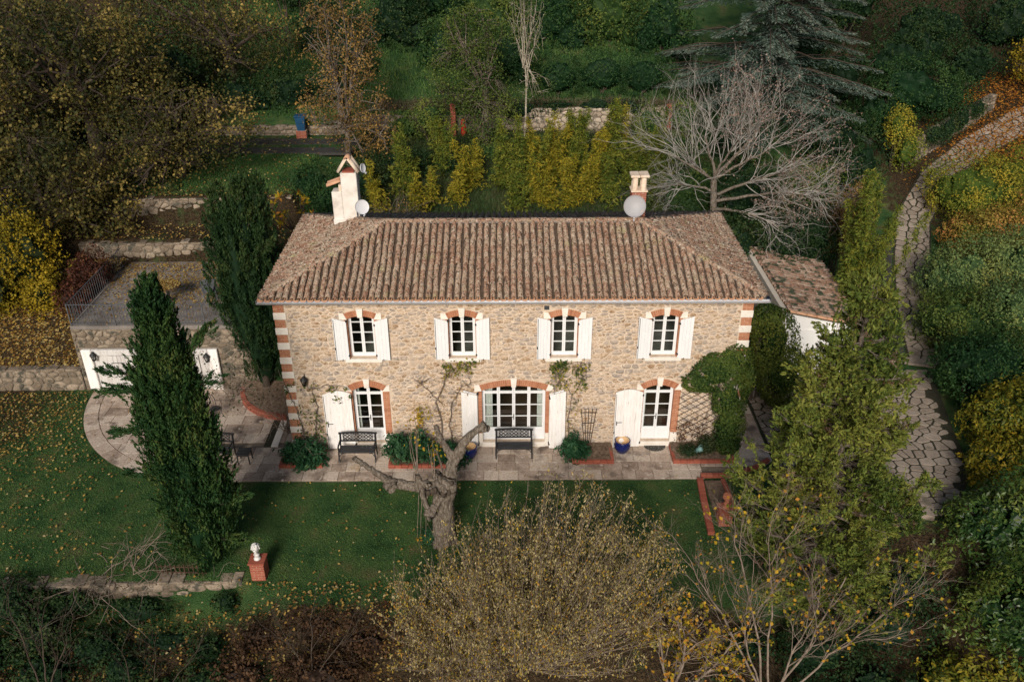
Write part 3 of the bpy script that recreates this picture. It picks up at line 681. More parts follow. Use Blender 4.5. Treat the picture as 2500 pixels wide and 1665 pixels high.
# channel tiles showing along the front eave, and stray white lichen or mortar lumps
m = MB(); x = EL + .0
while x < ER:
    n = 5; vs = []
    for y in (-.075, .25):
        for i in range(n + 1):
            a = math.pi * i / n; vs.append((x + .10 * math.cos(a), EF + y, EZ + .03 + y * .32 - .055 * math.sin(a)))
    m.add(vs, [(i, i + 1, n + 2 + i, n + 1 + i) for i in range(n)], float(rg.random()), True); x += .222
tag(m.build('eave_channel_tiles', M['newtile'], roof), kind='stuff')
def ridge_run(p, q, name, r=.115):
    p = Vector(p); q = Vector(q); d = q - p; L = d.length; n = int(L / .36); d.normalize()
    me = amesh(name, tile_geo(r, r * .88, r * .8, r * .7, .42, .018)[0], [TF], M['tile'], np.zeros(len(TV)), True)
    u = d.cross(Vector((0, 0, 1))).normalized(); w = u.cross(d)
    for i in range(n + 1):
        b = min(i * .36, L - .40); c = p + d * b + Vector((rg.normal(0, .008), rg.normal(0, .008), rg.normal(0, .006)))
        o = link(name, me, roof); mt = Matrix.Identity(4)
        for a in range(3): mt[a][0] = u[a]; mt[a][1] = d[a]; mt[a][2] = w[a]; mt[a][3] = c[a]
        o.matrix_local = mt
up = Vector((0, 0, .055))
ridge_run(Vector((rl - .1, rm, RZ)) + up, Vector((rr_ + .1, rm, RZ)) + up, 'ridge_tile')
for (x, y, tx) in ((EL, EF, rl), (ER, EF, rr_), (EL, EB, rl), (ER, EB, rr_)):
    ridge_run(Vector((x, y, EZ)) + up, Vector((tx, rm, RZ)) + up, 'hip_tile')
# mortar bedding under ridge and hips
m = MB(); m.bar((rl, rm, RZ + .03), (rr_, rm, RZ + .03), .17, .07)
for (x, y, tx) in ((EL, EF, rl), (ER, EF, rr_), (EL, EB, rl), (ER, EB, rr_)): m.bar((x, y, EZ + .04), (tx, rm, RZ + .03), .16, .07)
m.build('ridge_bedding', M['concrete'], roof)
# gutter
def gutter(path):
    m = MB(); n = 6
    prof = [(.078 * math.cos(math.pi + math.pi * i / n), .085 * math.sin(math.pi + math.pi * i / n)) for i in range(n + 1)]
    prof = [(-.086, .004)] + prof + [(.082, .006)] + [(p[0] * .9, p[1] * .9) for p in prof[::-1]]
    for (p, q, ax) in path:
        vs = []
        for e in (p, q):
            for (a, b) in prof: vs.append((e[0] + (a if ax == 'x' else 0), e[1] + (a if ax == 'y' else 0), e[2] + b))
        k = len(prof); m.add(vs, [(i, (i + 1) % k, k + (i + 1) % k, k + i) for i in range(k)] + [tuple(range(k)), tuple(range(2 * k - 1, k - 1, -1))], 0, True)
    return m
g = gutter([((EL - .11, EF - .085, EZ - .035), (ER + .11, EF - .085, EZ - .06), 'y'), ((EL - .075, EF - .02, EZ - .05), (EL - .075, EB + .1, EZ - .03), 'x'), ((ER + .075, EF - .02, EZ - .06), (ER + .075, EB + .1, EZ - .04), 'x')]).build('gutter', M['zinc'], house)
for i in range(15):
    x = EL + .35 + i * 1.08; MB().box(x - .012, x + .012, EF - .15, EF + .02, EZ - .022, EZ - .012).build('gutter_strap', M['dishwhite'], g)
m = MB(); m.box(EL + .05, ER - .05, EF + .02, 0, WT - .02, EZ - .062); m.build('soffit', M['dressed'], house)
# chimneys
def cap_tile(mb, p, q, r=.1, n=8, mat=None):
    """half-barrel tile from p to q"""
    p = Vector(p); q = Vector(q); d = (q - p).normalized(); u = Vector((0, 1, 0)) if abs(d.y) < .9 else Vector((1, 0, 0)); w = u.cross(d).normalized()
    if w.z < 0: w = -w
    vs = []
    for e in (p, q):
        for rr in (r, r - .018):
            for i in range(n + 1):
                a = math.pi * i / n; vs.append(e + u * rr * math.cos(a) + w * rr * .8 * math.sin(a))
    k = n + 1; fs = []
    for i in range(n): fs += [(i, i + 1, 2 * k + i + 1, 2 * k + i), (k + i + 1, k + i, 3 * k + i, 3 * k + i + 1), (i + 1, i, k + i, k + i + 1), (2 * k + i, 2 * k + i + 1, 3 * k + i + 1, 3 * k + i)]
    for i in (0, n): fs.append((i, k + i, 3 * k + i, 2 * k + i))
    mb.add(vs, fs, 0, True)
cy0, cy1 = 4.45, 4.95
m = MB(); m.bev(-5.94, -5.38, cy0, cy1, 6.2, 8.30, .02); m.bev(-6.30, -5.945, cy0 + .02, cy1, 6.2, 7.62, .02); m.box(-6.31, -5.37, cy0 - .01, cy1 + .01, 6.2, 6.62)
chl = m.build('chimney', M['chimneyrender'], house); chl['label'] = 'tall stained white chimney with a gabled tile cap'
for (p, q) in (((-5.98, 8.30), (-5.66, 8.78)), ((-5.34, 8.30), (-5.66, 8.78))):
    for y in (cy0 + .11, cy1 - .11):
        m = MB(); cap_tile(m, (p[0], y, p[1]), (q[0], y, q[1]), .125); m.build('cap_tile', M['potclay'], chl)
m = MB()
cap_tile(m, (-5.66, cy0 - .06, 8.80), (-5.66, cy1 + .05, 8.80), .10); m.build('cap_ridge_tile', M['newtile'], chl)
MB().box(-5.86, -5.46, cy0 + .03, cy1 - .03, 8.301, 8.36).build('flue_collar', M['redbrick'], chl)
for y in (cy0 + .14, cy1 - .12):
    m = MB(); cap_tile(m, (-6.44, y, 7.80), (-5.945, y, 7.98), .12); m.build('side_flue_tile', M['newtile'], chl)
MB().box(-6.04, -5.95, cy0 + .05, cy1 - .05, 7.62, 7.86).build('flue_pier', M['potclay'], chl)
m = MB(); m.tube([(-5.36, cy0 + .05, 6.3), (-5.345, cy0 + .05, 7.1), (-5.335, cy0 + .1, 8.2)], .012, 6); m.build('cable', M['greyiron'], chl)
# right-hand brick chimney with clay pots
kx0, kx1, ky0, ky1 = 4.07, 4.56, 3.75, 4.2
m = MB(); m.box(kx0 + .006, kx1 - .006, ky0 + .006, ky1 - .006, 6.45, 7.82); m.box(kx0 - .03, kx1 + .03, ky0 - .03, ky1 + .03, 6.4, 6.78)
chr_ = m.build('chimney', M['potclay'], house); chr_['label'] = 'slim red brick chimney with paired clay pots'
z = 6.80; r_ = 0
while z < 7.78:
    for k, (a, b) in enumerate(((0, .235), (.245, .49)) if r_ % 2 else ((0, .115), (.125, .365), (.375, .49))):
        link('brick', brick_mesh(b - a, .058, .09, 'redbrick'), chr_, (kx0 + (a + b) / 2, ky0 - .006, z + .032))
        link('brick', brick_mesh(b - a, .058, .09, 'redbrick'), chr_, (kx0 - .006, ky1 - (a + b) / 2 * .9, z + .032), (0, 0, -math.pi / 2))
    z += .068; r_ += 1
MB().bev(kx0 - .04, kx1 + .04, ky0 - .04, ky1 + .04, 7.825, 7.88, .01).build('chimney_shelf', M['potclay'], chr_)
for x in (kx0 + .10, kx1 - .10):
    for y in (ky0 + .1, ky1 - .1):
        m = MB(); m.lathe([(.10, 0), (.098, .1), (.085, .44), (.0, .44)], 14); m.build('chimney_pot', M['potclay'], chr_, (x, y, 7.881))
m = MB(); m.bev(kx0 - .07, (kx0 + kx1) / 2 - .005, ky0 - .03, ky1 + .03, 8.325, 8.41, .02); m.bev((kx0 + kx1) / 2 + .005, kx1 + .07, ky0 - .03, ky1 + .03, 8.33, 8.415, .02); m.build('chimney_cap', M['potclay'], chr_)
# ------------------------------------------------------------------ satellite dishes
def dish(loc, r, rx, rz, mat, label, mast):
    root = empty('satellite_dish', loc, label, 'satellite dish', None, rz)
    m = MB(); pr = [(.001, 0)] + [(r * i / 6, .18 * r * (i / 6) ** 2) for i in range(1, 7)] + [(r * 1.015, .18 * r + .012), (r * .98, .17 * r - .02)] + [(r * i / 6, .18 * r * (i / 6) ** 2 - .022) for i in (4, 2)] + [(.001, -.022)]
    m.lathe(pr, 28); d = m.build('reflector', M[mat], root); d.rotation_euler = (rx, 0, 0)
    m = MB(); m.tube([(0, -.02, -r * .9), (0, -r * .75, -r * 1.02)], .014, 6); m.build('feed_arm', M['greyiron'], root)
    m = MB(); m.tube([(0, -r * .72, -r * 1.05), (0, -r * .80, -r * .86)], .035, 8); m.build('receiver', M['dishwhite'], root)
    m = MB(); m.tube([(0, .06, 0), (0, .12, -.05), (mast[0], mast[1], -.08)], .022, 6); m.tube([(mast[0], mast[1], -.08), (mast[0], mast[1], mast[2])], .02, 6); m.build('mount', M['greyiron'], root)
    return root
dish((4.14, 3.42, 7.44), .37, R(90 - 24), R(-8), 'dishgrey', 'large grey satellite dish in front of the red brick chimney', (-.02, .30, -.85))
dish((-5.25, 4.22, 7.16), .25, R(90 - 20), R(30), 'dishwhite', 'round white satellite dish low on the white chimney', (-.10, .22, -.55))
dish((-5.20, 4.75, 8.38), .16, R(90 - 10), R(70), 'dishwhite', 'small white dish peeping out beside the gabled chimney cap', (-.0, .16, -.45))
# ------------------------------------------------------------------ paving
rp = np.random.default_rng(11)
CX, CY, CR = -10.3, 3.85, 5.70
def arc(r, a0, a1, n): return [(CX + r * math.cos(R(a0 + (a1 - a0) * i / n)), CY + r * math.sin(R(a0 + (a1 - a0) * i / n))) for i in range(n + 1)]
base = MB()
base.slab(arc(CR, 180, 270, 24) + [(6.25, -1.85), (6.25, -.001), (-7.585, -.001), (-7.585, 3.84)], -.12, -.022)
base.slab([(6.255, -1.6), (7.2, -1.5), (8.3, -1.1), (8.75, -.6), (8.75, 4), (7.62, 4), (7.62, -.005), (6.255, -.005)], -.12, -.022)
patio = tag(base.build('patio', M['joint']), kind='structure')
inner = arc(CR - .52, 180, 270, 20)
def put_slab(poly, h=None):
    poly = inset(poly, .006)
    if len(poly) < 3 or parea(poly) < .02: return
    poly = ccw(poly); cx = sum(p[0] for p in poly) / len(poly); cy = sum(p[1] for p in poly) / len(poly)
    h = rp.normal(0, .0025); n = len(poly); m = MB()
    vs = [(x - cx, y - cy, -.02) for x, y in poly] + [(x - cx, y - cy, -.006 + h) for x, y in poly] + [((x - cx) * .985, (y - cy) * .985, h) for x, y in poly]
    fs = [tuple(range(2 * n, 3 * n))]
    for k in range(2): fs += [(k * n + i, k * n + (i + 1) % n, (k + 1) * n + (i + 1) % n, (k + 1) * n + i) for i in range(n)]
    m.add(vs, fs, float(rp.random())).build('slab', M['paving'], patio, (cx, cy, 0))
y = -1.85
for hgt in (.47, .46, .46, .455):
    x = -10.3
    while x < 6.24:
        w = rp.uniform(.45, .72); x1 = min(x + w, 6.24)
        if 6.24 - x1 < .25: x1 = 6.24
        put_slab([(x, y), (x1, y), (x1, y + hgt), (x, y + hgt)]); x = x1
    y += hgt
y = -1.33
while y < 3.8:
    hgt = rp.uniform(.5, .62); x = -15.6 + rp.uniform(-.4, 0); xe = -10.3 if y < -.1 else -7.6
    y1 = min(y + hgt, 3.84); lo = y
    while x < xe:
        w = rp.uniform(.55, .95); x1 = min(x + w, xe)
        if y < -.1 and y1 > -.005 and x1 > -10.3: x1 = -10.3
        c = [(x, lo), (x1, lo), (x1, y1), (x, y1)]
        for i in range(len(inner) - 1):
            (ax_, ay), (bx, by) = inner[i], inner[i + 1]; nx_, ny_ = by - ay, -(bx - ax_)
            s = -1 if nx_ * CX + ny_ * CY > nx_ * ax_ + ny_ * ay else 1
            c = clip_poly(c, s * nx_, s * ny_, s * (nx_ * ax_ + ny_ * ay))
            if len(c) < 3: break
        if len(c) >= 3:
            if max(p[0] for p in c) > -10.3 and min(p[1] for p in c) < -.01: c = clip_poly(c, 0, -1, .01)
            if len(c) >= 3 and parea(c) > .03: put_slab(c)
        x = x1
    y = y1
for i in range(15):
    a, b = 180 + 90 * i / 15, 180 + 90 * (i + 1) / 15
    put_slab(arc(CR, a, b, 2) + arc(CR - .515, a, b, 2)[::-1])
y = -1.2
while y < 3.9:
    hgt = rp.uniform(.45, .6); x = 7.64 if y > -.05 else 6.26
    while x < 8.7:
        w = rp.uniform(.5, .75); x1 = min(x + w, 8.72)
        if 8.72 - x1 < .2: x1 = 8.72
        y1 = y + hgt
        if y < 0 < y1: y1 = -.01
        c = clip_poly([(x, y), (x1, y), (x1, y1), (x, y1)], .62, -.78, .62 * 8.3 + .78 * 1.15 + .1); put_slab(c) if len(c) >= 3 else None; x = x1
    y = 0.001 if y < 0 < y + hgt else y + hgt
# pale kerb and mossy drain left of the house
tag(MB().bev(-8.40, -8.16, .02, 1.75, -.02, .03, .008).build('kerb', M['dressed']), kind='structure')
tag(MB().box(-8.66, -8.405, .02, 1.72, -.02, .008).build('moss_strip', M['moss']), kind='structure')
# crazy paving court and climbing path
RB = np.array([(-3.9, 13.3), (-1.6, 14.9), (1, 15.4), (4.9, 16.3)])
m = MB(); ysn = np.linspace(-3.8, 5.0, 12); vs = []
for yv in ysn: vs += [(8.76, yv, .004), (float(np.interp(yv, RB[:, 0], RB[:, 1])) + .25, yv, .004)]
m.add(vs, [(2 * i, 2 * i + 1, 2 * i + 3, 2 * i + 2) for i in range(len(ysn) - 1)])
PC = np.array([(16.4, 4.6), (17.3, 8.5), (18.6, 12.6), (20.1, 16.6), (22.3, 19.6), (25.6, 22.4), (29.2, 24.6), (36, 26.6)])
seg = np.concatenate([[0], np.cumsum(np.linalg.norm(np.diff(PC, axis=0), axis=1))])
def along(s, t):
    x = np.interp(s, seg, PC[:, 0]); y = np.interp(s, seg, PC[:, 1]); e = .6
    dx = np.interp(s + e, seg, PC[:, 0]) - np.interp(s - e, seg, PC[:, 0]); dy = np.interp(s + e, seg, PC[:, 1]) - np.interp(s - e, seg, PC[:, 1]); L = np.hypot(dx, dy) + 1e-9
    return x + dy / L * t, y - dx / L * t
def pathz(y): return float(np.interp(y, PZ[:, 0], PZ[:, 1]))
def ribbon(mb, t0, t1, s0, s1, dz, n=60):
    vs = []
    for s in np.linspace(s0, s1, n):
        for t in np.linspace(t0, t1, 4):
            x, y = along(s, t); vs.append((x, y, max(pathz(y), float(H(x, y))) + dz))
    mb.add(vs, [(4 * i + j, 4 * i + j + 1, 4 * i + j + 5, 4 * i + j + 4) for i in range(n - 1) for j in range(3)], 0, True)
ribbon(m, -.75, .95, .45, seg[-1] - .5, .03)
path = tag(m.build('stone_path', M['moss']), kind='structure')
cells = []
for c in voronoi(scatter(rp, (8.8, 16.4, -3.8, 4.95), .37, 1.2, .6), (8.8, 16.4, -3.8, 4.95), 1.15):
    c = inset(c, .024 * rp.uniform(.6, 1.5))
    if len(c) < 3 or parea(c) < .02: continue
    cx = sum(p[0] for p in c) / len(c); cy = sum(p[1] for p in c) / len(c)
    if cx < np.interp(cy, RB[:, 0], RB[:, 1]) and (cx - 11.2) ** 2 + (cy + 3.2) ** 2 > 1.7 ** 2 and not (cx < 9.0 and cy > 4): cells.append(soften(c, .12))
lay_stones(rp, cells, lambda u, v, h: (u, v, .006 + h), M['flag'], path, 210, 'flagstone', 'small_flagstones', (.016, .024), .95, order=lambda p: -parea(p) * (1 if p[0][0] > 12 else .3), smooth=False)
cells = []
for c in voronoi(scatter(rp, (.7, 33, -.7, .9), .34, 1.15, .6), (.7, 33, -.7, .9), 1.15):
    c = inset(c, .024)
    if len(c) >= 3 and parea(c) > .015: cells.append(soften(c, .12))
def pmap(u, v, h):
    x, y = along(u, v); return (float(x), float(y), max(pathz(y), float(H(x, y))) + .034 + h)
lay_stones(rp, cells, pmap, M['flag'], path, 90, 'flagstone', 'far_flagstones', (.014, .022), .95, order=lambda p: p[0][0], smooth=False)
m = MB(); ribbon(m, -1.8, -.80, .3, 10.5, .028, 30); tag(m.build('tarmac_strip', M['gravel']), kind='structure')
m = MB(); vs = []
for s in np.linspace(.35, .75, 2):
    for t in (-1.9, 1.2):
        x, y = along(s, t); vs += [(x, y, .0), (x, y, pathz(y) + .08)]
m.add(vs, [(0, 1, 3, 2), (1, 5, 7, 3), (4, 6, 7, 5), (0, 4, 5, 1), (2, 3, 7, 6)]); tag(m.build('step', M['flag']), kind='structure')
# curved stone kerb round the bush by the path
for i in range(7):
    a, b = R(85 - i * 16), R(85 - (i + 1) * 16 + 1.2); r0, r1 = 1.5, 1.85; c = (11.2, -3.2)
    poly = [(c[0] + r0 * math.cos(b), c[1] + r0 * math.sin(b)), (c[0] + r1 * math.cos(b), c[1] + r1 * math.sin(b)), (c[0] + r1 * math.cos(a), c[1] + r1 * math.sin(a)), (c[0] + r0 * math.cos(a), c[1] + r0 * math.sin(a))]
    MB().slab(poly, -.4, .16, float(rp.random())).build('kerb_stone', M['flag'], path)
# driveway on the upper level
m = MB()
for (y0, y1) in ((18.0, 18.95), (19.5, 20.5)): m.box(-24, -7.9, y0, y1, 4.7, 4.83)
tag(m.build('driveway', M['gravel']), kind='structure')
tag(MB().box(-16.30, -9.62, 3.80, 9.56, 2.60, 2.745).build('terrace_floor', M['concrete']), kind='structure')

# ------------------------------------------------------------------ garden walls
def stone_wall(name, label, p, q, z0, z1, th, cell, mat='old_stone', mort='old_mortar', keep=(), nmax=140, seed=1, slope=0.0, cope=None):
    rng = np.random.default_rng(seed); p = Vector((*p, 0)); q = Vector((*q, 0)); L = (q - p).length; ang = math.atan2(q.y - p.y, q.x - p.x)
    root = empty(name, (p.x, p.y, z0), label, 'wall', None, ang); h = z1 - z0
    core = MB(); core.add([(0, .02, -.4), (L, .02, -.4), (L, th, -.4), (0, th, -.4), (0, .02, h), (L, .02, h + slope), (L, th, h + slope), (0, th, h)],
                          [(0, 3, 2, 1), (4, 5, 6, 7), (0, 1, 5, 4), (1, 2, 6, 5), (2, 3, 7, 6), (3, 0, 4, 7)])
    w = core.build('wall_core', M[mort], root)
    P = rubble(rng, (0, L, -.1, h + max(0, slope) + .04), cell, 1.5, keep, gap=.014, amin=.008)
    P = [c for c in P if max(v for u, v in c) < h + slope * (c[0][0] / L) + .08]
    lay_stones(rng, P, lambda u, v, d: (u, .02 - d, v), M[mat], root, nmax, hr=(.02, .06))
    x = 0.0
    while x < L - .05:                                       # coping stones
        wd = min(rng.uniform(.22, .5), L - x); zt = h + slope * x / L + rng.uniform(-.06, .03)
        MB().bev(x + .008, x + wd - .008, -.04, th * rng.uniform(.7, .95), zt - .01, zt + rng.uniform(.02, .07), .03, float(rng.random())).build('coping_stone', M[cope or mat], root); x += wd
    return root
tw_keep = [(.2, 5.3, -1, 1.80)]
tw = stone_wall('terrace_wall', 'rubble stone wall below the terrace railing around the white cellar front', (-16.36, 3.86), (-9.62, 3.86), 0, 2.58, .5, .23, keep=tw_keep, nmax=160, seed=3)
stone_wall('garden_wall', 'low rubble wall left of the white cellar front holding a leafy bank', (-26, 3.7), (-16.4, 3.86), 0, .85, .4, .24, nmax=110, seed=4)
stone_wall('garden_wall', 'sunlit stone wall at the back of the terrace', (-18.2, 9.5), (-11.2, 9.7), 2.72, 3.55, .4, .24, nmax=90, seed=5)
stone_wall('garden_wall', 'upper stone wall below the shaded lawn', (-17.0, 11.6), (-9.6, 11.8), 3.6, 4.75, .4, .24, nmax=120, seed=6)
stone_wall('garden_wall', 'pale rubble retaining wall below the dark clipped hedge', (-1.0, 21.5), (9.5, 21.5), 4.75, 6.05, .4, .26, 'palewall', 'old_mortar', nmax=150, seed=7)
stone_wall('garden_wall', 'mossy retaining wall behind the red brick post and red cylinder', (-7.5, 21.5), (-1.02, 21.5), 4.75, 5.7, .4, .26, nmax=80, seed=17)
stone_wall('garden_wall', 'low stone wall running behind the shaded drive to the blue bin', (-17, 21.2), (-8.6, 21.2), 4.78, 5.25, .4, .24, nmax=70, seed=8)
stone_wall('garden_wall', 'retaining wall under hanging ivy beside the leaf-strewn path', (21.1, 20.5), (27.6, 25.2), 2.9, 4.4, .4, .26, nmax=110, seed=9, slope=1.4)
stone_wall('garden_wall', 'broken low stone wall running left from the brick pedestal', (-15.2, -6.5), (-7.75, -6.3), -.95, -.08, .45, .26, nmax=110, seed=10)

# ------------------------------------------------------------------ cellar front with white doors, railing, lanterns
cf = empty('cellar_front', (-16.1, 3.78, 0), 'white painted cellar front with peeling plank doors under the terrace', 'cellar door')
m = MB(); m.box(0, 5.02, .05, .3, 0, 1.74); m.build('surround', M['peel'], cf)
for (a, b) in ((-.03, .34), (4.68, 5.05)): MB().bev(a, b, -.07, .05, 0, 1.76, .02).build('pilaster', M['oldwhite'], cf)
MB().bev(.345, 4.675, -.055, .05, 1.52, 1.76, .02).build('lintel', M['peel'], cf)
for k, (a, b) in enumerate(((.95, 2.0), (2.02, 3.05), (3.25, 4.3))):
    d = empty('door', (a, 0, 0), parent=cf); n = 7
    for i in range(n):
        w = (b - a) / n; MB().box(w * i + .004, w * (i + 1) - .004, -.035 + rp.uniform(-.003, .003), .045, .02, 1.5).build('plank', M['peel'], d)
    m = MB(); m.bar((.06, -.045, .3), (.55, -.045, .3), .04, .012); m.bar((.06, -.045, 1.2), (.55, -.045, 1.2), .04, .012); m.build('hinge', M['iron'], d)
def lantern(loc, label, s=1.0):
    root = empty('wall_lantern', loc, label, 'lantern')
    m = MB(); m.box(-.012, .012, -.01, .02, -.1 * s, .12 * s); m.tube([(0, 0, .06 * s), (0, -.07 * s, .10 * s), (0, -.12 * s, .05 * s)], .01, 6); m.build('bracket', M['iron'], root)
    m = MB(); c = (0, -.12 * s, 0)
    for i in range(6):
        a = 2 * math.pi * i / 6; m.bar((c[0] + .05 * s * math.cos(a), c[1] + .05 * s * math.sin(a), -.17 * s), (c[0] + .085 * s * math.cos(a), c[1] + .085 * s * math.sin(a), .0), .012)
    m.lathe([(.0, -.19 * s), (.055 * s, -.175 * s), (.055 * s, -.165 * s)], 6, c); m.build('cage', M['iron'], root)
    m = MB(); m.lathe([(.11 * s, .0), (.105 * s, .015 * s), (.03 * s, .10 * s), (.012 * s, .13 * s), (.0, .14 * s)], 6, c); m.build('lantern_roof', M['iron'], root)
    m = MB(); m.lathe([(.045 * s, -.165 * s), (.078 * s, -.004)], 6, c); m.build('lantern_glass', M['glass'], root)
lantern((-15.66, 3.80, 1.58), 'black iron lantern on the left end of the white cellar front', 1.25)
lantern((-11.45, 3.80, 1.50), 'black lantern on the right end of the white cellar front', 1.25)
lantern((-6.9, -.03, 2.82), 'black iron wall lantern between the left quoin and the left door', 1.2)
rl_ = empty('railing', (-16.25, 3.84, 2.745), 'thin grey iron railing along the terrace edge', 'railing'); L_ = 6.55
m = MB(); m.bar((0, 0, .86), (L_, 0, .86), .03, .02); m.bar((0, 0, .08), (L_, 0, .08), .025, .015); m.bar((0, 0, .86), (0, 5.2, .86), .03, .02); m.bar((0, 0, .08), (0, 5.2, .08), .025, .015); m.build('rail', M['greyiron'], rl_)
post = MB().bar((0, 0, 0), (0, 0, .9), .035).mesh('post', M['greyiron']); barm = MB().bar((0, 0, .08), (0, 0, .86), .014).mesh('bar', M['greyiron'])
for i in range(5): link('post', post, rl_, (i * L_ / 4, 0, 0))
for i in range(1, 56):
    if i % 14: link('bar', barm, rl_, (i * L_ / 56, 0, 0))
for i in range(1, 30): link('bar', barm, rl_, (0, i * 5.2 / 30, 0))

# ------------------------------------------------------------------ white annex on the right
an = empty('annex', (10.3, 4.5, 0), 'low white annex with a mossy lean-to tile roof right of the house', 'outbuilding')
m = MB(); m.add([(0, 0, -.2), (2.9, 0, -.2), (2.9, 5.7, -.2), (0, 5.7, -.2), (0, 0, 2.80), (2.9, 0, 2.16), (2.9, 5.7, 2.16), (0, 5.7, 2.80)], [(0, 3, 2, 1), (4, 5, 6, 7), (0, 1, 5, 4), (1, 2, 6, 5), (2, 3, 7, 6), (3, 0, 4, 7)])
m.build('wall', M['render'], an)
m = MB(); m.box(-.20, -.003, -.02, 5.72, -.2, 2.93); m.build('side_wall', M['cream'], an)
MB().box(.02, 2.92, -.03, -.002, 2.02, 2.05).build('string_course', M['render'], an)
m = MB(); e0, e1 = 3.15, 2.13; x0 = -.02; z0 = 2.92
m.add([(x0, -.15, z0), (e0, -.15, e1 + .09), (e0, 5.85, e1 + .09), (x0, 5.85, z0), (x0, -.15, z0 - .07), (e0, -.15, e1 + .02), (e0, 5.85, e1 + .02), (x0, 5.85, z0 - .07)], [(0, 1, 2, 3), (7, 6, 5, 4), (0, 4, 5, 1), (1, 5, 6, 2), (2, 6, 7, 3), (3, 7, 4, 0)])
ar = m.build('roof', M['tiledirt_shade'], an); t2 = TileSheet(rp); sl = math.hypot(e0 - x0, z0 - e1 - .09)  # dark slab edge stands in for the shadow below the verge tiles
t2.plane((e0, -.17, e1 + .09), (0, 1, 0), (x0 - e0, 0, z0 - e1 - .09), 6.05, lambda c: sl - .02)
t2.build(ar, M['annextile'], 300, lambda t: t[2][1], 'far_tiles')
m = MB()
for i in range(8): cap_tile(m, (e0 - .02 - i * .4, -.16, e1 + .11 + i * .4 * .218), (e0 - .44 - i * .4, -.16, e1 + .125 + (i + 1) * .4 * .218), .09)
m.build('verge_tiles', M['newtile'], ar); ar.children[-1]['kind'] = 'stuff'

# ------------------------------------------------------------------ benches, pots, furniture
def bench(loc, label, rz=0.0, w=1.26):
    root = empty('garden_bench', loc, label, 'bench', 'black garden benches on the patio', rz); hw = w / 2; bw = M['blackwood']
    for i in range(5): MB().bev(-hw + .02, hw - .02, -.48 + i * .088, -.48 + i * .088 + .076, .41 - .006 * i, .435 - .006 * i, .006).build('seat_slat', bw, root)
    for s in (-1, 1):
        x = s * (hw - .03)
        MB().tube([(x, -.47, 0), (x + s * .01, -.455, .18), (x, -.45, .42), (x, -.44, .60)], [.022, .026, .028, .024], 7).build('leg', bw, root)
        MB().tube([(x, -.02, 0), (x, -.03, .2), (x, -.06, .42), (x, .02, .86)], [.022, .026, .03, .024], 7).build('leg', bw, root)
        MB().tube([(x, -.50, .605), (x, -.40, .635), (x, -.22, .625), (x, -.02, .635)], [.026, .03, .028, .022], 7).build('armrest', bw, root)
    m = MB(); m.bar((-hw + .03, -.42, .385), (hw - .03, -.42, .385), .03, .06); m.bar((-hw + .03, -.08, .375), (hw - .03, -.08, .375), .03, .05)
    for s in (-1, 1): m.tube([(s * (hw - .05), -.43, .22), (s * (hw - .11), -.42, .32), (s * (hw - .25), -.42, .365)], .014, 6)
    m.build('apron', bw, root)
    yb = lambda z: -.06 + (z - .42) * .18
    n = 12; pts = [(-hw - .02 + (w + .04) * i / n, yb(.86), .855 + .035 * math.sin(math.pi * i / n)) for i in range(n + 1)]
    m = MB()
    for a, b in zip(pts, pts[1:]): m.bar(a, b, .035, .065)
    m.build('top_rail', bw, root); m = MB(); m.bar((-hw + .04, yb(.58), .585), (hw - .04, yb(.58), .585), .03, .05); m.build('back_rail', bw, root)
    for k in range(3):
        x0 = -hw + .10 + k * (w - .2) / 3 + .035; x1 = x0 + (w - .2) / 3 - .07; p = MB(); q = lambda x, z: (x, yb(z), z); za, zb = .61, .84; xm = (x0 + x1) / 2; zm = (za + zb) / 2
        for (a, b) in (((x0, za), (x1, zb)), ((x0, zb), (x1, za)), ((x0, zm), (xm, zb)), ((xm, zb), (x1, zm)), ((x1, zm), (xm, za)), ((xm, za), (x0, zm))): p.bar(q(*a), q(*b), .017, .022)
        p.bar(q(x0, za), q(x0, zb), .018); p.bar(q(x1, za), q(x1, zb), .018); p.build('back_panel', bw, root)
    m = MB()
    for x in [-hw + .065, hw - .065] + [-hw + .10 + k * (w - .2) / 3 for k in (1, 2)]: m.bar((x, yb(.6), .60), (x, yb(.85), .85), .02)
    m.build('back_bars', bw, root); return root
bench((-5.27, -.42, 0), 'black lattice-back bench in front of the left french door')
bench((0.0, -.27, 0), 'black lattice-back bench in front of the wide middle door')
bench((-10.08, -.40, 0), 'black bench half hidden by the big cypress, beside a small table', R(-3))
st = empty('side_table', (-9.07, -.80, 0), 'small black slatted table right of the half hidden bench', 'table')
for i in range(5): MB().bev(-.22, .22, -.2 + i * .085, -.2 + i * .085 + .075, .40, .42, .005).build('top_slat', M['blackwood'], st)
for sx in (-.18, .18):
    for sy in (-.17, .17): MB().bar((sx * 1.1, sy, 0), (sx, sy, .40), .035).build('leg', M['blackwood'], st)
MB().box(-.18, .18, -.165, -.145, .33, .398).build('apron', M['blackwood'], st)
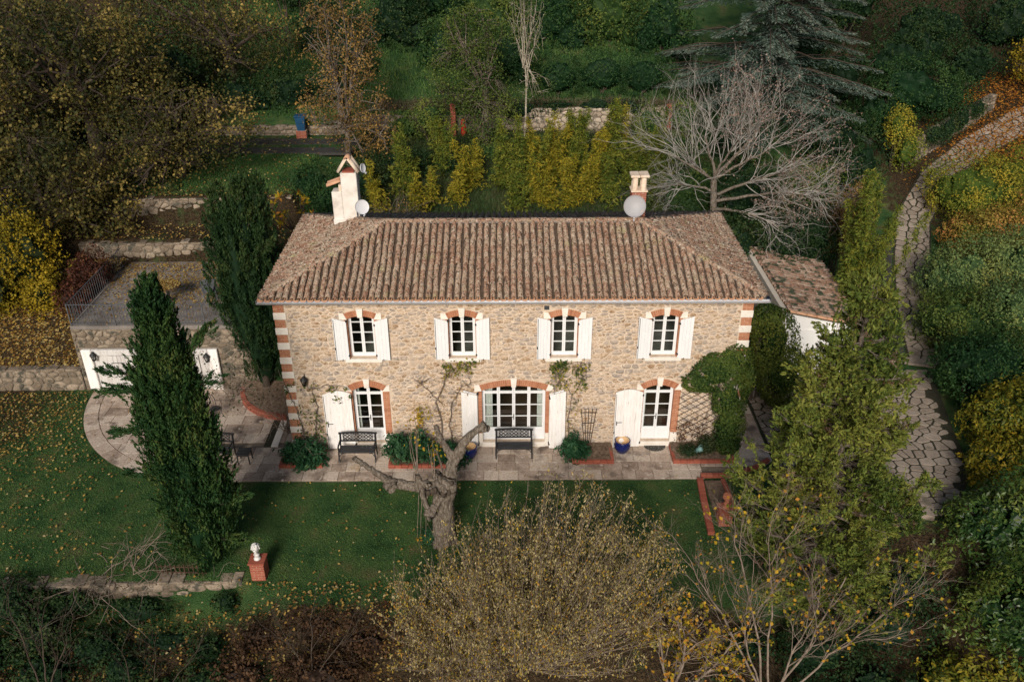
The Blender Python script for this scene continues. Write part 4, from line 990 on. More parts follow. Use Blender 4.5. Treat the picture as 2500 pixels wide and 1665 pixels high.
def iron_chair(loc, label, rz, mat='iron', group=None):
    root = empty('iron_chair', loc, label, 'chair', group, rz)
    m = MB(); m.lathe([(.001, .44), (.19, .44), (.205, .45), (.19, .46), (.001, .455)], 16); m.build('seat', M[mat], root)
    for sx, sy in ((-.15, -.15), (.15, -.15), (-.15, .15), (.15, .15)): MB().tube([(sx * 1.35, sy * 1.35, 0), (sx * .9, sy * .9, .22), (sx, sy, .44)], .011, 6).build('leg', M[mat], root)
    m = MB(); m.tube([(-.17, .14, .44), (-.20, .19, .70), (-.14, .22, .88), (0, .23, .95), (.14, .22, .88), (.20, .19, .70), (.17, .14, .44)], .012, 6, False)
    for x in (-.08, 0, .08): m.tube([(x * .8, .16, .46), (x * 1.5, .2, .68), (x * .6, .225, .90)], .007, 5, False)
    m.build('backrest', M[mat], root)
    for s in (-1, 1): MB().tube([(s * .185, .17, .64), (s * .24, .02, .66), (s * .22, -.14, .62), (s * .16, -.14, .45)], .01, 6, False).build('armrest', M[mat], root)
    return root
iron_chair((-10.75, 1.75, 0), 'black iron chair seen edge-on right behind the big cypress', R(60))
# terrace furniture
tt = empty('round_table', (-13.25, 5.72, 2.745), 'round terrace table covered in fallen leaves', 'table')
m = MB(); m.lathe([(.001, .70), (.52, .70), (.55, .715), (.55, .735), (.52, .745), (.001, .745)], 28); m.build('table_top', M['darkwood'], tt)
MB().lathe([(.05, 0), (.05, .7)], 10).build('pedestal', M['iron'], tt)
for i in range(4):
    a = math.pi / 4 + i * math.pi / 2; MB().tube([(.03 * math.cos(a), .03 * math.sin(a), .2), (.2 * math.cos(a), .2 * math.sin(a), .08), (.36 * math.cos(a), .36 * math.sin(a), .0)], .018, 6).build('foot', M['iron'], tt)
def shell_chair(loc, label, rz):
    root = empty('terrace_chair', loc, label, 'chair', None, rz); dw = M['greyiron']
    MB().bev(-.25, .25, -.25, .22, .40, .44, .015).build('seat', dw, root)
    m = MB(); m.prism([(-.14, .46), (.14, .46), (.27, 1.0), (.12, 1.06), (-.12, 1.06), (-.27, 1.0)], .20, .225); o = m.build('backrest', dw, root); o.rotation_euler = (R(-8), 0, 0)
    for sx, sy in ((-.22, -.22), (.22, -.22), (-.22, .22), (.22, .22)): MB().bar((sx * 1.08, sy * 1.08, 0), (sx, sy, .40), .03).build('leg', dw, root)
    for s in (-1, 1):
        m = MB(); m.bar((s * .27, -.24, .62), (s * .27, .2, .66), .03); m.bar((s * .26, -.22, .42), (s * .27, -.22, .62), .025); m.build('armrest', dw, root)
shell_chair((-11.75, 5.95, 2.745), 'dark terrace chair with a flared back right of the leafy round table', R(200))
hp = empty('hoop_chair', (-10.62, 5.6, 2.745), 'round hooped chair at the right end of the terrace', 'chair')
m = MB(); m.lathe([(.001, .38), (.25, .38), (.27, .39), (.25, .41), (.001, .40)], 20); m.build('seat', M['greyiron'], hp)
for k, (r, z, mt) in enumerate(((.33, .62, 'greyiron'), (.30, .50, 'darkwood'))):
    m = MB(); m.tube([(r * math.cos(R(a)), r * math.sin(R(a)), z + .14 * max(0, math.sin(R(a)))) for a in range(-40, 221, 13)], .017, 6, True); m.build('hoop', M[mt], hp)
for i in range(4):
    a = math.pi / 4 + i * math.pi / 2; MB().bar((.25 * math.cos(a), .25 * math.sin(a), 0), (.22 * math.cos(a), .22 * math.sin(a), .64), .022).build('leg', M['greyiron'], hp)
def pot(loc, label, s=1.0):
    root = empty('glazed_pot', loc, label, 'flower pot')
    m = MB(); m.lathe([(.001, 0), (.16 * s, 0), (.20 * s, .05 * s), (.27 * s, .20 * s), (.28 * s, .30 * s), (.245 * s, .40 * s), (.235 * s, .42 * s), (.265 * s, .44 * s), (.27 * s, .47 * s), (.235 * s, .475 * s)], 30); m.build('body', M['blueglaze'], root)
    m = MB(); m.lathe([(.234 * s, .474 * s), (.215 * s, .45 * s), (.24 * s, .30 * s), (.22 * s, .16 * s), (.001, .12 * s)], 30); m.build('lining', M['ochreclay'], root)
pot((3.70, -.36, 0), 'cobalt blue glazed pot with bare ochre inside left of the right-hand door')
pot((-1.50, -.62, 0), 'dark blue glazed pot half hidden behind the pollarded tree', .95)
m = MB(); m.slab([(4.50, -.062), (5.24, -.062)][::-1] + [(4.87 + .37 * math.cos(R(a)), -.064 + .30 * math.sin(R(a))) for a in range(180, 361, 12)], .006, .024)
tag(m.build('doormat', M['rubber']), 'half-round dark pebble-pattern doormat at the right-hand door', 'doormat')
# ------------------------------------------------------------------ brick edged beds
def edge_bricks(root, pts, rows=2, L=.225, mat='redbrick', wid=.10, z=0.0):
    pts = [Vector((*p, 0)) for p in pts]
    for a, b in zip(pts, pts[1:]):
        d = b - a; n = max(1, round(d.length / L)); ang = math.atan2(d.y, d.x); l = d.length / n
        for r in range(rows):
            for i in range(n):
                c = a + d * ((i + .5) / n); link('brick', brick_mesh(l - .008, .062, wid, mat), root, (c.x, c.y, z + .034 + r * .07), (rp.normal(0, .01), 0, ang + rp.normal(0, .006)))
def planter(x0, x1, yf, label, soilz=.11):
    root = empty('brick_planter', ((x0 + x1) / 2, yf, 0), label, 'planter'); hw = (x1 - x0) / 2
    edge_bricks(root, [(-hw, 0), (hw, 0)]); edge_bricks(root, [(-hw, -yf - .12), (-hw, .10)]); edge_bricks(root, [(hw, .10), (hw, -yf - .12)])
    n = 14; vs = []; k = 6
    for i in range(n + 1):
        for j in range(k + 1): vs.append((-hw + .02 + (2 * hw - .04) * i / n, .09 + (-yf - .14) * j / k, soilz + rp.normal(0, .015) + .05 * j / k))
    MB().add(vs, [(i * (k + 1) + j, (i + 1) * (k + 1) + j, (i + 1) * (k + 1) + j + 1, i * (k + 1) + j + 1) for i in range(n) for j in range(k)], 0, True).build('soil', M['soil'], root)
planter(-7.85, -6.40, -1.20, 'brick-edged bed at the left corner of the house')
planter(-4.2, -1.95, -1.25, 'brick-edged bed between the left and middle doors')
planter(1.95, 3.36, -1.07, 'brick-edged bed below the fan trellis')
planter(5.34, 7.42, -1.08, 'brick-edged bed below the ivy at the right corner')
cb = empty('curved_bed', (-9.4, 2.4, 0), 'curved brick-edged bed of leafy soil left of the house', 'flower bed')
cpts = [(-10.35, 3.6), (-10.24, 3.1), (-10.02, 2.62), (-9.72, 2.25), (-9.36, 1.95), (-8.95, 1.74), (-8.52, 1.62), (-8.2, 1.58)]
edge_bricks(cb, [(x + 9.4, y - 2.4) for x, y in cpts], 3, .2, wid=.16)
m = MB(); top = [(-7.62, 1.6), (-7.62, 3.8), (-10.3, 3.8)]; poly = cpts + top[:2] + top[2:]; vs = [(-8.8 + 9.4, 2.9 - 2.4, .34)] + [(x + 9.4, y - 2.4 + .02, .16 if i < len(cpts) else .35) for i, (x, y) in enumerate(poly)]
m.add(vs, [(0, i, i % len(poly) + 1) for i in range(1, len(poly) + 1)], 0, True); m.build('soil', M['soil'], cb)
be = empty('brick_edging', (6.2, -1.7, 0), 'red brick edging curving along the patio end by the terracotta bust', 'edging')
edge_bricks(be, [(x - 6.2, y + 1.7) for x, y in ((6.12, -1.86), (6.9, -1.86), (7.5, -1.72), (8.1, -1.42), (8.6, -1.02))], 2, .2, wid=.13)
edge_bricks(be, [(x - 6.2, y + 1.7) for x, y in ((6.0, -4.6), (6.08, -3.0), (6.16, -1.98))], 2, .2, wid=.20)
edge_bricks(be, [(x - 6.2, y + 1.7) for x, y in ((6.95, -3.6), (6.85, -2.02))], 2, .2, wid=.12)
MB().box(-.0, .66, -2.0, -.33, -.06, .05).build('soil', M['soil'], be)
def pedestal(loc, label, blabel, bmat, h=.62, w=.40):
    root = empty('brick_pedestal', loc, label, 'pedestal'); hw = w / 2
    MB().box(-hw + .01, hw - .01, -hw + .01, hw - .01, 0, h - .01).build('core', M['brickjoint'], root); z = 0; r = 0
    while z < h - .06:
        for (ang) in (0, math.pi / 2, math.pi, -math.pi / 2):
            for (a, b) in (((-hw, 0), (0, hw)) if r % 2 else ((-hw, -hw / 2), (-hw / 2, hw / 2), (hw / 2, hw))):
                c = Vector(((a + b) / 2, -hw, z + .034)); c.rotate(Matrix.Rotation(ang, 3, 'Z')); link('brick', brick_mesh(b - a - .008, .060, .05, 'redbrick'), root, c, (0, 0, ang))
        z += .068; r += 1
    MB().bev(-hw - .03, hw + .03, -hw - .03, hw + .03, z + .002, z + .05, .008).build('cap', M['redbrick'], root); top = z + .05
    b = empty('garden_bust', (loc[0], loc[1], loc[2] + top), blabel, 'bust', None, R(8))
    m = MB(); m.lathe([(.001, 0), (.10, 0), (.10, .03), (.075, .05), (.06, .08), (.07, .13), (.085, .17), (.001, .18)], 16); m.build('socle', M[bmat], b)
    m = MB(); rngb = np.random.default_rng(3); m.lathe([(.075, .14), (.062, .20), (.058, .26), (.06, .32)], 14)
    m.ball((0, -.005, .38), (.098, .112, .135), 16, 12); m.ball((0, -.10, .305), (.04, .03, .035), 8, 6)          # skull, chin
    m.add([(0, -.105, .42), (-.02, -.11, .355), (.02, -.11, .355), (0, -.142, .36)], [(0, 3, 1), (0, 2, 3), (1, 3, 2)])  # nose
    m.ball((-.036, -.104, .405), (.018, .012, .010), 8, 5); m.ball((.036, -.104, .405), (.018, .012, .010), 8, 5)
    m.tube([(-.05, -.108, .425), (-.02, -.118, .43)], .008, 5); m.tube([(.02, -.118, .43), (.05, -.108, .425)], .008, 5); m.tube([(-.025, -.113, .335), (0, -.118, .333), (.025, -.113, .335)], .007, 5)
    for s in (-1, 1): m.ball((s * .10, 0, .385), (.014, .025, .035), 6, 5)
    m.build('head', M[bmat], b); m = MB()
    for i in range(90):
        t = rngb.uniform(0, 2 * math.pi); ph = math.acos(rngb.uniform(-.25, 1)); x, y, z = math.sin(ph) * math.cos(t), math.sin(ph) * math.sin(t), math.cos(ph)
        if y < -.45 and z < .55: continue
        m.ball((x * .108, y * .12, .39 + z * .145), rngb.uniform(.018, .034), 6, 4)
    m.build('curls', M[bmat], b)
pedestal((-7.28, -6.1, -.06), 'red brick pedestal at the end of the broken low wall', 'weathered white stone bust with curly hair on a brick pedestal', 'statue')
pedestal((6.42, -3.95, -.06), 'red brick pedestal beside the patio-end edging', 'terracotta bust with curly hair behind bare twigs', 'terracotta', .60)
# trellises
tr = empty('fan_trellis', (2.53, -.05, .14), 'dark wooden fan trellis on the wall between middle and right doors', 'trellis')
for i, t in enumerate((-1, -.5, 0, .5, 1)): MB().bar((t * .11, -.01, 0), (t * .26, -.02, 1.42), .022, .014).build('slat', M['darkwood'], tr)
for z, w in ((.45, .16), (.85, .20), (1.28, .29)): MB().bar((-w, -.036, z), (w, -.036, z), .014, .022).build('cross_slat', M['darkwood'], tr)
lt = empty('lattice_trellis', (6.3, -.04, .3), 'dark diagonal lattice fixed to the wall right of the right-hand door', 'trellis')
lp = []
for i in range(11):
    s = -.4 + i * .24
    lp.append(((-.75, s + .9), (.75, s - .1), 0)); lp.append(((-.75, s - .1), (.75, s + .9), 1))
for (a, b, k) in lp:
    pts = clip_poly([a, b, b, a], 0, 1, 1.95); pts = [p for p in (a, b)]
    (x0, z0), (x1, z1) = a, b
    def cut(x0, z0, x1, z1, lo, hi):
        t0, t1 = 0, 1
        for lim, sg in ((lo, 1), (hi, -1)):
            f0, f1 = sg * (z0 - lim), sg * (z1 - lim)
            if f0 < 0 and f1 < 0: return None
            if f0 < 0: t0 = max(t0, f0 / (f0 - f1))
            if f1 < 0: t1 = min(t1, f0 / (f0 - f1))
        return None if t1 - t0 < .1 else (x0 + (x1 - x0) * t0, z0 + (z1 - z0) * t0, x0 + (x1 - x0) * t1, z0 + (z1 - z0) * t1)
    c = cut(x0, z0, x1, z1, .1, 1.95)
    if c: MB().bar((c[0], -.01 - k * .016, c[1]), (c[2], -.01 - k * .016, c[3]), .014, .012).build('slat', M['darkwood'], lt)
# verdigris garden ornament in the right-hand bed
wc = empty('watering_can', (6.15, -.75, .30), 'tilted verdigris watering can in the right-hand bed', 'watering can')
m = MB(); m.lathe([(.001, 0), (.085, 0), (.085, .22), (.06, .24), (.001, .24)], 16); m.build('body', M['verdigris'], wc, None, (R(20), R(50), 0))
m = MB(); m.tube([(-.02, -.03, .02), (-.13, -.05, .0), (-.21, -.06, .05)], [.025, .018, .03], 8); m.build('spout', M['verdigris'], wc)
m = MB(); m.tube([(.05, 0, .14), (.12, .0, .24), (.20, .0, .22), (.19, 0, .12)], .009, 6); m.build('handle', M['verdigris'], wc)
# curtains inside the doors
def curtain(x0, x1, label, z0=.22, z1=2.5, y=.34):
    n = 16; vs = []
    for i in range(n + 1):
        x = x0 + (x1 - x0) * i / n; vs += [(x, y + .02 * math.sin(i * 1.9), z0), (x, y + .02 * math.sin(i * 1.9 + .4), z1)]
    m = MB(); m.add(vs, [(2 * i, 2 * i + 2, 2 * i + 3, 2 * i + 1) for i in range(n)], 0, True); tag(m.build('curtain', M['curtain']), label, 'curtain')
curtain(-1.03, -.72, 'white curtain inside the left panel of the wide middle door'); curtain(.80, 1.03, 'white curtain inside the right panel of the wide middle door')
curtain(-5.35, -5.22, 'narrow white curtain inside the left french door'); curtain(4.40, 4.50, 'narrow white curtain inside the right-hand french door')
# ------------------------------------------------------------------ upper garden: brick posts, blue bin, red cylinder
def brick_post(x, y, z, h, w, label):
    root = empty('brick_post', (x, y, z), label, 'post'); hw = w / 2; MB().box(-hw + .01, hw - .01, -hw + .01, hw - .01, -.2, h).build('core', M['redbrick'], root); zz = 0
    while zz < h - .05:
        link('brick', brick_mesh(w, .075, .05, 'redbrick'), root, (0, -hw - .005, zz + .042)); link('brick', brick_mesh(w - .1, .075, .05, 'redbrick'), root, (-hw - .005, 0, zz + .042), (0, 0, -math.pi / 2)); zz += .088
    MB().bev(-hw - .03, hw + .03, -hw - .03, hw + .03, h + .002, h + .06, .01).build('cap', M['redbrick'], root)
brick_post(-2.98, 21.0, 4.78, 1.62, .26, 'slender red brick post beside the red cylinder on the bank')
brick_post(8.3, 21.1, 4.8, 1.5, .28, 'red brick post at the right end of the pale retaining wall')
brick_post(-1.35, 21.2, 4.78, .8, .26, 'short brick post right of the red cylinder under the leafy tree')
rc = empty('gas_cylinder', (-2.45, 21.0, 4.78), 'red cylinder standing right of the slender brick post', 'cylinder')
MB().lathe([(.001, 0), (.13, 0), (.14, .03), (.14, .75), (.11, .86), (.04, .92), (.001, .92)], 18).build('body', M['redpaint'], rc); MB().lathe([(.035, .92), (.035, 1.0), (.001, 1.0)], 10).build('valve', M['iron'], rc)
pl = empty('brick_plinth', (-10.9, 20.75, 4.8), 'low brick plinth under the blue bin', 'plinth')
MB().box(-.26, .26, -.2, .2, -.1, .40).build('core', M['brickjoint'], pl)
for r in range(6):
    for (a, b) in ((-.27, -.005), (.005, .27)) if r % 2 else ((-.27, -.14), (-.13, .13), (.14, .27)): link('brick', brick_mesh(b - a, .058, .05, 'redbrick'), pl, ((a + b) / 2, -.215, .03 + r * .067))
bn = empty('wheeled_bin', (-10.9, 20.75, 5.2), 'blue plastic bin standing on a low brick plinth', 'bin')
m = MB(); m.add([(-.19, -.17, 0), (.19, -.17, 0), (.19, .17, 0), (-.19, .17, 0), (-.26, -.23, .72), (.26, -.23, .72), (.26, .23, .72), (-.26, .23, .72)], [(0, 3, 2, 1), (4, 5, 6, 7), (0, 1, 5, 4), (1, 2, 6, 5), (2, 3, 7, 6), (3, 0, 4, 7)]); m.build('body', M['bluebin'], bn)
m = MB(); m.bev(-.29, .29, -.27, .26, .722, .79, .02); m.build('lid', M['bluebin'], bn); m = MB(); m.bar((-.25, .29, .76), (.25, .29, .76), .03); m.build('handle', M['bluebin'], bn)
for s in (-1, 1): MB().lathe([(.001, -.02), (.07, -.02), (.07, .02), (.001, .02)], 12).build('wheel', M['iron'], bn, (s * .21, .2, .07), (0, R(90), 0))
# ------------------------------------------------------------------ vegetation helpers
def unit(v): return v / (np.linalg.norm(v, axis=-1, keepdims=True) + 1e-9)
def rdir(rng, n): return unit(rng.normal(size=(n, 3)))
class Leaves:
    """collects kite-shaped leaves, built as one mesh"""
    def __init__(s, rng): s.rng = rng; s.V = []; s.r = []
    def add(s, P, A, B, L, W, rnd=None):
        """P base centre, A leaf direction, B width direction, L length, W width (arrays)"""
        n = len(P); rng = s.rng; L = np.broadcast_to(L, n)[:, None]; W = np.broadcast_to(W, n)[:, None]
        fold = np.cross(A, B) * W * .18
        V = np.stack([P - A * L * .5, P + B * W * .5 + fold, P + A * L * .5, P - B * W * .5 + fold], 1)
        s.V.append(V.reshape(-1, 3)); r = rng.random(n) if rnd is None else rnd; s.r.append(np.repeat(r, 4)); return s
    def random(s, P, L, W, rnd=None, droop=0.0, vary=.35):
        n = len(P); A = rdir(s.rng, n); A[:, 2] -= droop; A = unit(A); B = unit(np.cross(A, rdir(s.rng, n)))
        k = s.rng.uniform(1 - vary, 1 + vary, n); return s.add(P, A, B, L * k, W * k, rnd)
    def facing(s, P, N, L, W, rnd=None, loose=.7, droop=.3):
        n = len(P); N = unit(N + rdir(s.rng, n) * loose); A = rdir(s.rng, n); A[:, 2] -= droop; A = unit(A - N * (A * N).sum(1, keepdims=True)); B = np.cross(N, A)
        k = s.rng.uniform(.65, 1.35, n); return s.add(P, A, B, L * k, W * k, rnd)
    def build(s, name, mat, parent=None, loc=(0, 0, 0), blade=False):
        V = np.concatenate(s.V) - np.array(loc, float); n = len(V) // 4; F = np.arange(4 * n).reshape(n, 4)
        if blade:                                              # grass: one triangle a blade
            V = V.reshape(n, 4, 3)[:, 1:]; V[:, (0, 2)] -= (V[:, 1] - V[:, (0, 2)].mean(1))[:, None] * .9
            return link(name, amesh(name, V.reshape(-1, 3), [np.arange(3 * n).reshape(n, 3)], mat, np.concatenate(s.r).reshape(n, 4)[:, 1:].ravel()), parent)
        return link(name, amesh(name, V, [F], mat, np.concatenate(s.r)), parent)
class Tubes:
    def __init__(s): s.V = []; s.F = []; s.n = 0
    def add(s, P, rad, n=5):
        v, f = tube_arr(np.asarray(P, float), np.asarray(rad, float), n); s.V.append(v); s.F.append(f + s.n); s.n += len(v)
    def build(s, name, mat, parent=None, loc=(0, 0, 0)):
        return link(name, amesh(name, np.concatenate(s.V) - np.array(loc, float), [np.concatenate(s.F)], mat, None, True), parent)
def curve(rng, p, q, n=7, wob=.08, sag=0.0):
    p = np.asarray(p, float); q = np.asarray(q, float); t = np.linspace(0, 1, n)[:, None]; L = np.linalg.norm(q - p)
    P = p + (q - p) * t; w = np.cumsum(rng.normal(0, wob * L / n, (n, 3)), 0); w -= t * w[-1]; P = P + w; P[:, 2] += sag * L * (4 * t * (1 - t))[:, 0]; return P
def grow(rng, T, tips, p, d, L, r, depth, nch=(3, 5), ratio=.62, ang=38, up=.12, wig=.22, sides=6, tmin=.3):
    n = max(4, int(5 + L * 1.2)); P = [np.array(p, float)]; d = unit(np.array(d, float))
    for i in range(n):
        d = unit(d + rng.normal(0, wig / math.sqrt(n) * 1.6, 3) + np.array([0, 0, up / n * 2])); P.append(P[-1] + d * L / n)
    P = np.array(P); rad = np.linspace(r, r * (.5 if depth else .25), n + 1); T.add(P, rad, max(3, sides))
    if depth == 0: tips.append(P); return
    k = rng.integers(nch[0], nch[1] + 1)
    for i in range(k):
        t = tmin + (1 - tmin) * (i + rng.uniform(.2, .9)) / k; j = min(n - 1, int(t * n)); base = P[j]; dd = unit(P[j + 1] - P[j])
        side = unit(np.cross(dd, rdir(rng, 1)[0])); a = R(ang * rng.uniform(.6, 1.35)); nd = dd * math.cos(a) + side * math.sin(a)
        grow(rng, T, tips, base, nd, L * ratio * rng.uniform(.75, 1.15) * (1.1 - .3 * t), rad[j] * .68, depth - 1, nch, ratio, ang, up, wig, sides - 1, tmin)
    grow(rng, T, tips, P[-1], d, L * ratio * .9, rad[-1] * .95, depth - 1, nch, ratio, ang, up, wig, sides - 1, tmin)
def lump_fn(rng, amp):
    K = rng.normal(0, 2.6, (7, 3)); ph = rng.uniform(0, 6.28, 7); K2 = rng.normal(0, 7, (6, 3)); ph2 = rng.uniform(0, 6.28, 6)
    return lambda D: 1 + amp * np.sin(D @ K.T + ph).sum(1) / 2.6 + amp * .75 * np.sin(D @ K2.T + ph2).sum(1) / 2.6
def shell_leaves(rng, lv, ells, dens, L, W, amp=.14, depth=.22, ground=None, rsh=None, loose=.75, droop=.35):
    """leaves spread through the outer skin of a union of lumpy ellipsoids; returns the inner meshes"""
    core = MB(); fns = [lump_fn(rng, amp) for _ in ells]
    for i, (c, r) in enumerate(ells):
        c = np.array(c, float); r = np.array(r, float); area = 4 * math.pi * ((r[0] * r[1]) ** 1.6 / 3 + (r[0] * r[2]) ** 1.6 / 3 + (r[1] * r[2]) ** 1.6 / 3) ** (1 / 1.6)
        n = int(area * dens * (1.9 if c[1] < 13 else 1.2)); D = rdir(rng, n); k = fns[i](D) * (1 - depth * rng.random(n) ** 1.5); P = c + D * r * k[:, None]
        hol = np.sin(P @ rng.normal(0, 2.6, (3, 4)) + rng.uniform(0, 6, 4)).sum(1) / 2; ok = rng.random(n) < np.clip(.82 + .5 * hol, .34, 1)
        for j, (c2, r2) in enumerate(ells):
            if j != i:
                q = (P - np.array(c2)) / np.array(r2); qn = np.linalg.norm(q, axis=1); ok &= qn > .80
        if ground is not None: ok &= P[:, 2] > ground(P[:, 0], P[:, 1]) - .05
        P = P[ok]; D = D[ok]; N = unit(D / r)
        rn = rng.random(len(P)) if rsh is None else rsh(P, rng)
        lv.facing(P, N, L, W, rn, loose, droop)
        k = max(3, int(area * (1.5 if c[1] < 13 else 1.0))); D2 = rdir(rng, k); D2[:, 2] = np.abs(D2[:, 2]) * .8 - .1; S2 = c + D2 * r * (fns[i](D2) * rng.uniform(.98, 1.06, k))[:, None]; ln = rng.uniform(.12, .42, k) * min(1, r.min()); m2 = 10   # shoots standing out of the outline
        G2 = unit(D2 * .6 + np.array([0, 0, .9]) + rng.normal(0, .3, (k, 3))); t2 = rng.random((k, m2)); S3 = (S2[:, None] + G2[:, None] * (t2 * ln[:, None])[..., None] + rng.normal(0, .035, (k, m2, 3))).reshape(-1, 3)
        if ground is not None: S3 = S3[S3[:, 2] > ground(S3[:, 0], S3[:, 1]) + .05]
        lv.random(S3, L, W, np.clip(.35 + .65 * rng.random(len(S3)), 0, 1), -.2)
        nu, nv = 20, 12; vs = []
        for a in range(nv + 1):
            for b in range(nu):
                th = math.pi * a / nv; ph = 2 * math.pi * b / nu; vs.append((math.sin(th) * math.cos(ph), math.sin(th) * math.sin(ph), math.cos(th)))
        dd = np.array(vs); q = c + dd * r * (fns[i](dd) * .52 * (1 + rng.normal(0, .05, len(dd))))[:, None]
        core.add(q, [(a * nu + b, (a + 1) * nu + b, (a + 1) * nu + (b + 1) % nu, a * nu + (b + 1) % nu) for a in range(nv) for b in range(nu)], .05, False)  # solid core in the darkest leaf tone, shade inside the plant by colour
    return core
def clumpy(scale=1.0, seed=0, w=.55):
    """per-leaf colour value that drifts over the plant, so that light and dark sprays hang together"""
    r = np.random.default_rng(seed); K = r.normal(0, 1.6 / scale, (5, 3)); ph = r.uniform(0, 6.28, 5)
    return lambda P, rng: np.clip((1 - w) * rng.random(len(P)) + w * (.5 + .28 * np.sin(P @ K.T + ph).sum(1) / 1.6), 0, 1)
def shrub(name, label, ells, mat, dens=120, L=.13, W=.07, seed=1, cat='shrub', amp=.19, group=None, loose=.75, depth=.22, droop=.35, stems=True, w=.5, coremat=None):
    rng = np.random.default_rng(seed); x = np.mean([e[0][0] for e in ells]); y = np.mean([e[0][1] for e in ells]); z = float(H(x, y)); root = empty(name, (x, y, z), label, cat, group)
    lv = Leaves(rng); core = shell_leaves(rng, lv, ells, dens, L, W, amp, depth, H, clumpy(1.0, seed + 5, w), loose, droop); lv.build('foliage', mat, root, (x, y, z))
    o = core.build('inner_foliage', coremat or mat, root); o.data.transform(Matrix.Translation((-x, -y, -z)))
    if stems:
        T = Tubes()
        for c, r in ells:
            for k in range(3): T.add(curve(rng, (c[0] + rng.uniform(-.15, .15), c[1] + rng.uniform(-.15, .15), float(H(c[0], c[1])) - .1), np.array(c) + rng.normal(0, .3, 3) * np.array(r)), np.linspace(.05, .02, 7), 5)
        T.build('stems', M['darkbark'], root, (x, y, z))
    return root
def leafy_tree(name, label, base, fork, ells, ncl, nlf, spread, L, W, mat, bark='darkbark', seed=1, r0=.2, limbs=7, cat='tree', rsh=None, droop=.2, shell=.5, group=None, twig=.016):
    """trunk and limbs reaching to leaf clusters spread through the given ellipsoids"""
    rng = np.random.default_rng(seed); z = float(H(base[0], base[1])); b = np.array([base[0], base[1], z - .15]); root = empty(name, (base[0], base[1], z), label, cat, group); T = Tubes()
    fk = np.array(fork, float); P = curve(rng, b, fk, 9, .06); T.add(P, np.linspace(r0 * 1.15, r0 * .8, 9), 9); S = [P[4:]]; SR = []
    vol = np.array([e[1][0] * e[1][1] * e[1][2] for e in ells]); vol = vol / vol.sum(); C = []
    for (c, r), v in zip(ells, vol):
        n = max(4, int(ncl * v)); D = rdir(rng, n); C.append(np.array(c) + D * np.array(r) * (shell + (1 - shell) * rng.random(n)[:, None] ** .6))
        for k in range(max(2, int(limbs * v + .5))):
            d = rdir(rng, 1)[0]; e = np.array(c) + d * np.array(r) * .62; Q = curve(rng, fk + rng.normal(0, .08, 3), e, 9, .12, .06); T.add(Q, np.linspace(r0 * .6, r0 * .12, 9), 6); S.append(Q)
            for h in range(3):
                q = Q[rng.integers(3, 8)]; e2 = np.array(c) + unit(d + rdir(rng, 1)[0] * .8) * np.array(r) * .8; Q2 = curve(rng, q, e2, 7, .14, .03); T.add(Q2, np.linspace(r0 * .26, r0 * .07, 7), 5); S.append(Q2)
    S = np.concatenate(S); C = np.concatenate(C); lv = Leaves(rng)
    for c in C:
        d = ((S - c) ** 2).sum(1); j = d.argmin(); Q = curve(rng, S[j], c, 5, .16); T.add(Q, np.linspace(twig, twig * .35, 5), 3)
    n = len(C) * nlf; PP = np.repeat(C, nlf, 0) + rng.normal(0, spread, (n, 3)); PP = PP[PP[:, 2] > H(PP[:, 0], PP[:, 1]) + .05]
    lv.random(PP, L, W, rng.random(len(PP)) if rsh is None else rsh(PP, rng), droop); lv.build('crown', mat, root, (base[0], base[1], z)); T.build('trunk', M[bark], root, (base[0], base[1], z))
    return root
def tufts(rng, lv, P, D, n, ln, rad, L, W, rsh, spread=.45):
    """feathery conifer tufts: at each P a tuft along D of length ln with n sprays"""
    m = len(P); t = rng.random((m, n)) ** .8; ln = np.broadcast_to(ln, m); Q = P[:, None] + D[:, None] * (t * ln[:, None])[..., None] + rng.normal(0, 1, (m, n, 3)) * (rad * (1.05 - t))[..., None]
    A = unit(D[:, None] + rng.normal(0, spread, (m, n, 3))).reshape(-1, 3); B = unit(np.cross(A, rdir(rng, m * n))); Q = Q.reshape(-1, 3); k = rng.uniform(.6, 1.4, m * n)
    lv.add(Q, A, B, L * k, W * k, np.clip(np.repeat(rsh, n) * .6 + .4 * rng.random(m * n), 0, 1))

# foliage colours
M['greytwig'] = nmat('pale_grey_twig', ev((.17, .155, .14), (.31, .285, .255), (.44, .41, .37)), 5, bump=.2)
G = {}
G['cypress'] = leafmat('cypress_green', ev((.008, .028, .011), (.018, .050, .016), (.040, .078, .020), (.12, .13, .036)), .12)
G['cypress2'] = leafmat('deep_cypress_green', ev((.008, .022, .010), (.016, .040, .014), (.030, .058, .018), (.085, .10, .03)), .12)
G['oak'] = leafmat('autumn_oak', ev((.012, .020, .008), (.028, .036, .012), (.065, .062, .018), (.16, .125, .035), (.36, .26, .075)), .2)
G['yellow'] = leafmat('yellow_autumn', ev((.05, .065, .012), (.16, .13, .015), (.34, .25, .02), (.46, .32, .03)), .3)
G['red'] = leafmat('red_brown_autumn', ev((.03, .016, .012), (.07, .028, .018), (.13, .045, .025), (.16, .09, .035)), .25)
G['brownleaf'] = leafmat('brown_autumn', ev((.06, .04, .018), (.14, .085, .03), (.24, .15, .05), (.34, .22, .075), (.40, .22, .05)), .3)
G['olive'] = leafmat('olive_green', ev((.022, .052, .014), (.052, .088, .021), (.10, .135, .030), (.18, .185, .042)), .2)
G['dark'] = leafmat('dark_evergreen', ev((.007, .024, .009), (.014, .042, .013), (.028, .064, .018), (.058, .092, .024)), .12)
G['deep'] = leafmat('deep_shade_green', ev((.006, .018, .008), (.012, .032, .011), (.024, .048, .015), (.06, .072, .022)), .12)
G['bamboo'] = leafmat('yellow_bamboo', ev((.06, .085, .014), (.17, .17, .020), (.31, .26, .028), (.45, .34, .035)), .3)
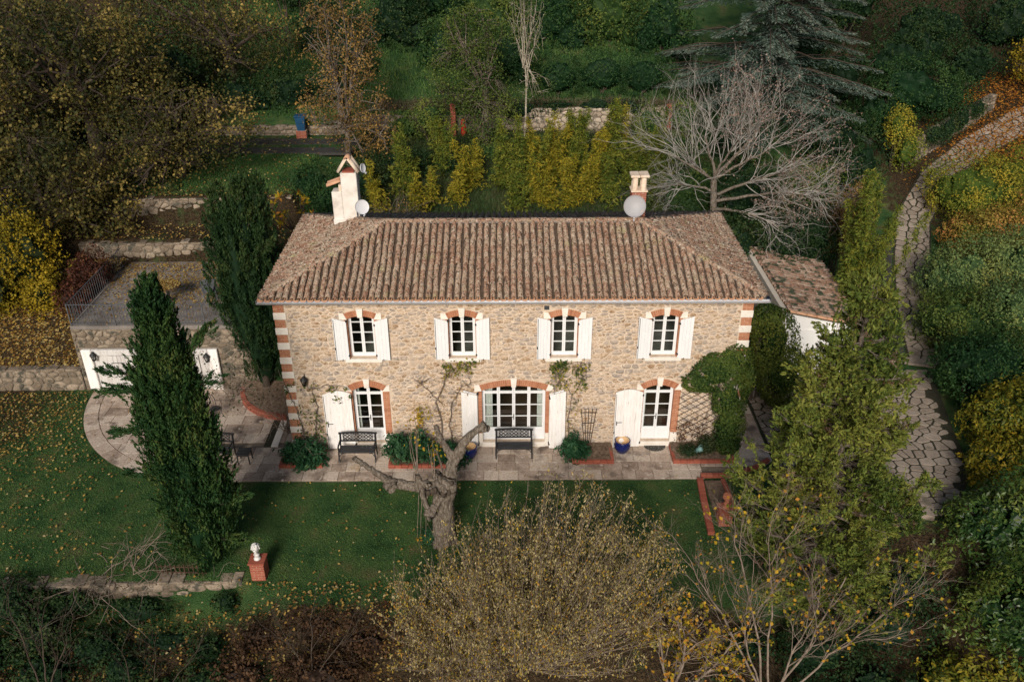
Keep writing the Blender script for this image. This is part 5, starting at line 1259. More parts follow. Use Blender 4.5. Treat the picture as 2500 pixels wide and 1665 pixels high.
G['bamboog'] = leafmat('green_bamboo', ev((.035, .070, .014), (.09, .13, .022), (.17, .19, .030), (.28, .26, .038)), .3)
G['cedar'] = leafmat('blue_cedar', ev((.016, .036, .028), (.042, .074, .058), (.09, .125, .098), (.18, .21, .165)), .08)
G['juniper'] = leafmat('juniper', ev((.026, .054, .013), (.075, .110, .022), (.16, .175, .034), (.27, .245, .050)), .12)
G['deadj'] = leafmat('dead_sprays', ev((.07, .035, .022), (.15, .085, .055), (.26, .19, .14)), .1)
G['hazel'] = leafmat('dry_hazel', [(0, (.10, .085, .038)), (.25, (.24, .195, .085)), (.5, (.38, .31, .145)), (.70, (.50, .41, .22)), (.76, (.34, .26, .03)), (.86, (.46, .32, .035)), (.94, (.46, .22, .035)), (1, (.17, .19, .035))], .3)
G['gold'] = leafmat('gold_leaf', ev((.12, .12, .015), (.34, .26, .02), (.46, .30, .025), (.40, .16, .03)), .3)
G['ivy'] = leafmat('ivy_sunlit', ev((.016, .040, .011), (.042, .074, .016), (.095, .125, .024), (.20, .20, .038)), .15)
G['planter'] = leafmat('planter_green', ev((.010, .042, .018), (.020, .066, .028), (.038, .095, .040), (.075, .135, .055)), .12)
G['hedgeyg'] = leafmat('yellow_green_hedge', ev((.045, .080, .014), (.115, .145, .022), (.23, .22, .028), (.42, .31, .034)), .2)
G['hedgered'] = leafmat('red_tinted_hedge', ev((.06, .090, .018), (.165, .155, .030), (.29, .205, .042), (.40, .16, .055)), .2)
G['hedgegrey'] = leafmat('grey_green_hedge', ev((.042, .085, .030), (.092, .145, .050), (.165, .21, .066), (.28, .28, .072)), .15)
G['glossy'] = leafmat('glossy_laurel', ev((.012, .038, .011), (.028, .066, .016), (.06, .10, .020), (.16, .18, .032)), .12, .4, spec=.25)
G['gy'] = leafmat('laurel_turning_yellow', ev((.028, .055, .012), (.085, .105, .016), (.23, .19, .020), (.44, .29, .026)), .2, .4)
G['grass'] = leafmat('grass_blades', ev((.022, .062, .019), (.046, .108, .028), (.080, .142, .036), (.14, .150, .052)), .15)
G['tall'] = leafmat('tall_grass', ev((.014, .028, .012), (.030, .048, .018), (.06, .075, .028), (.13, .115, .05)), .15)
G['dry'] = leafmat('dry_grass', ev((.05, .038, .024), (.12, .095, .06), (.20, .16, .10)), .15)
G['litter'] = leafmat('fallen_leaf', ev((.10, .05, .018), (.22, .115, .03), (.32, .20, .05), (.40, .28, .08), (.42, .34, .18)), .15)
G['orange'] = leafmat('orange_litter', ev((.20, .075, .018), (.36, .14, .025), (.44, .22, .04)), .15)
G['brush'] = leafmat('brown_brush', ev((.022, .014, .010), (.045, .026, .016), (.075, .042, .022), (.11, .06, .03)), .15)
G['pink'] = leafmat('withered_pinkish', ev((.14, .09, .065), (.26, .18, .14), (.36, .27, .22)), .25)

# ------------------------------------------------------------------ trees on the left
def P3(x, y, dz=0.0): return (x, y, float(H(x, y)) + dz)
orsh = lambda s: clumpy(1.6, s, .45)
leafy_tree('oak_tree', 'big autumn oak filling the upper left corner', (-20.0, 17.0), (-20.0, 17.0, 7.2), [((-20.5, 16.2, 9.6), (4.6, 3.8, 3.2)), ((-23.5, 15.5, 8.0), (3.4, 3, 3)), ((-17.6, 16.5, 8.4), (2.6, 2.6, 2.4))], 1150, 24, .23, .15, .10, G['oak'], seed=21, r0=.34, limbs=22, rsh=orsh(3), shell=.35, twig=.014)
leafy_tree('oak_tree', 'thinning oak with bare drooping branches above the shaded lawn', (-15.3, 14.6), (-15.1, 14.5, 6.3), [((-14.2, 13.9, 7.3), (3.3, 2.6, 1.9)), ((-16.4, 13.2, 6.2), (2.4, 2.2, 2.0))], 560, 15, .22, .135, .085, G['oak'], seed=22, r0=.24, limbs=20, rsh=orsh(4), shell=.3)
leafy_tree('oak_tree', 'dark oak crown hanging low over the stone bank', (-19.9, 10.6), (-19.8, 10.8, 5.0), [((-19.6, 10.2, 6.0), (3.0, 2.2, 2.4)), ((-22.2, 10.4, 5.4), (2.4, 2, 2.4)), ((-17.4, 10.6, 4.8), (1.8, 1.5, 1.7))], 760, 20, .22, .15, .10, G['oak'], seed=23, r0=.26, limbs=16, rsh=orsh(5), shell=.35)
leafy_tree('oak_tree', 'far brownish oak below the green slope', (-15.0, 24.0), (-14.9, 24.0, 8.4), [((-14.3, 23.4, 9.3), (3.6, 2.5, 2.0)), ((-18.5, 24.5, 10.4), (3.2, 2.6, 2.6))], 520, 18, .24, .15, .10, G['oak'], seed=24, r0=.24, limbs=14, rsh=orsh(6), shell=.35)
shrub('evergreen_bush', 'dark evergreen mass behind the upper left oaks', [((-18.8, 19.3, 6.3), (2.6, 1.2, 1.8)), ((-14.5, 22.6, 6.4), (2.4, 1.0, 1.2)), ((-23.5, 18.6, 6.2), (3, 1.6, 2.4))], G['deep'], 60, .15, .09, 25)
shrub('evergreen_bush', 'dark clipped bush behind the low wall and blue bin', [((-11.8, 23.0, 6.6), (1.8, 1.0, 1.3)), ((-9.4, 23.2, 6.8), (1.6, .9, 1.4))], G['deep'], 70, .13, .08, 26)
shrub('yellow_shrub', 'bright yellow shrub at the left edge of the picture', [((-19.4, 7.4, 4.2), (1.25, 1.0, 1.7)), ((-18.7, 6.7, 2.9), (1.2, .9, 1.2)), ((-20.6, 6.6, 3.0), (1.5, 1.0, 1.6))], G['yellow'], 150, .105, .07, 27, loose=1.3, depth=.6, coremat=G['oak'], amp=.32)
shrub('red_shrub', 'dark red-brown shrub at the left end of the terrace', [((-17.0, 7.4, 3.2), (.9, .8, .95)), ((-17.3, 6.4, 2.6), (.8, .7, .8))], G['red'], 210, .09, .055, 28, loose=1.1, depth=.4)
shrub('evergreen_bush', 'dark bush between the terrace back wall and the tall cypress', [((-11.3, 9.9, 3.8), (1.1, .7, 1.1)), ((-10.4, 8.6, 3.5), (.8, .7, .9))], G['deep'], 150, .10, .06, 29)
# front cypress
def cypress(name, label, x, y, spires, mat, seed, ntuft=900, branches=()):
    rng = np.random.default_rng(seed); z = float(H(x, y)); root = empty(name, (x, y, z), label, 'cypress'); lv = Leaves(rng); T = Tubes(); core = MB()
    for (dx, dy, h0, h1, rmax, share) in spires:
        n = int(ntuft * share); t = rng.random(n) ** .82; h = h0 + (h1 - h0) * t; prof = np.interp(t, [0, .06, .22, .45, .65, .82, .93, 1], [.55, .80, 1, .97, .80, .52, .28, .04])
        a = rng.uniform(0, 2 * np.pi, n); lob = 1 + .15 * np.sin(3 * a + h * .7 + seed) + .13 * np.sin(5 * a - h * 1.9) * np.sin(h * 2.1 + a) + .07 * np.sin(11 * a + h); rr = rmax * prof * lob * (1 - .32 * rng.random(n) ** 2)
        O = np.stack([np.cos(a), np.sin(a), np.zeros(n)], 1); lean = np.array([dx, dy, 0]); Pn = np.array([x, y, z]) + lean * np.minimum(1, h / max(h1 * .45, .1))[:, None] + O * rr[:, None]; Pn[:, 2] += h
        D = unit(O * rng.uniform(.10, .42, n)[:, None] + np.array([0, 0, 1.0]) + rng.normal(0, .14, (n, 3)))
        cl = clumpy(.55, seed + 2, .85)(Pn, rng); tufts(rng, lv, Pn, D, 44, rng.uniform(.35, .75, n), .085, .115, .038, cl, .36)
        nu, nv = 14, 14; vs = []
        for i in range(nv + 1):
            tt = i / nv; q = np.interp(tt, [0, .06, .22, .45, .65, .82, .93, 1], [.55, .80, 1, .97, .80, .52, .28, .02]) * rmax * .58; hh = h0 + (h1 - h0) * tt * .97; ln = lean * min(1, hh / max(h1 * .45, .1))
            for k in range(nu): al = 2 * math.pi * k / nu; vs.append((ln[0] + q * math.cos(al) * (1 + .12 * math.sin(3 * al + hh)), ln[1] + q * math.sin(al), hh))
        core.add(vs, [(i * nu + k, i * nu + (k + 1) % nu, (i + 1) * nu + (k + 1) % nu, (i + 1) * nu + k) for i in range(nv) for k in range(nu)], .05, True)  # core kept at the darkest leaf tone to shade the crown's inside
    for (h, ang, ln, up_) in branches:                       # loose side branches breaking the outline
        d = unit(np.array([math.cos(R(ang)), math.sin(R(ang)), up_])); r = spires[0][4] * np.interp(h / spires[0][3], [0, .22, .45, .65, .82, 1], [.6, 1, .97, .8, .52, .04]) * .8
        p0 = np.array([x, y, z + h]) + np.array([math.cos(R(ang)), math.sin(R(ang)), 0]) * r; n = int(ln * 20); tt = rng.random(n)[:, None]; Pn = p0 + d * ln * tt + rng.normal(0, .06, (n, 3)); T.add(curve(rng, p0 - d * r * .5, p0 + d * ln), np.linspace(.03, .01, 7), 5)
        tufts(rng, lv, Pn, unit(d + rng.normal(0, .3, (n, 3)) + np.array([0, 0, .3])), 56, .34, .06, .10, .030, clumpy(.8, seed + 3, .6)(Pn, rng), .45)
    T.add(curve(rng, (x, y, z - .1), (x, y, z + spires[0][3] * .8)), np.linspace(.16, .03, 7), 7); lv.build('crown', mat, root, (x, y, z)); core.build('inner_foliage', mat, root); T.build('trunk', M['darkbark'], root, (x, y, z))
cypress('cypress_tree', 'big ragged cypress standing on the lawn in front of the left patio', -8.88, -5.55, [(0, .05, 0.05, 8.65, .88, .68), (-.38, -.1, 2.2, 7.0, .48, .16), (.40, -.1, 1.2, 6.3, .52, .16)], G['cypress'], 31, 1500,
        [(6.8, 20, 1.0, .9), (6.3, 185, 1.1, .25), (5.9, 175, 1.25, -.05), (4.9, 190, .9, -.15), (3.3, 180, .9, -.1), (6.1, 355, .7, .2), (2.2, 0, .7, .2), (1.0, 350, .8, .1)])
cypress('cypress_tree', 'many-topped cypress against the left end of the house', -9.35, 3.6, [(.05, .2, .35, 7.9, .80, .36), (.55, .4, .8, 7.9, .62, .26), (-.75, .4, 2.2, 7.6, .72, .24), (-.35, -.1, 1.6, 7.0, .6, .14)], G['cypress2'], 32, 1120, [(6.6, 30, .8, 1.2), (5.5, 340, .8, 1.0), (5.2, 200, .8, .8), (6.2, 120, .9, 1.4)])
# loquat with yellow leaves beside the white chimney
def loquat():
    rng = np.random.default_rng(33); b = P3(-8.9, 8.9); root = empty('loquat_tree', b, 'loquat with large golden leaves behind the left roof corner', 'tree'); T = Tubes(); lv = Leaves(rng); fk = np.array([-8.8, 8.8, 4.3]); T.add(curve(rng, b, fk), np.linspace(.07, .05, 7), 6)
    for i in range(16):
        e = np.array([-8.75, 8.7, 5.35]) + rdir(rng, 1)[0] * np.array([.85, .6, .85]); Q = curve(rng, fk, e, 6, .15); T.add(Q, np.linspace(.03, .01, 6), 4); n = 11
        A = unit(rdir(rng, n) + np.array([0, 0, .1]) - np.array([0, .2, 0])); lv.add(e + A * .13, A, unit(np.cross(A, rdir(rng, n))), rng.uniform(.2, .34, n), rng.uniform(.07, .10, n))
    lv.build('crown', G['gold'], root, b); T.build('trunk', M['darkbark'], root, b)
loquat()
# ------------------------------------------------------------------ behind the house
leafy_tree('autumn_tree', 'slender tree with brown and orange leaves behind the white chimney', (-8.0, 17.6), (-7.9, 17.6, 6.4), [((-7.8, 17.6, 10.4), (2.0, 1.5, 2.3)), ((-7.9, 17.2, 7.4), (2.3, 1.6, 1.7)), ((-6.9, 16.9, 5.9), (1.6, 1.2, 1.2))], 560, 13, .17, .11, .07, G['brownleaf'], 'bark', seed=41, r0=.14, limbs=20, rsh=clumpy(1.2, 8, .5), shell=.3)
leafy_tree('leafy_tree', 'ivy-clad olive green tree over the bank behind the ridge', (-1.3, 19.6), (-1.2, 19.6, 6.9), [((-1.1, 19.3, 6.4), (1.6, 1.1, 1.6)), ((-2.2, 19.4, 8.3), (2.0, 1.3, 1.7)), ((-1.8, 19.6, 10.2), (1.8, 1.3, 1.4))], 620, 22, .17, .10, .06, G['olive'], 'bark', seed=42, r0=.16, limbs=16, rsh=clumpy(1, 9, .5), shell=.35)
leafy_tree('bare_birch', 'thin pale-stemmed tree with few leaves behind the ridge', (.75, 19.8), (.75, 19.8, 8.6), [((.8, 19.7, 10.6), (1.2, .9, 2.0)), ((1.2, 19.6, 7.6), (1.0, .7, .9))], 170, 7, .14, .08, .05, G['olive'], 'palebark', seed=43, r0=.05, limbs=18, shell=.2)
shrub('bank_shrub', 'green shrub with orange sprays left of the slender brick post', [((-4.2, 20.3, 5.9), (1.0, .8, 1.1)), ((-5.4, 20.2, 5.5), (.9, .7, .8))], G['olive'], 190, .10, .06, 44)
shrub('bank_shrub', 'shrub cascading over the bank behind the left half of the ridge', [((-5.2, 17.0, 4.6), (1.6, 1.0, 1.1)), ((-7.2, 15.8, 4.2), (1.5, .9, 1.3)), ((-3.0, 17.6, 4.5), (1.3, .8, .9))], G['deep'], 140, .10, .06, 45)
shrub('bank_shrub', 'dense green shrub behind the white chimney', [((-9.1, 13.4, 4.6), (1.4, 1.0, 1.4)), ((-8.0, 12.0, 4.4), (1.0, .9, 1.2))], G['dark'], 150, .10, .06, 46)
def bramble(name, label, c, r, n, L, seed, mat='darkbark', leaves=None, nl=0, lr=.012, up=.3):
    """tangle of arching bare stems"""
    rng = np.random.default_rng(seed); b = P3(c[0], c[1]); root = empty(name, b, label, 'shrub'); T = Tubes(); tips = []
    for i in range(n):
        p = np.array(b) + rng.normal(0, 1, 3) * np.array([r * .35, r * .25, 0]); d = unit(rdir(rng, 1)[0] * np.array([1, .8, .35]) + np.array([0, 0, up])); grow(rng, T, tips, p, d, L * rng.uniform(.6, 1.2), lr, 1, (2, 4), .6, 45, -.2, .5, 4, .25)
    T.build('stems', M[mat], root, b)
    if leaves:
        Q = np.concatenate(tips); Q = Q[rng.integers(0, len(Q), nl)] + rng.normal(0, .06, (nl, 3)); lv = Leaves(rng); lv.random(Q, .09, .055); lv.build('foliage', leaves, root, b)
bramble('bramble', 'tangle of brown brambles right of the white chimney', (-5.6, 13.6), 1.6, 60, 2.3, 47, 'twig', G['brownleaf'], 900, up=.6)
def bamboo(x, y, h, n, mat, label, seed, spread=.30, group='bamboos behind the ridge', L=.20, W=.036, dens=112):
    rng = np.random.default_rng(seed); b = P3(x, y); root = empty('bamboo', b, label, 'bamboo', group); T = Tubes(); lv = Leaves(rng)
    for i in range(n):
        p = np.array(b) + np.array([rng.normal(0, spread * .5), rng.normal(0, spread * .5), -.05]); hh = h * rng.uniform(.5, 1.12); q = p + np.array([rng.normal(0, spread), rng.normal(0, spread) - .1, hh]); Q = curve(rng, p, q, 9, .05); T.add(Q, np.linspace(.018, .004, 9), 4)
        m = int(hh * dens / 3.2); t = .16 + .84 * rng.random(m); C = np.stack([np.interp(t, np.linspace(0, 1, 9), Q[:, k]) for k in range(3)], 1); wd = (.62 * (1.15 - t) + .06)
        D = unit(rdir(rng, m) * np.array([1, 1, .35]) + np.array([0, 0, .15])); C = C + D * (wd * rng.random(m))[:, None]; k = 6; PP = np.repeat(C, k, 0) + rng.normal(0, .055, (m * k, 3)); A = unit(np.repeat(D, k, 0) + rng.normal(0, .6, (m * k, 3)) - np.array([0, 0, .3]))
        lv.add(PP, A, unit(np.cross(A, rdir(rng, m * k))), L * rng.uniform(.6, 1.3, m * k), W * rng.uniform(.7, 1.4, m * k), np.clip(np.repeat(.2 + .7 * rng.random(m), k) + rng.normal(0, .12, m * k), 0, 1))
    T.build('culms', G['bamboo'], root, b); lv.build('foliage', mat, root, b)
bspots = [(-5.1, 15.6, 3.3, 5, 'bamboog', 'tall green bamboo clump right of the brambles'), (-4.1, 15.0, 2.0, 3, 'bamboo', 'short yellow bamboo left of centre, below the green shrub'), (-1.9, 16.2, 2.5, 4, 'bamboo', 'bright yellow bamboo spire left of the bank centre'),
          (-2.7, 15.2, 1.9, 3, 'bamboo', 'small golden bamboo in front of the tall grass'), (-.4, 16.2, 3.0, 4, 'bamboog', 'feathery green bamboo with tall stems near the ridge centre'), (.55, 15.8, 3.4, 5, 'bamboog', 'tall arching bamboo just right of the ridge centre'),
          (1.3, 15.3, 2.7, 4, 'bamboo', 'golden bamboo leaning towards the right dish'), (2.2, 16.4, 3.3, 5, 'bamboo', 'dense yellow bamboo left of the big grey dish'), (3.1, 16.6, 3.4, 6, 'bamboog', 'broad olive bamboo behind the big grey dish'),
          (2.75, 14.9, 2.5, 4, 'bamboo', 'low golden bamboo nearest the ridge beside the dish'), (4.2, 16.4, 3.2, 6, 'bamboo', 'thick yellow bamboo above the brick chimney'), (5.0, 16.9, 3.2, 6, 'bamboog', 'green bamboo between chimney and bare tree'), (5.9, 16.2, 3.0, 6, 'bamboog', 'bamboo thicket under the bare tree branches'), (6.9, 15.4, 3.2, 6, 'bamboog', 'rightmost bamboo thicket behind the right roof corner')]
for i, (x, y, h, n, mt, lb) in enumerate(bspots): bamboo(x, y, h * 1.08, n + 2, G[mt], lb, 60 + i)
bmore = [(-3.4, 17.2, 2.8, 5, 'bamboog', 'dusky bamboo behind the small golden one'), (-6.2, 14.6, 2.6, 4, 'bamboo', 'yellow bamboo just right of the white chimney brambles'), (.1, 14.7, 1.9, 4, 'bamboog', 'low green bamboo at the middle of the ridge'), (1.8, 14.8, 2.2, 4, 'bamboo', 'knee-high golden bamboo in front of the dense yellow one'),
         (3.6, 15.3, 2.8, 5, 'bamboo', 'yellow bamboo immediately behind the big dish'), (4.7, 15.2, 2.6, 5, 'bamboog', 'leafy bamboo right of the brick chimney'), (2.6, 17.6, 3.0, 5, 'bamboog', 'back-row bamboo under the middle of the clipped hedge'), (5.6, 18.2, 2.8, 5, 'bamboo', 'back-row yellow bamboo below the right brick post'), (.9, 17.8, 2.4, 4, 'bamboo', 'thin yellow bamboo below the pale retaining wall')]
for i, (x, y, h, n, mt, lb) in enumerate(bmore): bamboo(x, y, h, n, G[mt], lb, 260 + i)
shrub('bank_shrub', 'dark leafy mass filling the bank among the bamboos', [((-.6, 18.6, 4.6), (2.0, .8, .8)), ((2.6, 18.9, 4.7), (2.0, .7, .8)), ((5.6, 19.0, 4.8), (2.0, .8, 1.0)), ((8.2, 18.4, 4.8), (1.6, .9, 1.3))], G['olive'], 80, .11, .065, 280)
shrub('bank_shrub', 'green shrub hiding the right end of the pale retaining wall', [((7.3, 20.7, 5.6), (1.1, .6, 1.0)), ((8.9, 20.8, 5.7), (1.0, .6, 1.1))], G['olive'], 120, .10, .06, 281)
shrub('hanging_ivy', 'dark creeper trailing over the top of the pale retaining wall', [((.3, 21.5, 6.0), (1.2, .35, .6)), ((2.4, 21.6, 6.2), (1.0, .3, .35)), ((4.6, 21.6, 6.25), (1.3, .3, .35)), ((6.4, 21.5, 6.1), (.9, .35, .5))], G['deep'], 170, .09, .055, 282, 'ivy', stems=False, amp=.3)
shrub('evergreen_bush', 'dark bush in the gap between the blue cedar and the rounded bush', [((18.6, 25.5, 6.6), (2.0, 1.2, 2.0)), ((17.0, 28.0, 8.2), (2.4, 1.4, 2.0)), ((22.5, 27.5, 7.2), (2.6, 1.4, 1.6))], G['deep'], 60, .14, .08, 283)
shrub('evergreen_bush', 'dark bushes above the path wall near the right edge', [((27.0, 27.6, 7.0), (2.0, 1.2, 1.6)), ((24.6, 29.0, 7.4), (2.2, 1.2, 1.8)), ((33.0, 29.5, 8.0), (2.6, 1.4, 1.8))], G['deep'], 60, .14, .08, 284)
shrub('evergreen_bush', 'shadowy evergreen wall behind the big oak', [((-22.5, 21.5, 8.5), (3.6, 1.5, 3.0)), ((-18.0, 22.0, 8.0), (3.0, 1.4, 2.4)), ((-27.0, 19.0, 7.6), (3.2, 2.0, 3.6))], G['deep'], 60, .15, .09, 285)
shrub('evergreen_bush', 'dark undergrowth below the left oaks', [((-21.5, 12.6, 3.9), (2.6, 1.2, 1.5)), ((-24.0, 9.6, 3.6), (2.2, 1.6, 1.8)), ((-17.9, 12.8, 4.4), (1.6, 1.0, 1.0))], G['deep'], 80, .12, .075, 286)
shrub('clipped_hedge', 'long dark clipped hedge above the pale retaining wall', [((2.6, 22.9, 7.4), (1.7, .9, 1.35)), ((4.9, 23.0, 7.5), (2.0, .9, 1.4)), ((7.2, 23.0, 7.4), (1.7, .9, 1.35))], G['dark'], 150, .10, .055, 48, 'hedge', amp=.07)
far = [((-10.6, 28.5, 9.3), (2.0, 1.6, 2.2), 'deep', 'dark round evergreen on the slope above the blue bin'), ((-6.6, 28.0, 9.6), (2.2, 1.6, 2.0), 'deep', 'shadowy bush high behind the autumn tree'), ((-4.4, 30.5, 10.6), (2.2, 1.8, 2.2), 'dark', 'tall dark shrub at the top behind the grassy bank'), ((-1.0, 28.5, 9.6), (2.2, 1.6, 2.4), 'olive', 'olive bush high behind the ivy-clad tree'),
       ((2.6, 28.0, 9.6), (2.2, 1.6, 2.4), 'dark', 'evergreen above the left end of the clipped hedge'), ((5.8, 28.2, 9.8), (2.3, 1.7, 2.4), 'olive', 'broad bush above the middle of the clipped hedge'), ((8.6, 27.0, 9.4), (1.8, 1.5, 2.2), 'dark', 'dark bush left of the blue cedar'), ((3.9, 32.5, 12.0), (4.2, 2.0, 2.2), 'deep', 'wide shadowy evergreen at the top edge of the picture'), ((-14.8, 33.5, 12.2), (3.0, 1.6, 1.6), 'olive', 'hedge at the top of the green slope')]
far += [((-3.4, 25.6, 8.4), (1.7, 1.2, 1.7), 'dark', 'dark shrub on the slope straight above the slender brick post'), ((-8.8, 25.4, 8.0), (1.5, 1.1, 1.5), 'deep', 'shadowy shrub on the slope behind the autumn tree foot'), ((-.2, 24.6, 8.0), (1.6, 1.1, 1.5), 'dark', 'dark shrub left of the clipped hedge behind the thin pale tree'), ((-12.6, 31.5, 11.4), (2.0, 1.4, 1.6), 'deep', 'dark bush at the top edge above the green slope')]
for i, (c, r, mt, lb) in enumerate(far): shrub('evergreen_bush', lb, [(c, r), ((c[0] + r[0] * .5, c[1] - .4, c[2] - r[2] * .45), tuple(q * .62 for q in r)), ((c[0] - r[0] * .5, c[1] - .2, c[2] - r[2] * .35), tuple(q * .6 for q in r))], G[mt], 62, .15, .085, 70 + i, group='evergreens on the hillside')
# blue cedar
def cedar():
    rng = np.random.default_rng(81); x, y = 13.8, 24.2; b = P3(x, y); root = empty('blue_cedar', b, 'blue-grey cedar with layered branches at the upper right', 'tree'); T = Tubes(); lv = Leaves(rng); Hh = 13.5; T.add(curve(rng, b, (x, y, b[2] + Hh), 9, .01), np.linspace(.32, .05, 9), 8)
    h = .4
    while h < Hh:
        Lb = 7.6 * (1 - h / (Hh + 1.2)) ** .8
        for k in range(8):
            a = rng.uniform(0, 2 * np.pi)
            if math.sin(a) > .55: continue                    # the far side stays thin
            d = np.array([math.cos(a), math.sin(a), 0]); ln = Lb * rng.uniform(.7, 1.08); s = np.linspace(0, 1, 8); Q = np.array([x, y, b[2] + h + rng.normal(0, .15)]) + d * (ln * s)[:, None]; Q[:, 2] += .35 * np.sin(s * 2.2) - .55 * s ** 2 + rng.normal(0, .05, 8)
            T.add(Q, np.linspace(.06, .012, 8), 4); m = int(86 * ln); t = .12 + .88 * rng.random(m) ** .75; C = np.stack([np.interp(t, s, Q[:, j]) for j in range(3)], 1); side = np.array([-d[1], d[0], 0]); w = ln * .30 * (1.08 - t) * (t * 3).clip(0, 1); off = rng.uniform(-1, 1, m) * w
            off = np.round(off / .16) * .16 + rng.normal(0, .03, m); C = C + side * off[:, None]; C[:, 2] -= .22 * np.abs(off) + .10 * rng.random(m)
            A = unit(d + side * np.sign(off)[:, None] * .9 + rng.normal(0, .25, (m, 3)) - np.array([0, 0, .22])); B = unit(np.cross(A, np.array([0, 0, 1.0]) + rng.normal(0, .35, (m, 3)))); lv.add(C, A, B, rng.uniform(.16, .30, m), rng.uniform(.04, .065, m), np.clip(.25 + .55 * t + rng.normal(0, .15, m), 0, 1))
        h += .42
    lv.build('crown', G['cedar'], root, b); T.build('trunk', M['darkbark'], root, b)
cedar()
# bare pale tree right of the roof
def bare_tree():
    rng = np.random.default_rng(83); b = P3(9.0, 11.6); root = empty('bare_tree', b, 'pale leafless tree spreading behind the right end of the roof', 'tree'); T = Tubes(); T2 = Tubes(); tips = []; c = np.array([8.7, 11.5, 5.6]); T.add(curve(rng, b, c), np.linspace(.17, .14, 7), 8)
    for (e, r) in (((10.2, 11.3, 7.5), .085), ((8.2, 11.8, 7.4), .075), ((6.9, 11.2, 6.7), .06), ((9.2, 10.9, 7.2), .065), ((7.6, 11.6, 6.4), .06), ((10.9, 11.6, 6.9), .065)):
        Q = curve(rng, c, e, 7, .20); T.add(Q, np.linspace(r, r * .6, 7), 6); d = unit(Q[-1] - Q[-3])
        for k in range(11): grow(rng, T2, tips, Q[-1 - k % 4], unit(d * .55 + rdir(rng, 1)[0] * .75 + np.array([.18, 0, .55])), rng.uniform(1.7, 2.9), r * .30, 2, (2, 4), .58, 30, .10, .30, 4)
    for (p, e, r) in (((8.9, 11.5, 4.6), (12.4, 10.6, 5.2), .08), ((8.9, 11.5, 4.9), (11.8, 11.0, 6.2), .075), ((9.0, 11.5, 4.3), (11.4, 10.2, 3.9), .07), ((8.8, 11.5, 5.0), (6.8, 10.8, 5.6), .06)):
        Q = curve(rng, p, e, 9, .10, .05); T.add(Q, np.linspace(r, r * .45, 9), 6); dx = unit(np.array(e) - np.array(p))
        for k in range(18): grow(rng, T2, tips, Q[rng.integers(3, 9)], unit(dx + np.array([.1, -.15, .10]) + rdir(rng, 1)[0] * .6), rng.uniform(1.2, 2.4), r * .30, 2, (2, 4), .58, 34, -.05, .40, 4)
    T.build('trunk', M['bark'], root, b); T2.build('twigs', M['greytwig'], root, b); Q = np.concatenate(tips); Q = Q[Q[:, 2] > 4.5]; n = 4200; w = rng.random(len(Q)) * (Q[:, 0] > 8.6); w = w / w.sum(); Q = Q[rng.choice(len(Q), n, p=w)] + rng.normal(0, .05, (n, 3)); lv = Leaves(rng); lv.random(Q, .085, .055); lv.build('crown', G['pink'], root, b)
bare_tree()
shrub('bank_shrub', 'mixed green and orange shrub below the bare tree branches', [((11.6, 10.6, 2.9), (1.5, 1.0, 1.5)), ((13.2, 11.2, 3.0), (1.3, 1.0, 1.5)), ((9.6, 10.2, 3.0), (1.3, .8, 1.8)), ((7.4, 10.6, 3.4), (1.3, .8, 1.9)), ((8.9, 10.4, 3.4), (1.1, .6, 1.0)), ((10.4, 12.6, 4.6), (1.8, .7, 1.6))], G['deep'], 120, .10, .06, 84)
shrub('bank_shrub', 'yellow-flecked shrub at the tip of the bare branches', [((14.6, 11.6, 3.6), (.9, .8, 1.6)), ((15.6, 12.6, 3.6), (.8, .7, 1.7))], G['brownleaf'], 130, .09, .06, 85, loose=1.2, depth=.5)
shrub('bank_shrub', 'green thicket behind the right roof corner', [((8.4, 14.6, 3.8), (2.2, 1.0, 1.8)), ((11.6, 15.2, 3.6), (2.2, 1.1, 1.9)), ((14.6, 16.2, 3.4), (1.8, 1.0, 1.7))], G['olive'], 90, .11, .065, 86)
shrub('evergreen_bush', 'dark shrubs at the foot of the blue cedar', [((12.0, 20.5, 5.0), (2.4, 1.2, 1.7)), ((16.6, 20.5, 4.7), (2.2, 1.4, 1.9)), ((17.6, 18.0, 3.8), (1.4, 1.2, 1.9))], G['deep'], 80, .12, .07, 87)
shrub('clipped_bush', 'large rounded dark bush above the path wall', [((21.6, 23.3, 6.4), (2.7, 1.7, 2.0)), ((23.9, 24.2, 5.9), (2.0, 1.5, 1.6)), ((19.7, 22.4, 5.4), (1.6, 1.3, 1.6))], G['dark'], 110, .11, .065, 88)
shrub('yellow_shrub', 'upright gold-flecked shrub in front of the rounded bush', [((20.3, 20.4, 5.3), (.75, .6, 1.2)), ((20.8, 20.0, 4.2), (.8, .6, 1.2))], G['hedgeyg'], 200, .10, .06, 89, loose=1.0, depth=.35)
shrub('hanging_ivy', 'ivy hanging over the path wall in dark fingers', [((22.6, 21.2, 4.7), (.8, .35, .7)), ((23.7, 22.0, 4.8), (.5, .3, .95)), ((24.7, 22.8, 5.1), (.55, .3, .9)), ((25.9, 23.6, 5.4), (.6, .35, .6))], G['deep'], 170, .09, .06, 90, 'ivy', stems=False)
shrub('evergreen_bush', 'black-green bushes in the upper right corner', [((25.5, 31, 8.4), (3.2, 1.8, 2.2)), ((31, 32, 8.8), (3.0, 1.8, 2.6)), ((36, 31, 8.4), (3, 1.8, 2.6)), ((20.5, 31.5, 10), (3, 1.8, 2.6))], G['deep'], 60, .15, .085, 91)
leafy_tree('autumn_tree', 'yellow-leaved branches at the right edge by the orange path', (30.5, 27.2), (30.3, 27.0, 7.2), [((29.9, 26.4, 7.6), (1.4, 1.2, 1.4)), ((30.6, 25.6, 6.2), (1.0, .9, .9))], 150, 14, .18, .14, .09, G['yellow'], seed=92, r0=.12, limbs=8)
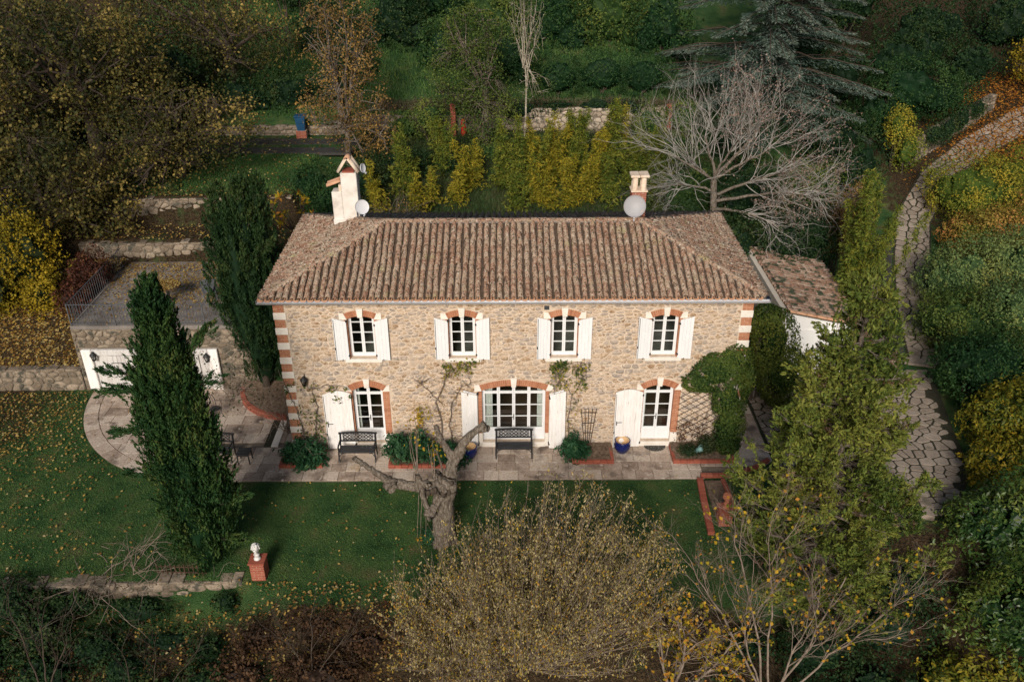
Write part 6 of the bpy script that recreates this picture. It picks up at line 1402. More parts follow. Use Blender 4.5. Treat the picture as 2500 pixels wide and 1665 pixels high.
# ------------------------------------------------------------------ right-hand side
def annex_bamboo():
    bamboo(14.0, 7.3, 6.6, 16, G['bamboog'], 'tall yellow-green bamboo behind the annex roof', 93, .55, None, .17, .035, 120)
annex_bamboo()
shrub('tall_hedge', 'dense dark hedge filling the gap between house and annex', [((9.3, 2.5, 2.6), (.85, .75, 1.45)), ((9.75, 2.3, 1.3), (1.0, .8, 1.3)), ((9.0, 2.9, 3.2), (.6, .6, .8))], G['ivy'], 420, .075, .05, 94, 'hedge', amp=.06)
def ivy_corner():
    rng = np.random.default_rng(95); ells = [((6.75, -.12, 3.0), (.95, .34, .75)), ((7.25, -.05, 3.45), (.5, .40, .55)), ((6.15, -.10, 2.62), (.65, .22, .38)), ((7.2, -.20, 2.0), (.60, .40, .85)), ((7.3, -.36, 1.0), (.52, .45, .85)), ((7.25, -.48, .35), (.42, .42, .45)), ((7.75, .5, 2.6), (.3, .8, 1.0))]
    root = empty('wall_ivy', (7.2, -.3, 0), 'sunlit ivy climbing the right front corner of the house', 'ivy'); lv = Leaves(rng); core = shell_leaves(rng, lv, ells, 620, .07, .052, .10, .25, None, clumpy(.6, 99, .5), .8, .4)
    lv.build('foliage', G['ivy'], root, (7.2, -.3, 0)); o = core.build('inner_foliage', G['ivy'], root); o.data.transform(Matrix.Translation((-7.2, .3, 0))); T = Tubes()
    for k in range(5): T.add(curve(rng, (7.2 + rng.normal(0, .15), -.3, .1), (7.0 + rng.normal(0, .4), -.1, 2.8)), np.linspace(.035, .015, 7), 5)
    T.build('stems', M['darkbark'], root, (7.2, -.3, 0))
ivy_corner()
def juniper():
    rng = np.random.default_rng(97); x, y = 8.35, -6.8; b = P3(x, y); root = empty('juniper_tree', b, 'tall open juniper with tufted yellow-green foliage at lower right', 'tree'); T = Tubes(); lv = Leaves(rng); dd = Leaves(rng); z0 = b[2]; top = np.array([8.15, -6.75, 9.3]); TR = curve(rng, b, top, 12, .03); T.add(TR, np.linspace(.24, .03, 12), 8)
    PP = []; DD = []; DP = []
    for i in range(170):
        t = rng.random() ** .85 * .95 + .04; p = np.array([np.interp(t, np.linspace(0, 1, 12), TR[:, j]) for j in range(3)]); a = rng.uniform(0, 2 * np.pi); Lr = np.interp(t, [0, .12, .3, .5, .62, .8, 1], [1.6, 2.5, 2.75, 2.2, 1.35, 1.0, .25]) * rng.uniform(.55, 1.12)
        d = unit(np.array([math.cos(a), math.sin(a), rng.uniform(.0, .55)])); e = p + d * Lr; Q = curve(rng, p, e, 8, .12, -.05); T.add(Q, np.linspace(.05 * (1.1 - t) + .012, .01, 8), 5); n = max(3, int(Lr * 5.2))
        for k in range(n):
            s = rng.uniform(.35, 1.0); q = np.array([np.interp(s, np.linspace(0, 1, 8), Q[:, j]) for j in range(3)]); dv = unit(d + rdir(rng, 1)[0] * .8 + np.array([0, 0, .45])); q2 = q + dv * rng.uniform(.1, .4); T.add(np.array([q, (q + q2) / 2 + rng.normal(0, .02, 3), q2]), np.array([.012, .01, .006]), 3)
            if rng.random() < .13: DP.append((q2, dv))
            else: PP.append(q2); DD.append(dv)
    for i in range(480):                                     # inner sprays that close the crown round the stem
        t = rng.random() * .80 + .05; p = np.array([np.interp(t, np.linspace(0, 1, 12), TR[:, j]) for j in range(3)]); a = rng.uniform(0, 2 * np.pi); rr = np.interp(t, [0, .3, .5, .8, 1], [1.1, 1.5, 1.2, .6, .2]) * rng.uniform(.3, .95)
        o = np.array([math.cos(a), math.sin(a), 0]); q = p + o * rr; T.add(np.array([p + o * .05, p + o * rr * .55 + rng.normal(0, .04, 3), q]), np.array([.014, .011, .006]), 3); PP.append(q); DD.append(unit(o + np.array([0, 0, .6])))
    PP = np.array(PP); DD = np.array(DD); k = 5; P2 = np.repeat(PP, k, 0) + rng.normal(0, .07, (len(PP) * k, 3)); D2 = unit(np.repeat(DD, k, 0) + rng.normal(0, .55, (len(PP) * k, 3)) + np.array([0, 0, .25]))
    tufts(rng, lv, P2, D2, 17, rng.uniform(.18, .38, len(P2)), .055, .105, .040, clumpy(.9, 98, .6)(P2, rng), .42)
    Q = np.array([q[0] for q in DP]); Q2 = np.repeat(Q, 3, 0); tufts(rng, dd, Q2, unit(rdir(rng, len(Q2)) - np.array([0, 0, .3])), 12, .2, .05, .09, .014, rng.random(len(Q2)), .7)
    lv.build('crown', G['juniper'], root, b); dd.build('dead_sprays', G['deadj'], root, b); T.build('trunk', M['bark'], root, b)
juniper()
shrub('low_bush', 'round green bush inside the curved kerb by the flagstones', [((11.2, -3.3, .35), (1.35, 1.3, .9)), ((10.4, -4.4, .5), (1.1, 1.0, 1.0))], G['olive'], 230, .085, .05, 100)
RH = [((22.9, 16.4, 3.0), (2.2, 2.3, 1.8), 'hedgeyg', 'yellow-green shrub right of the path bend, farthest of the row'), ((25.8, 17.0, 3.4), (2.3, 2.2, 2.1), 'hedgeyg', 'olive shrub at the right edge below the orange path'), ((22.2, 12.8, 2.2), (1.9, 1.7, 1.75), 'hedgered', 'red-tinged shrub beside the dark tarmac strip'), ((24.9, 13.2, 2.7), (2.0, 1.9, 1.9), 'hedgered', 'rusty red-topped shrub at the right edge'),
      ((20.4, 9.4, 1.7), (1.75, 1.7, 1.75), 'hedgegrey', 'grey-green shrub right of the path steps'), ((22.9, 9.3, 2.2), (2.0, 1.8, 2.1), 'hedgegrey', 'grey-green shrub behind the path row at the right edge'), ((18.7, 6.0, 1.4), (1.6, 1.7, 1.65), 'olive', 'olive shrub where the flagstones widen'), ((21.0, 5.6, 1.8), (1.9, 1.8, 2.0), 'hedgegrey', 'leafy grey shrub at the right edge level with the annex'),
      ((18.2, 2.5, 1.3), (1.9, 1.7, 1.7), 'dark', 'dark green shrub beside the crazy paving'), ((18.3, -.4, 1.0), (2.2, 1.5, 1.7), 'gy', 'shrub with yellow tips beside the court'), ((16.7, -2.4, .5), (1.75, 1.3, 1.55), 'gy', 'golden-leaved laurel at the end of the court'), ((15.3, -5.0, .1), (2.1, 1.7, 2.2), 'glossy', 'large glossy dark laurel at the lower right'), ((14.3, -7.6, -.9), (2.0, 1.5, 2.1), 'glossy', 'glossy laurel in the bottom right corner'), ((12.6, -8.7, -1.9), (1.6, 1.1, 1.4), 'gy', 'yellowing laurel at the bottom right edge')]
for i, (c, r, mt, lb) in enumerate(RH):
    big = c[1] < 0; c = (c[0] - (0 if c[1] > 11 else .75 if c[1] > 3 else .5 if c[1] > -2 else .2), c[1], c[2]); shrub('hedge_shrub', lb, [(c, r), ((c[0] + r[0] * .45, c[1] - r[1] * .35, c[2] + .1), tuple(q * .66 for q in r)), ((c[0] - r[0] * .40, c[1] + r[1] * .35, c[2] - .1), tuple(q * .68 for q in r))], G[mt], 130 if big else 120, .14 if big else .11, .055 if big else .06, 110 + i, amp=.16, group='shrubs along the right side of the path', depth=.3, w=.6)
# ------------------------------------------------------------------ pollarded tree on the lawn
def pollard():
    rng = np.random.default_rng(131); b = P3(-2.12, -4.72); root = empty('pollarded_tree', b, 'old pollarded tree with cut stubs on the lawn before the house', 'tree'); V = []; F = []; n0 = 0
    def limb(pts, rad, n=16, rough=.12):
        nonlocal n0
        pts = np.array(pts, float); rad = np.array(rad, float); k = 6 * (len(pts) - 1) + 1; t = np.linspace(0, len(pts) - 1, k); idx = np.arange(len(pts)); P = np.stack([np.interp(t, idx, pts[:, j]) for j in range(3)], 1)
        for _ in range(2): P[1:-1] = (P[:-2] + 2 * P[1:-1] + P[2:]) / 4
        P[1:-1] += rng.normal(0, .012, (k - 2, 3)); r = np.interp(t, idx, rad); v, f = tube_arr(P, r, n); ax = np.repeat(P, n, 0); d = v - ax; an = np.tile(np.arange(n) / n * 2 * np.pi, k); s = np.repeat(np.linspace(0, k / 5, k), n)
        v = ax + d * (1 + rough * (np.sin(an * 3 + s * .7 + pts[0, 0]) + .6 * np.sin(an * 7 - s * .5) + .5 * np.sin(s * 3.1 + an * 2)) + rng.normal(0, .02, len(v)))[:, None]; e = len(v); v = np.concatenate([v, P[-1:]]); cap = np.array([[e - n + i, e - n + (i + 1) % n, e, e] for i in range(n)])
        V.append(v); F.append((f + n0, cap[:, :3] + n0)); n0 += len(v)
    B = np.array(b)
    def p(*a): return B + np.array(a)
    limb([p(-.05, 0, -.15), p(-.03, 0, .25), p(0, 0, .9), p(.06, 0, 1.6), p(.16, .02, 2.15), p(.24, .05, 2.42)], [.42, .33, .28, .29, .33, .22], 20, .12)
    limb([p(.05, 0, 1.95), p(-.5, .05, 1.98), p(-1.0, .08, 2.05), p(-1.35, .05, 2.18), p(-1.52, .0, 2.28)], [.20, .165, .14, .13, .155]); limb([p(-1.48, 0, 2.25), p(-1.8, 0, 2.55), p(-2.15, -.05, 2.9), p(-2.42, -.08, 3.18)], [.115, .082, .076, .07], 12)
    limb([p(-1.5, -.02, 2.2), p(-1.42, -.16, 2.16)], [.2, .15], 12); limb([p(.2, .05, 2.2), p(.28, .15, 2.6), p(.40, .2, 2.95), p(.62, .22, 3.25)], [.21, .165, .15, .165]); limb([p(.55, .2, 3.15), p(.72, .18, 3.55), p(1.0, .1, 3.9), p(1.30, .05, 4.2)], [.15, .115, .098, .10], 12); limb([p(1.1, .08, 4.02), p(1.38, .0, 4.08)], [.10, .10], 10)
    limb([p(.35, .2, 2.9), p(.18, .2, 3.25), p(.02, .18, 3.6), p(-.04, .15, 3.95), p(-.1, .15, 4.1)], [.14, .10, .082, .075, .055], 12); limb([p(.1, -.1, 2.0), p(-.12, -.3, 1.75), p(-.3, -.42, 1.45)], [.16, .12, .12], 12); limb([p(-.62, -.05, 2.4), p(-.5, -.28, 1.9), p(-.36, -.42, 1.45)], [.075, .08, .09], 10); limb([p(-.30, -.42, 1.5), p(-.36, -.56, 1.42)], [.17, .14], 12); limb([p(-.66, 0, 2.1), p(-.68, -.05, 2.55)], [.12, .07], 10)
    for k in range(9): q = p(rng.uniform(-.5, .45), rng.uniform(-.3, .25), rng.uniform(1.95, 2.45)); limb([q, q + rng.normal(0, .14, 3)], [rng.uniform(.09, .15), .05], 10, .2)
    hm = MB()
    for k in range(7): q = p(rng.uniform(-.45, .35), rng.uniform(-.36, -.18), rng.uniform(1.9, 2.4)) - B; hm.ball(tuple(q), (rng.uniform(.06, .12), rng.uniform(.05, .09), rng.uniform(.06, .13)), 9, 7)
    hm.build('hollow_shade', M['darkbark'], root)  # dark-coloured knobs standing in for the shaded hollows of the head
    v = np.concatenate(V); link('trunk', amesh('trunk', v - B, [np.concatenate([f[0] for f in F]), np.concatenate([f[1] for f in F])], M['bark'], None, True), root); T = Tubes(); lv = Leaves(rng)
    for (x0, z0, h, n) in ((-.66, 2.4, 2.0, 7), (-.2, 2.3, 1.3, 4), (.1, 2.4, 1.3, 3)):
        for i in range(n):
            q = p(x0, 0, z0); e = q + np.array([rng.normal(-.05, .18), rng.normal(0, .12), h * rng.uniform(.6, 1.1)]); Q = curve(rng, q, e, 6, .05); T.add(Q, np.linspace(.014, .006, 6), 4); m = 5; lv.random(e + rng.normal(0, .13, (m, 3)) - np.array([0, 0, .15]), .10, .06)
    for k in range(3): q = p(-.45 - .1 * k, -.2, 1.9); e = q + np.array([rng.normal(-.1, .06), -.1, -1.5]); T.add(curve(rng, q, e, 6, .04), np.linspace(.012, .005, 6), 4); lv.random(e + rng.normal(0, .08, (5, 3)), .1, .06)
    T.build('shoots', M['twig'], root, b); lv.build('shoot_leaves', G['gold'], root, b)
pollard()
shrub('low_bush', 'small green tuft at the foot of the pollarded tree', [((-2.55, -4.75, .15), (.32, .25, .32))], G['planter'], 600, .08, .045, 132, stems=False)
# ------------------------------------------------------------------ shrubs in the planters
shrub('planter_shrub', 'dark green shrub spilling from the left corner bed', [((-7.15, -.85, .42), (.78, .48, .46)), ((-6.7, -1.0, .3), (.5, .42, .4)), ((-7.0, -1.25, .2), (.3, .25, .25))], G['planter'], 300, .17, .06, 140, depth=.6, amp=.34, loose=1.2)
shrub('planter_shrub', 'large dark green bush between the left bench and the pollard', [((-3.75, -.85, .62), (.55, .48, .62)), ((-3.2, -.9, .5), (.48, .42, .52)), ((-2.35, -.85, .38), (.5, .4, .45)), ((-2.0, -1.0, .3), (.35, .32, .32))], G['planter'], 300, .17, .06, 141, depth=.6, amp=.34, loose=1.2)
shrub('planter_shrub', 'small glossy bush at the foot of the right middle shutter', [((1.95, -.80, .42), (.40, .38, .45)), ((2.2, -.65, .3), (.34, .3, .3))], G['planter'], 300, .17, .06, 142, depth=.6, amp=.34, loose=1.2)
shrub('planter_shrub', 'low brown-green shrub in the right corner bed', [((5.95, -.7, .25), (.42, .3, .24)), ((6.55, -.55, .35), (.4, .3, .35))], G['tall'], 420, .08, .035, 143, loose=1.1, depth=.5)
# ------------------------------------------------------------------ climbers on the facade
def climber(label, stems, boxes, seed, mat, nleaf, lsize=.09, ntw=40):
    """bare stems on the wall; boxes: (x0,x1,z0,z1,share) where the leaves and twigs sit"""
    rng = np.random.default_rng(seed); b = np.array([stems[0][0][0][0], -.12, 0]); root = empty('climbing_vine', b, label, 'vine'); T = Tubes(); lv = Leaves(rng); S = []
    for pts, r in stems:
        P = np.array([(x, -.07 - rng.uniform(0, .05), z) for x, z in pts]); k = 5 * (len(P) - 1) + 1; t = np.linspace(0, len(P) - 1, k); Q = np.stack([np.interp(t, np.arange(len(P)), P[:, j]) for j in range(3)], 1); Q[1:-1] += rng.normal(0, .018, (k - 2, 3)) * np.array([1, .3, 1]); T.add(Q, np.linspace(r, r * .45, k), 5); S.append(Q)
    S = np.concatenate(S)
    for (x0, x1, z0, z1, sh) in boxes:
        n = int(ntw * sh); q = np.stack([rng.uniform(x0, x1, n), np.full(n, -.1), rng.uniform(z0, z1, n)], 1)
        for e in q:
            s = S[((S - e) ** 2).sum(1).argmin()]; L = np.linalg.norm(e - s)
            if L > 1.3: s = e + rng.normal(0, .35, 3) * np.array([1, .1, 1])
            Q = curve(rng, s, e + np.array([0, -rng.uniform(0, .22), 0]), 6, .22); T.add(Q, np.linspace(.010, .004, 6), 3); tips = Q[3:]
            m = int(nleaf * sh / max(n, 1)); lv.random(tips[rng.integers(0, 3, m)] + rng.normal(0, .07, (m, 3)) - np.array([0, .03, 0]), lsize, lsize * .6, droop=.5)
    T.build('stems', M['twig'], root, b); lv.build('leaves', mat, root, b)
climber('half-bare climbing rose at the left corner and over the left shutter', [([(-7.2, .1), (-7.15, .8), (-7.3, 1.6), (-7.5, 2.4), (-7.7, 3.2)], .02), ([(-6.8, .1), (-6.75, .9), (-6.6, 1.7), (-6.7, 2.4), (-6.2, 2.6), (-5.6, 2.5)], .022), ([(-6.7, 2.2), (-6.1, 1.95), (-5.5, 2.0), (-5.25, 2.4)], .012)], [(-7.3, -6.4, .3, 1.6, .5), (-7.6, -6.2, 1.8, 2.7, .25), (-6.4, -5.4, 2.0, 2.6, .25)], 150, G['ivy'], 260, .10, 60)
climber('bare brown vine left of the wide middle door', [([(-2.5, .2), (-2.45, 1.0), (-2.6, 1.9), (-2.3, 2.6), (-2.2, 3.1)], .028), ([(-2.1, .2), (-2.2, 1.0), (-2.05, 1.9), (-1.7, 2.5), (-1.0, 2.75)], .02), ([(-2.4, 1.8), (-2.9, 2.4), (-3.3, 2.8)], .016)], [(-3.1, -1.4, 2.3, 3.3, .55), (-2.9, -1.9, .5, 2.2, .45)], 151, G['brownleaf'], 150, .08, 120)
climber('yellow-green vine below the second upper window', [([(-2.2, 2.9), (-2.0, 3.2), (-1.6, 3.35)], .012)], [(-2.3, -1.0, 3.0, 3.5, 1.0)], 152, G['hedgeyg'], 240, .09, 26)
climber('thin vine with yellow leaves right of the wide middle door', [([(1.9, .3), (1.85, 1.2), (1.95, 2.0), (1.7, 2.6), (1.4, 2.9)], .02), ([(1.9, 2.0), (2.2, 2.6), (2.4, 3.0)], .014)], [(1.1, 2.4, 2.2, 3.4, .8), (1.75, 2.2, .6, 2.0, .2)], 153, G['hedgeyg'], 330, .085, 90)
climber('green tufts under the third upper window', [([(1.3, 3.0), (1.5, 3.3), (2.2, 3.4)], .012)], [(1.15, 1.8, 3.15, 3.5, .7), (2.0, 2.45, 2.5, 3.4, .3)], 154, G['ivy'], 330, .09, 24)
climber('yellow sapling leaves above the bush by the pollard', [([(-3.15, .3), (-3.1, 1.0), (-3.15, 1.8)], .010)], [(-3.35, -2.8, .9, 1.7, 1.0)], 155, G['gold'], 130, .10, 14)
climber('dry reddish creeper on the lattice by the right-hand door', [([(5.7, .2), (5.8, .8), (6.1, 1.3)], .012), ([(6.3, .2), (6.4, .9), (6.6, 1.6)], .012)], [(5.55, 6.6, .2, 1.25, 1.0)], 156, G['red'], 330, .07, 60)
bramble('bare_rosebush', 'bare pale twiggy bush against the left corner of the house', (-8.0, .9), .35, 26, 2.3, 157, 'twig', None, 0, .012, 1.6)
bramble('terrace_creeper', 'bare creeper hanging on the terrace wall by the tall cypress', (-10.6, 3.4), .5, 40, 1.9, 158, 'twig', G['deep'], 500, .010, 1.0)
# ------------------------------------------------------------------ foreground trees
def hazel():
    rng = np.random.default_rng(161); b = P3(.2, -8.7); root = empty('hazel_tree', b, 'broad dry hazel with upright shoots in the foreground centre', 'tree'); T = Tubes(); lv = Leaves(rng); B = np.array(b); PP = []; RR = []
    for i in range(360):
        a = rng.uniform(0, 2 * np.pi); u = math.sqrt(rng.random()); ex, ey = 4.05 * u * math.cos(a), 2.5 * u * math.sin(a); hz = 5.9 * math.sqrt(max(.02, 1 - (u * .90) ** 2)) * rng.uniform(.55, 1.03) * (1 - .34 * max(0, -ex) / 4.05); e = B + np.array([ex + .25, ey, hz - .2]); mid = B + np.array([ex * .62, ey * .62, hz * rng.uniform(.30, .5)]); p = B + np.array([ex * .10, ey * .10, 0]); t = np.linspace(0, 1, 9)[:, None]
        Q = (1 - t) ** 2 * p + 2 * t * (1 - t) * mid + t ** 2 * e; Q[1:] += rng.normal(0, .035, (8, 3)); T.add(Q, np.linspace(.018, .004, 9), 4)
        for k in range(7):
            j = rng.integers(3, 9); q = Q[j]; d = unit(np.array([rng.normal(0, .38), rng.normal(0, .38), 1.0])); ln = rng.uniform(.4, 1.0); q2 = q + d * ln; T.add(np.array([q, q + d * ln * .5 + rng.normal(0, .02, 3), q2]), np.array([.006, .004, .002]), 3); m = 23; s = rng.random(m)[:, None]; PP.append(q + (q2 - q) * s + rng.normal(0, .055, (m, 3))); RR.append(rng.random(m))
        m = 72; s = .22 + .78 * rng.random(m); PP.append(np.stack([np.interp(s, np.linspace(0, 1, 9), Q[:, j]) for j in range(3)], 1) + rng.normal(0, .07, (m, 3))); RR.append(rng.random(m))
    PP = np.concatenate(PP); r = np.concatenate(RR); cl = np.sin(PP @ rng.normal(0, 1.7, (3, 5)) + rng.uniform(0, 6, 5)).sum(1) / 1.6; ok = rng.random(len(PP)) < np.clip(.72 + .5 * cl, .22, 1); PP = PP[ok]; r = r[ok]; low = (PP[:, 2] - B[2]) / 6; r = np.where(rng.random(len(r)) < .30 * (1.15 - low), .76 + .24 * r, r * .72); A = rdir(rng, len(PP)) * .7 + np.array([0, 0, -.9]); A = unit(A); lv.add(PP, A, unit(np.cross(A, rdir(rng, len(PP)))), rng.uniform(.05, .105, len(PP)), rng.uniform(.02, .042, len(PP)), r)
    lv.build('crown', G['hazel'], root, b); T.build('trunk', M['twig'], root, b)
hazel()
def bare_front(label, b, limbs, seed, mat, leaves=None, nl=0, r0=.09, L=1.5, depth=3, name='bare_tree', up=.12, dirs=.55):
    rng = np.random.default_rng(seed); root = empty(name, b, label, 'tree'); T = Tubes(); tips = []; B = np.array(b)
    for e in limbs:
        e = np.array(e, float); Q = curve(rng, B + rng.normal(0, .08, 3) * np.array([1, 1, 0]), e, 9, .10, .04); T.add(Q, np.linspace(r0, r0 * .5, 9), 6); d = unit(Q[-1] - Q[-4])
        for k in range(5): grow(rng, T, tips, Q[rng.integers(4, 9)], unit(d + rdir(rng, 1)[0] * dirs), L * rng.uniform(.7, 1.1), r0 * .42, depth - 1, (2, 4), .64, 34, up, .26, 3)
        grow(rng, T, tips, Q[-1], d, L, r0 * .48, depth - 1, (2, 4), .64, 34, up, .24, 3)
    T.build('trunk', M[mat], root, b)
    if leaves: Q = np.concatenate(tips); Q = Q[rng.integers(0, len(Q), nl)] + rng.normal(0, .04, (nl, 3)); lv = Leaves(rng); lv.random(Q, .10, .075, droop=.5); lv.build('crown', leaves, root, b)
b = P3(6.6, -9.3, -.1)
bare_front('nearly bare tree with scattered yellow leaves at the lower right', b, [(4.6, -8.9, 2.2), (5.4, -8.3, 3.0), (6.4, -8.2, 2.2), (8.3, -8.3, 1.6), (9.0, -8.9, .9), (7.4, -8.8, .6), (4.3, -9.2, .8), (5.6, -9.4, 1.2)], 162, 'twig', G['gold'], 700, .036, 1.6, 4)
bare_front('golden-leaved young tree squeezed between hazel and bare tree', P3(3.9, -9.6, -.1), [(3.6, -9.0, .6), (4.4, -9.1, .2), (4.1, -9.6, 1.2), (5.0, -9.3, -.2)], 163, 'twig', G['gold'], 1300, .05, 1.0, 3, 'young_tree')
bare_front('forked pale bare tree at the bottom left of the hazel', P3(-5.4, -9.2, -.1), [(-5.2, -8.9, 1.1), (-4.4, -9.0, .6), (-5.9, -9.0, .9)], 164, 'darkbark', None, 0, .022, 1.0, 3)
bare_front('bare tree with an ochre lichened stem in the bottom left corner', P3(-12.4, -9.2, -.1), [(-12.0, -8.9, .9), (-12.7, -8.8, 1.1), (-11.4, -9.1, .5)], 165, 'darkbark', None, 0, .03, 1.0, 3)
bare_front('pale dead branches sticking up at the bottom edge left', P3(-9.6, -9.6, -.1), [(-9.9, -9.3, .5), (-9.0, -9.4, .6), (-8.2, -9.3, .3)], 166, 'darkbark', None, 0, .018, .8, 3)
shrub('dark_shrub', 'dark shrubs in the shade under the lower right bare tree', [((6.2, -7.9, -1.2), (1.3, .7, .9)), ((8.2, -8.0, -1.2), (1.3, .8, .9)), ((10.2, -7.2, -1.0), (1.4, .9, 1.1)), ((4.6, -8.0, -1.2), (.9, .6, .8)), ((11.4, -6.2, -.6), (1.2, .9, .9))], G['deep'], 130, .09, .055, 290)
shrub('dark_shrub', 'dark shrubs at the bottom edge right of the hazel', [((5.4, -9.0, -1.9), (1.3, .6, .9)), ((7.6, -9.1, -2.0), (1.4, .6, 1.0)), ((9.8, -8.8, -1.8), (1.4, .7, 1.0))], G['deep'], 120, .09, .055, 291)
shrub('dark_shrub', 'dark undergrowth in front of the broken low wall', [((-9.8, -7.4, -1.3), (1.1, .5, .55)), ((-10.6, -8.2, -1.5), (1.0, .6, .6)), ((-8.4, -7.8, -1.2), (.8, .5, .5)), ((-12.6, -6.75, -.45), (1.2, .35, .6)), ((-10.6, -6.9, -.6), (.9, .35, .5)), ((-14.2, -6.7, -.3), (1.0, .35, .6)), ((-14.8, -8.0, -1.3), (1.3, .7, .9))], G['deep'], 170, .09, .055, 292)
shrub('brown_brush', 'brown thicket in the bottom left between bare stems', [((-7.0, -7.5, -.9), (.8, .4, .5)), ((-13.8, -9.0, -1.8), (1.3, .6, .8)), ((-11.0, -9.2, -2.0), (1.3, .5, .7))], G['brush'], 190, .08, .045, 293, loose=1.2, depth=.5)
shrub('dark_shrub', 'dark green shrub at the left end of the broken low wall', [((-14.1, -6.9, -.3), (1.1, .7, .75)), ((-13.2, -7.5, -.8), (.9, .7, .8)), ((-15.6, -6.9, -.3), (1.1, .7, .8))], G['deep'], 230, .09, .055, 170)
shrub('dark_shrub', 'dark brush below the middle of the broken wall', [((-11.6, -7.7, -1.2), (1.0, .6, .7)), ((-12.8, -8.4, -1.4), (1.0, .7, .8))], G['deep'], 200, .09, .055, 171)
shrub('brown_brush', 'dark brown undergrowth left of the hazel', [((-5.2, -7.7, -.55), (1.2, .6, .75)), ((-6.6, -7.9, -.75), (1.0, .6, .75)), ((-4.0, -8.2, -.7), (1.1, .6, .95)), ((-5.0, -9.0, -1.0), (1.5, .7, 1.0)), ((-7.2, -8.8, -1.2), (1.1, .6, .8))], G['brush'], 190, .095, .06, 172, loose=1.2, depth=.5)
shrub('dark_shrub', 'green shrub at the bottom edge between the dead branches', [((-8.2, -8.6, -1.5), (1.0, .7, .7)), ((-9.6, -8.9, -1.7), (.9, .6, .7)), ((-6.9, -9.0, -1.5), (.9, .6, .8))], G['deep'], 210, .09, .055, 173)
shrub('low_bush', 'low ivy clump against the brick pedestal wall', [((-8.15, -6.7, -.45), (.35, .22, .38))], G['deep'], 420, .08, .05, 174, stems=False)
bramble('brush_pile', 'heap of pale cut branches on the lawn edge left of the cypress', (-11.3, -5.9), 1.3, 46, 1.7, 175, 'twig', None, 0, .012, .12)
shrub('red_brush', 'reddish undergrowth where the lawn meets the hazel', [((-3.6, -7.4, -.35), (.7, .4, .4)), ((-2.7, -7.7, -.5), (.6, .4, .4))], G['red'], 260, .075, .045, 176, loose=1.2, depth=.5)
fn = empty('picket_fence', (-10.2, -6.05, -.05), 'dark low picket fence left of the cypress foot', 'fence', None, R(-3))
for i in range(11): MB().bar((i * .13, 0, 0), (i * .13 + .01, .0, .42), .028, .014).build('picket', M['darkwood'], fn)
for z in (.12, .32): MB().bar((-.05, .02, z), (1.4, .02, z), .014, .035).build('fence_rail', M['darkwood'], fn)
# ------------------------------------------------------------------ grass and fallen leaves
def blades(name, region, n, hgt, wid, mat, seed, lean=.35, label=None):
    rng = np.random.default_rng(seed); x = rng.uniform(region[0], region[1], n); y = rng.uniform(region[2], region[3], n); ok = np.ones(n, bool)
    if len(region) > 4: ok = region[4](x, y)
    x, y = x[ok], y[ok]; P = np.stack([x, y, H(x, y)], 1); A = unit(rng.normal(0, lean, (len(P), 3)) + np.array([0, 0, 1.0])); B = unit(np.cross(A, rdir(rng, len(P)))); L = hgt * rng.uniform(.5, 1.4, len(P))
    lv = Leaves(rng); lv.add(P + A * L[:, None] * .42, A, B, L, wid * rng.uniform(.7, 1.3, len(P)), np.clip(.5 * rng.random(len(P)) + .5 * (.5 + .5 * wave(x, y, 1.4)), 0, 1)); return tag(lv.build(name, mat, blade=True), label, 'grass', None, 'stuff')
def onlawn(x, y): return ((x + 10.3) ** 2 + (y - 3.85) ** 2 > 33.2) & ((y < -1.9) | (x < -10.3)) & ~((x > 6.0) & (x < 7.1)) & (y < 3.6)
blades('lawn_grass', (-22, 8.4, -7.2, 3.6, onlawn), 150000, .055, .022, G['grass'], 181, .5, 'short mown lawn in front of the house and patio')
blades('upper_grass', (-19, -8.2, 12, 17.9), 22000, .08, .035, G['grass'], 182, .5, 'shaded lawn above the terrace')
blades('bank_grass', (-7.6, 9, 12.5, 21.3), 42000, .34, .03, G['tall'], 183, .35, 'long rough grass on the bank behind the ridge')
blades('slope_grass', (-24, 12, 21.9, 36), 32000, .30, .055, G['grass'], 184, .4, 'rough green slope at the top of the picture')
blades('wall_grass', (-7, 9.5, 21.4, 22.3), 9000, .42, .03, G['dry'], 185, .9, 'dry grass overhanging the retaining wall')
def fallen(name, region, n, size, mat, seed, label, keep=None, dz=.02):
    rng = np.random.default_rng(seed); x = rng.uniform(region[0], region[1], n); y = rng.uniform(region[2], region[3], n)
    if keep is not None: ok = rng.random(n) < keep(x, y); x, y = x[ok], y[ok]
    z = H(x, y) if not callable(dz) else dz(x, y); P = np.stack([x, y, z + (dz if not callable(dz) else 0) + rng.uniform(0, .02, len(x))], 1); lv = Leaves(rng); lv.facing(P, np.tile([0, 0, 1.0], (len(P), 1)), size, size * .7, None, .45, 0); tag(lv.build(name, mat), label, 'leaves', None, 'stuff')
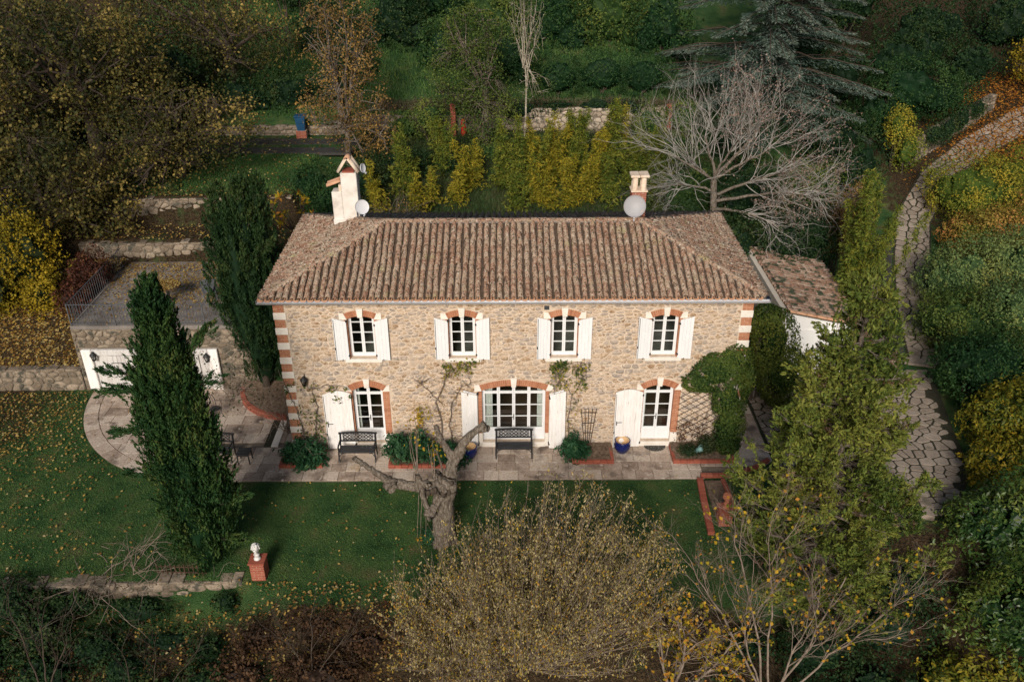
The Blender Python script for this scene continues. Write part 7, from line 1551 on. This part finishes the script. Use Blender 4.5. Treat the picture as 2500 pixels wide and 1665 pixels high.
lk = lambda x, y: np.clip(.03 + .9 * sst(-11.5, -17.5, x) * sst(-3.5, 2.5, y) + .10 * sst(-9, -16, x) + .05 * (wave(x, y, .9) > .35), 0, 1) * onlawn(x, y)
fallen('fallen_leaves', (-23, 6, -7, 3.6), 30000, .085, G['litter'], 190, 'fallen leaves thickening across the lawn to the left', lk, .055)
fallen('bank_leaves', (-24, -16.3, 3.95, 9.5), 11000, .11, G['litter'], 191, 'brown leaves heaped on the bank above the low left wall')
fallen('patio_leaves', (-16, 8.5, -1.8, 3.7), 1500, .065, G['litter'], 192, 'few leaves scattered on the patio slabs', lambda x, y: np.clip(.10 + .5 * sst(-7, -10, x) * sst(0, 3.5, y), 0, 1) * ((y < -.05) | (x < -7.7)) * ((x + 10.3) ** 2 + (y - 3.85) ** 2 < 32.5 + 500 * (x > -10)), lambda x, y: np.full(len(x), .012))
fallen('terrace_leaves', (-16.2, -9.7, 3.9, 9.4), 9000, .08, G['litter'], 193, 'leaf drifts on the terrace floor', lambda x, y: np.clip(.14 + .75 * sst(4.8, 7.6, y + .6 * np.sin(x * 1.3)), 0, 1), lambda x, y: np.full(len(x), 2.755))
fallen('table_leaves', (-13.8, -12.7, 5.17, 6.27), 1500, .06, G['litter'], 194, 'leaves covering the round terrace table', lambda x, y: ((x + 13.25) ** 2 + (y - 5.72) ** 2 < .52 ** 2).astype(float), lambda x, y: np.full(len(x), 3.495))
fallen('path_leaves', (20.5, 34, 17, 29), 30000, .125, G['orange'], 195, 'orange leaves drifting over the upper path', lambda x, y: np.clip(sst(22.5, 25.5, x) * .75 + .10, 0, 1) * (y < .9 * x + 3) * (y > .55 * x + 3.5), lambda x, y: np.maximum(np.interp(y, PZ[:, 0], PZ[:, 1]), H(x, y)) + .06)
fallen('rough_leaves', (-17, -3, -10.5, -6.4), 8000, .085, G['litter'], 196, 'leaf litter on the rough ground in front of the wall', lambda x, y: np.full(len(x), .55), .04)
fallen('lawn_edge_leaves', (-19, -8.5, 9.8, 20.8), 5000, .10, G['litter'], 197, 'leaves strewn over the upper lawn and drive', lambda x, y: np.clip(.25 + .6 * sst(14, 11, y), 0, 1), .06)
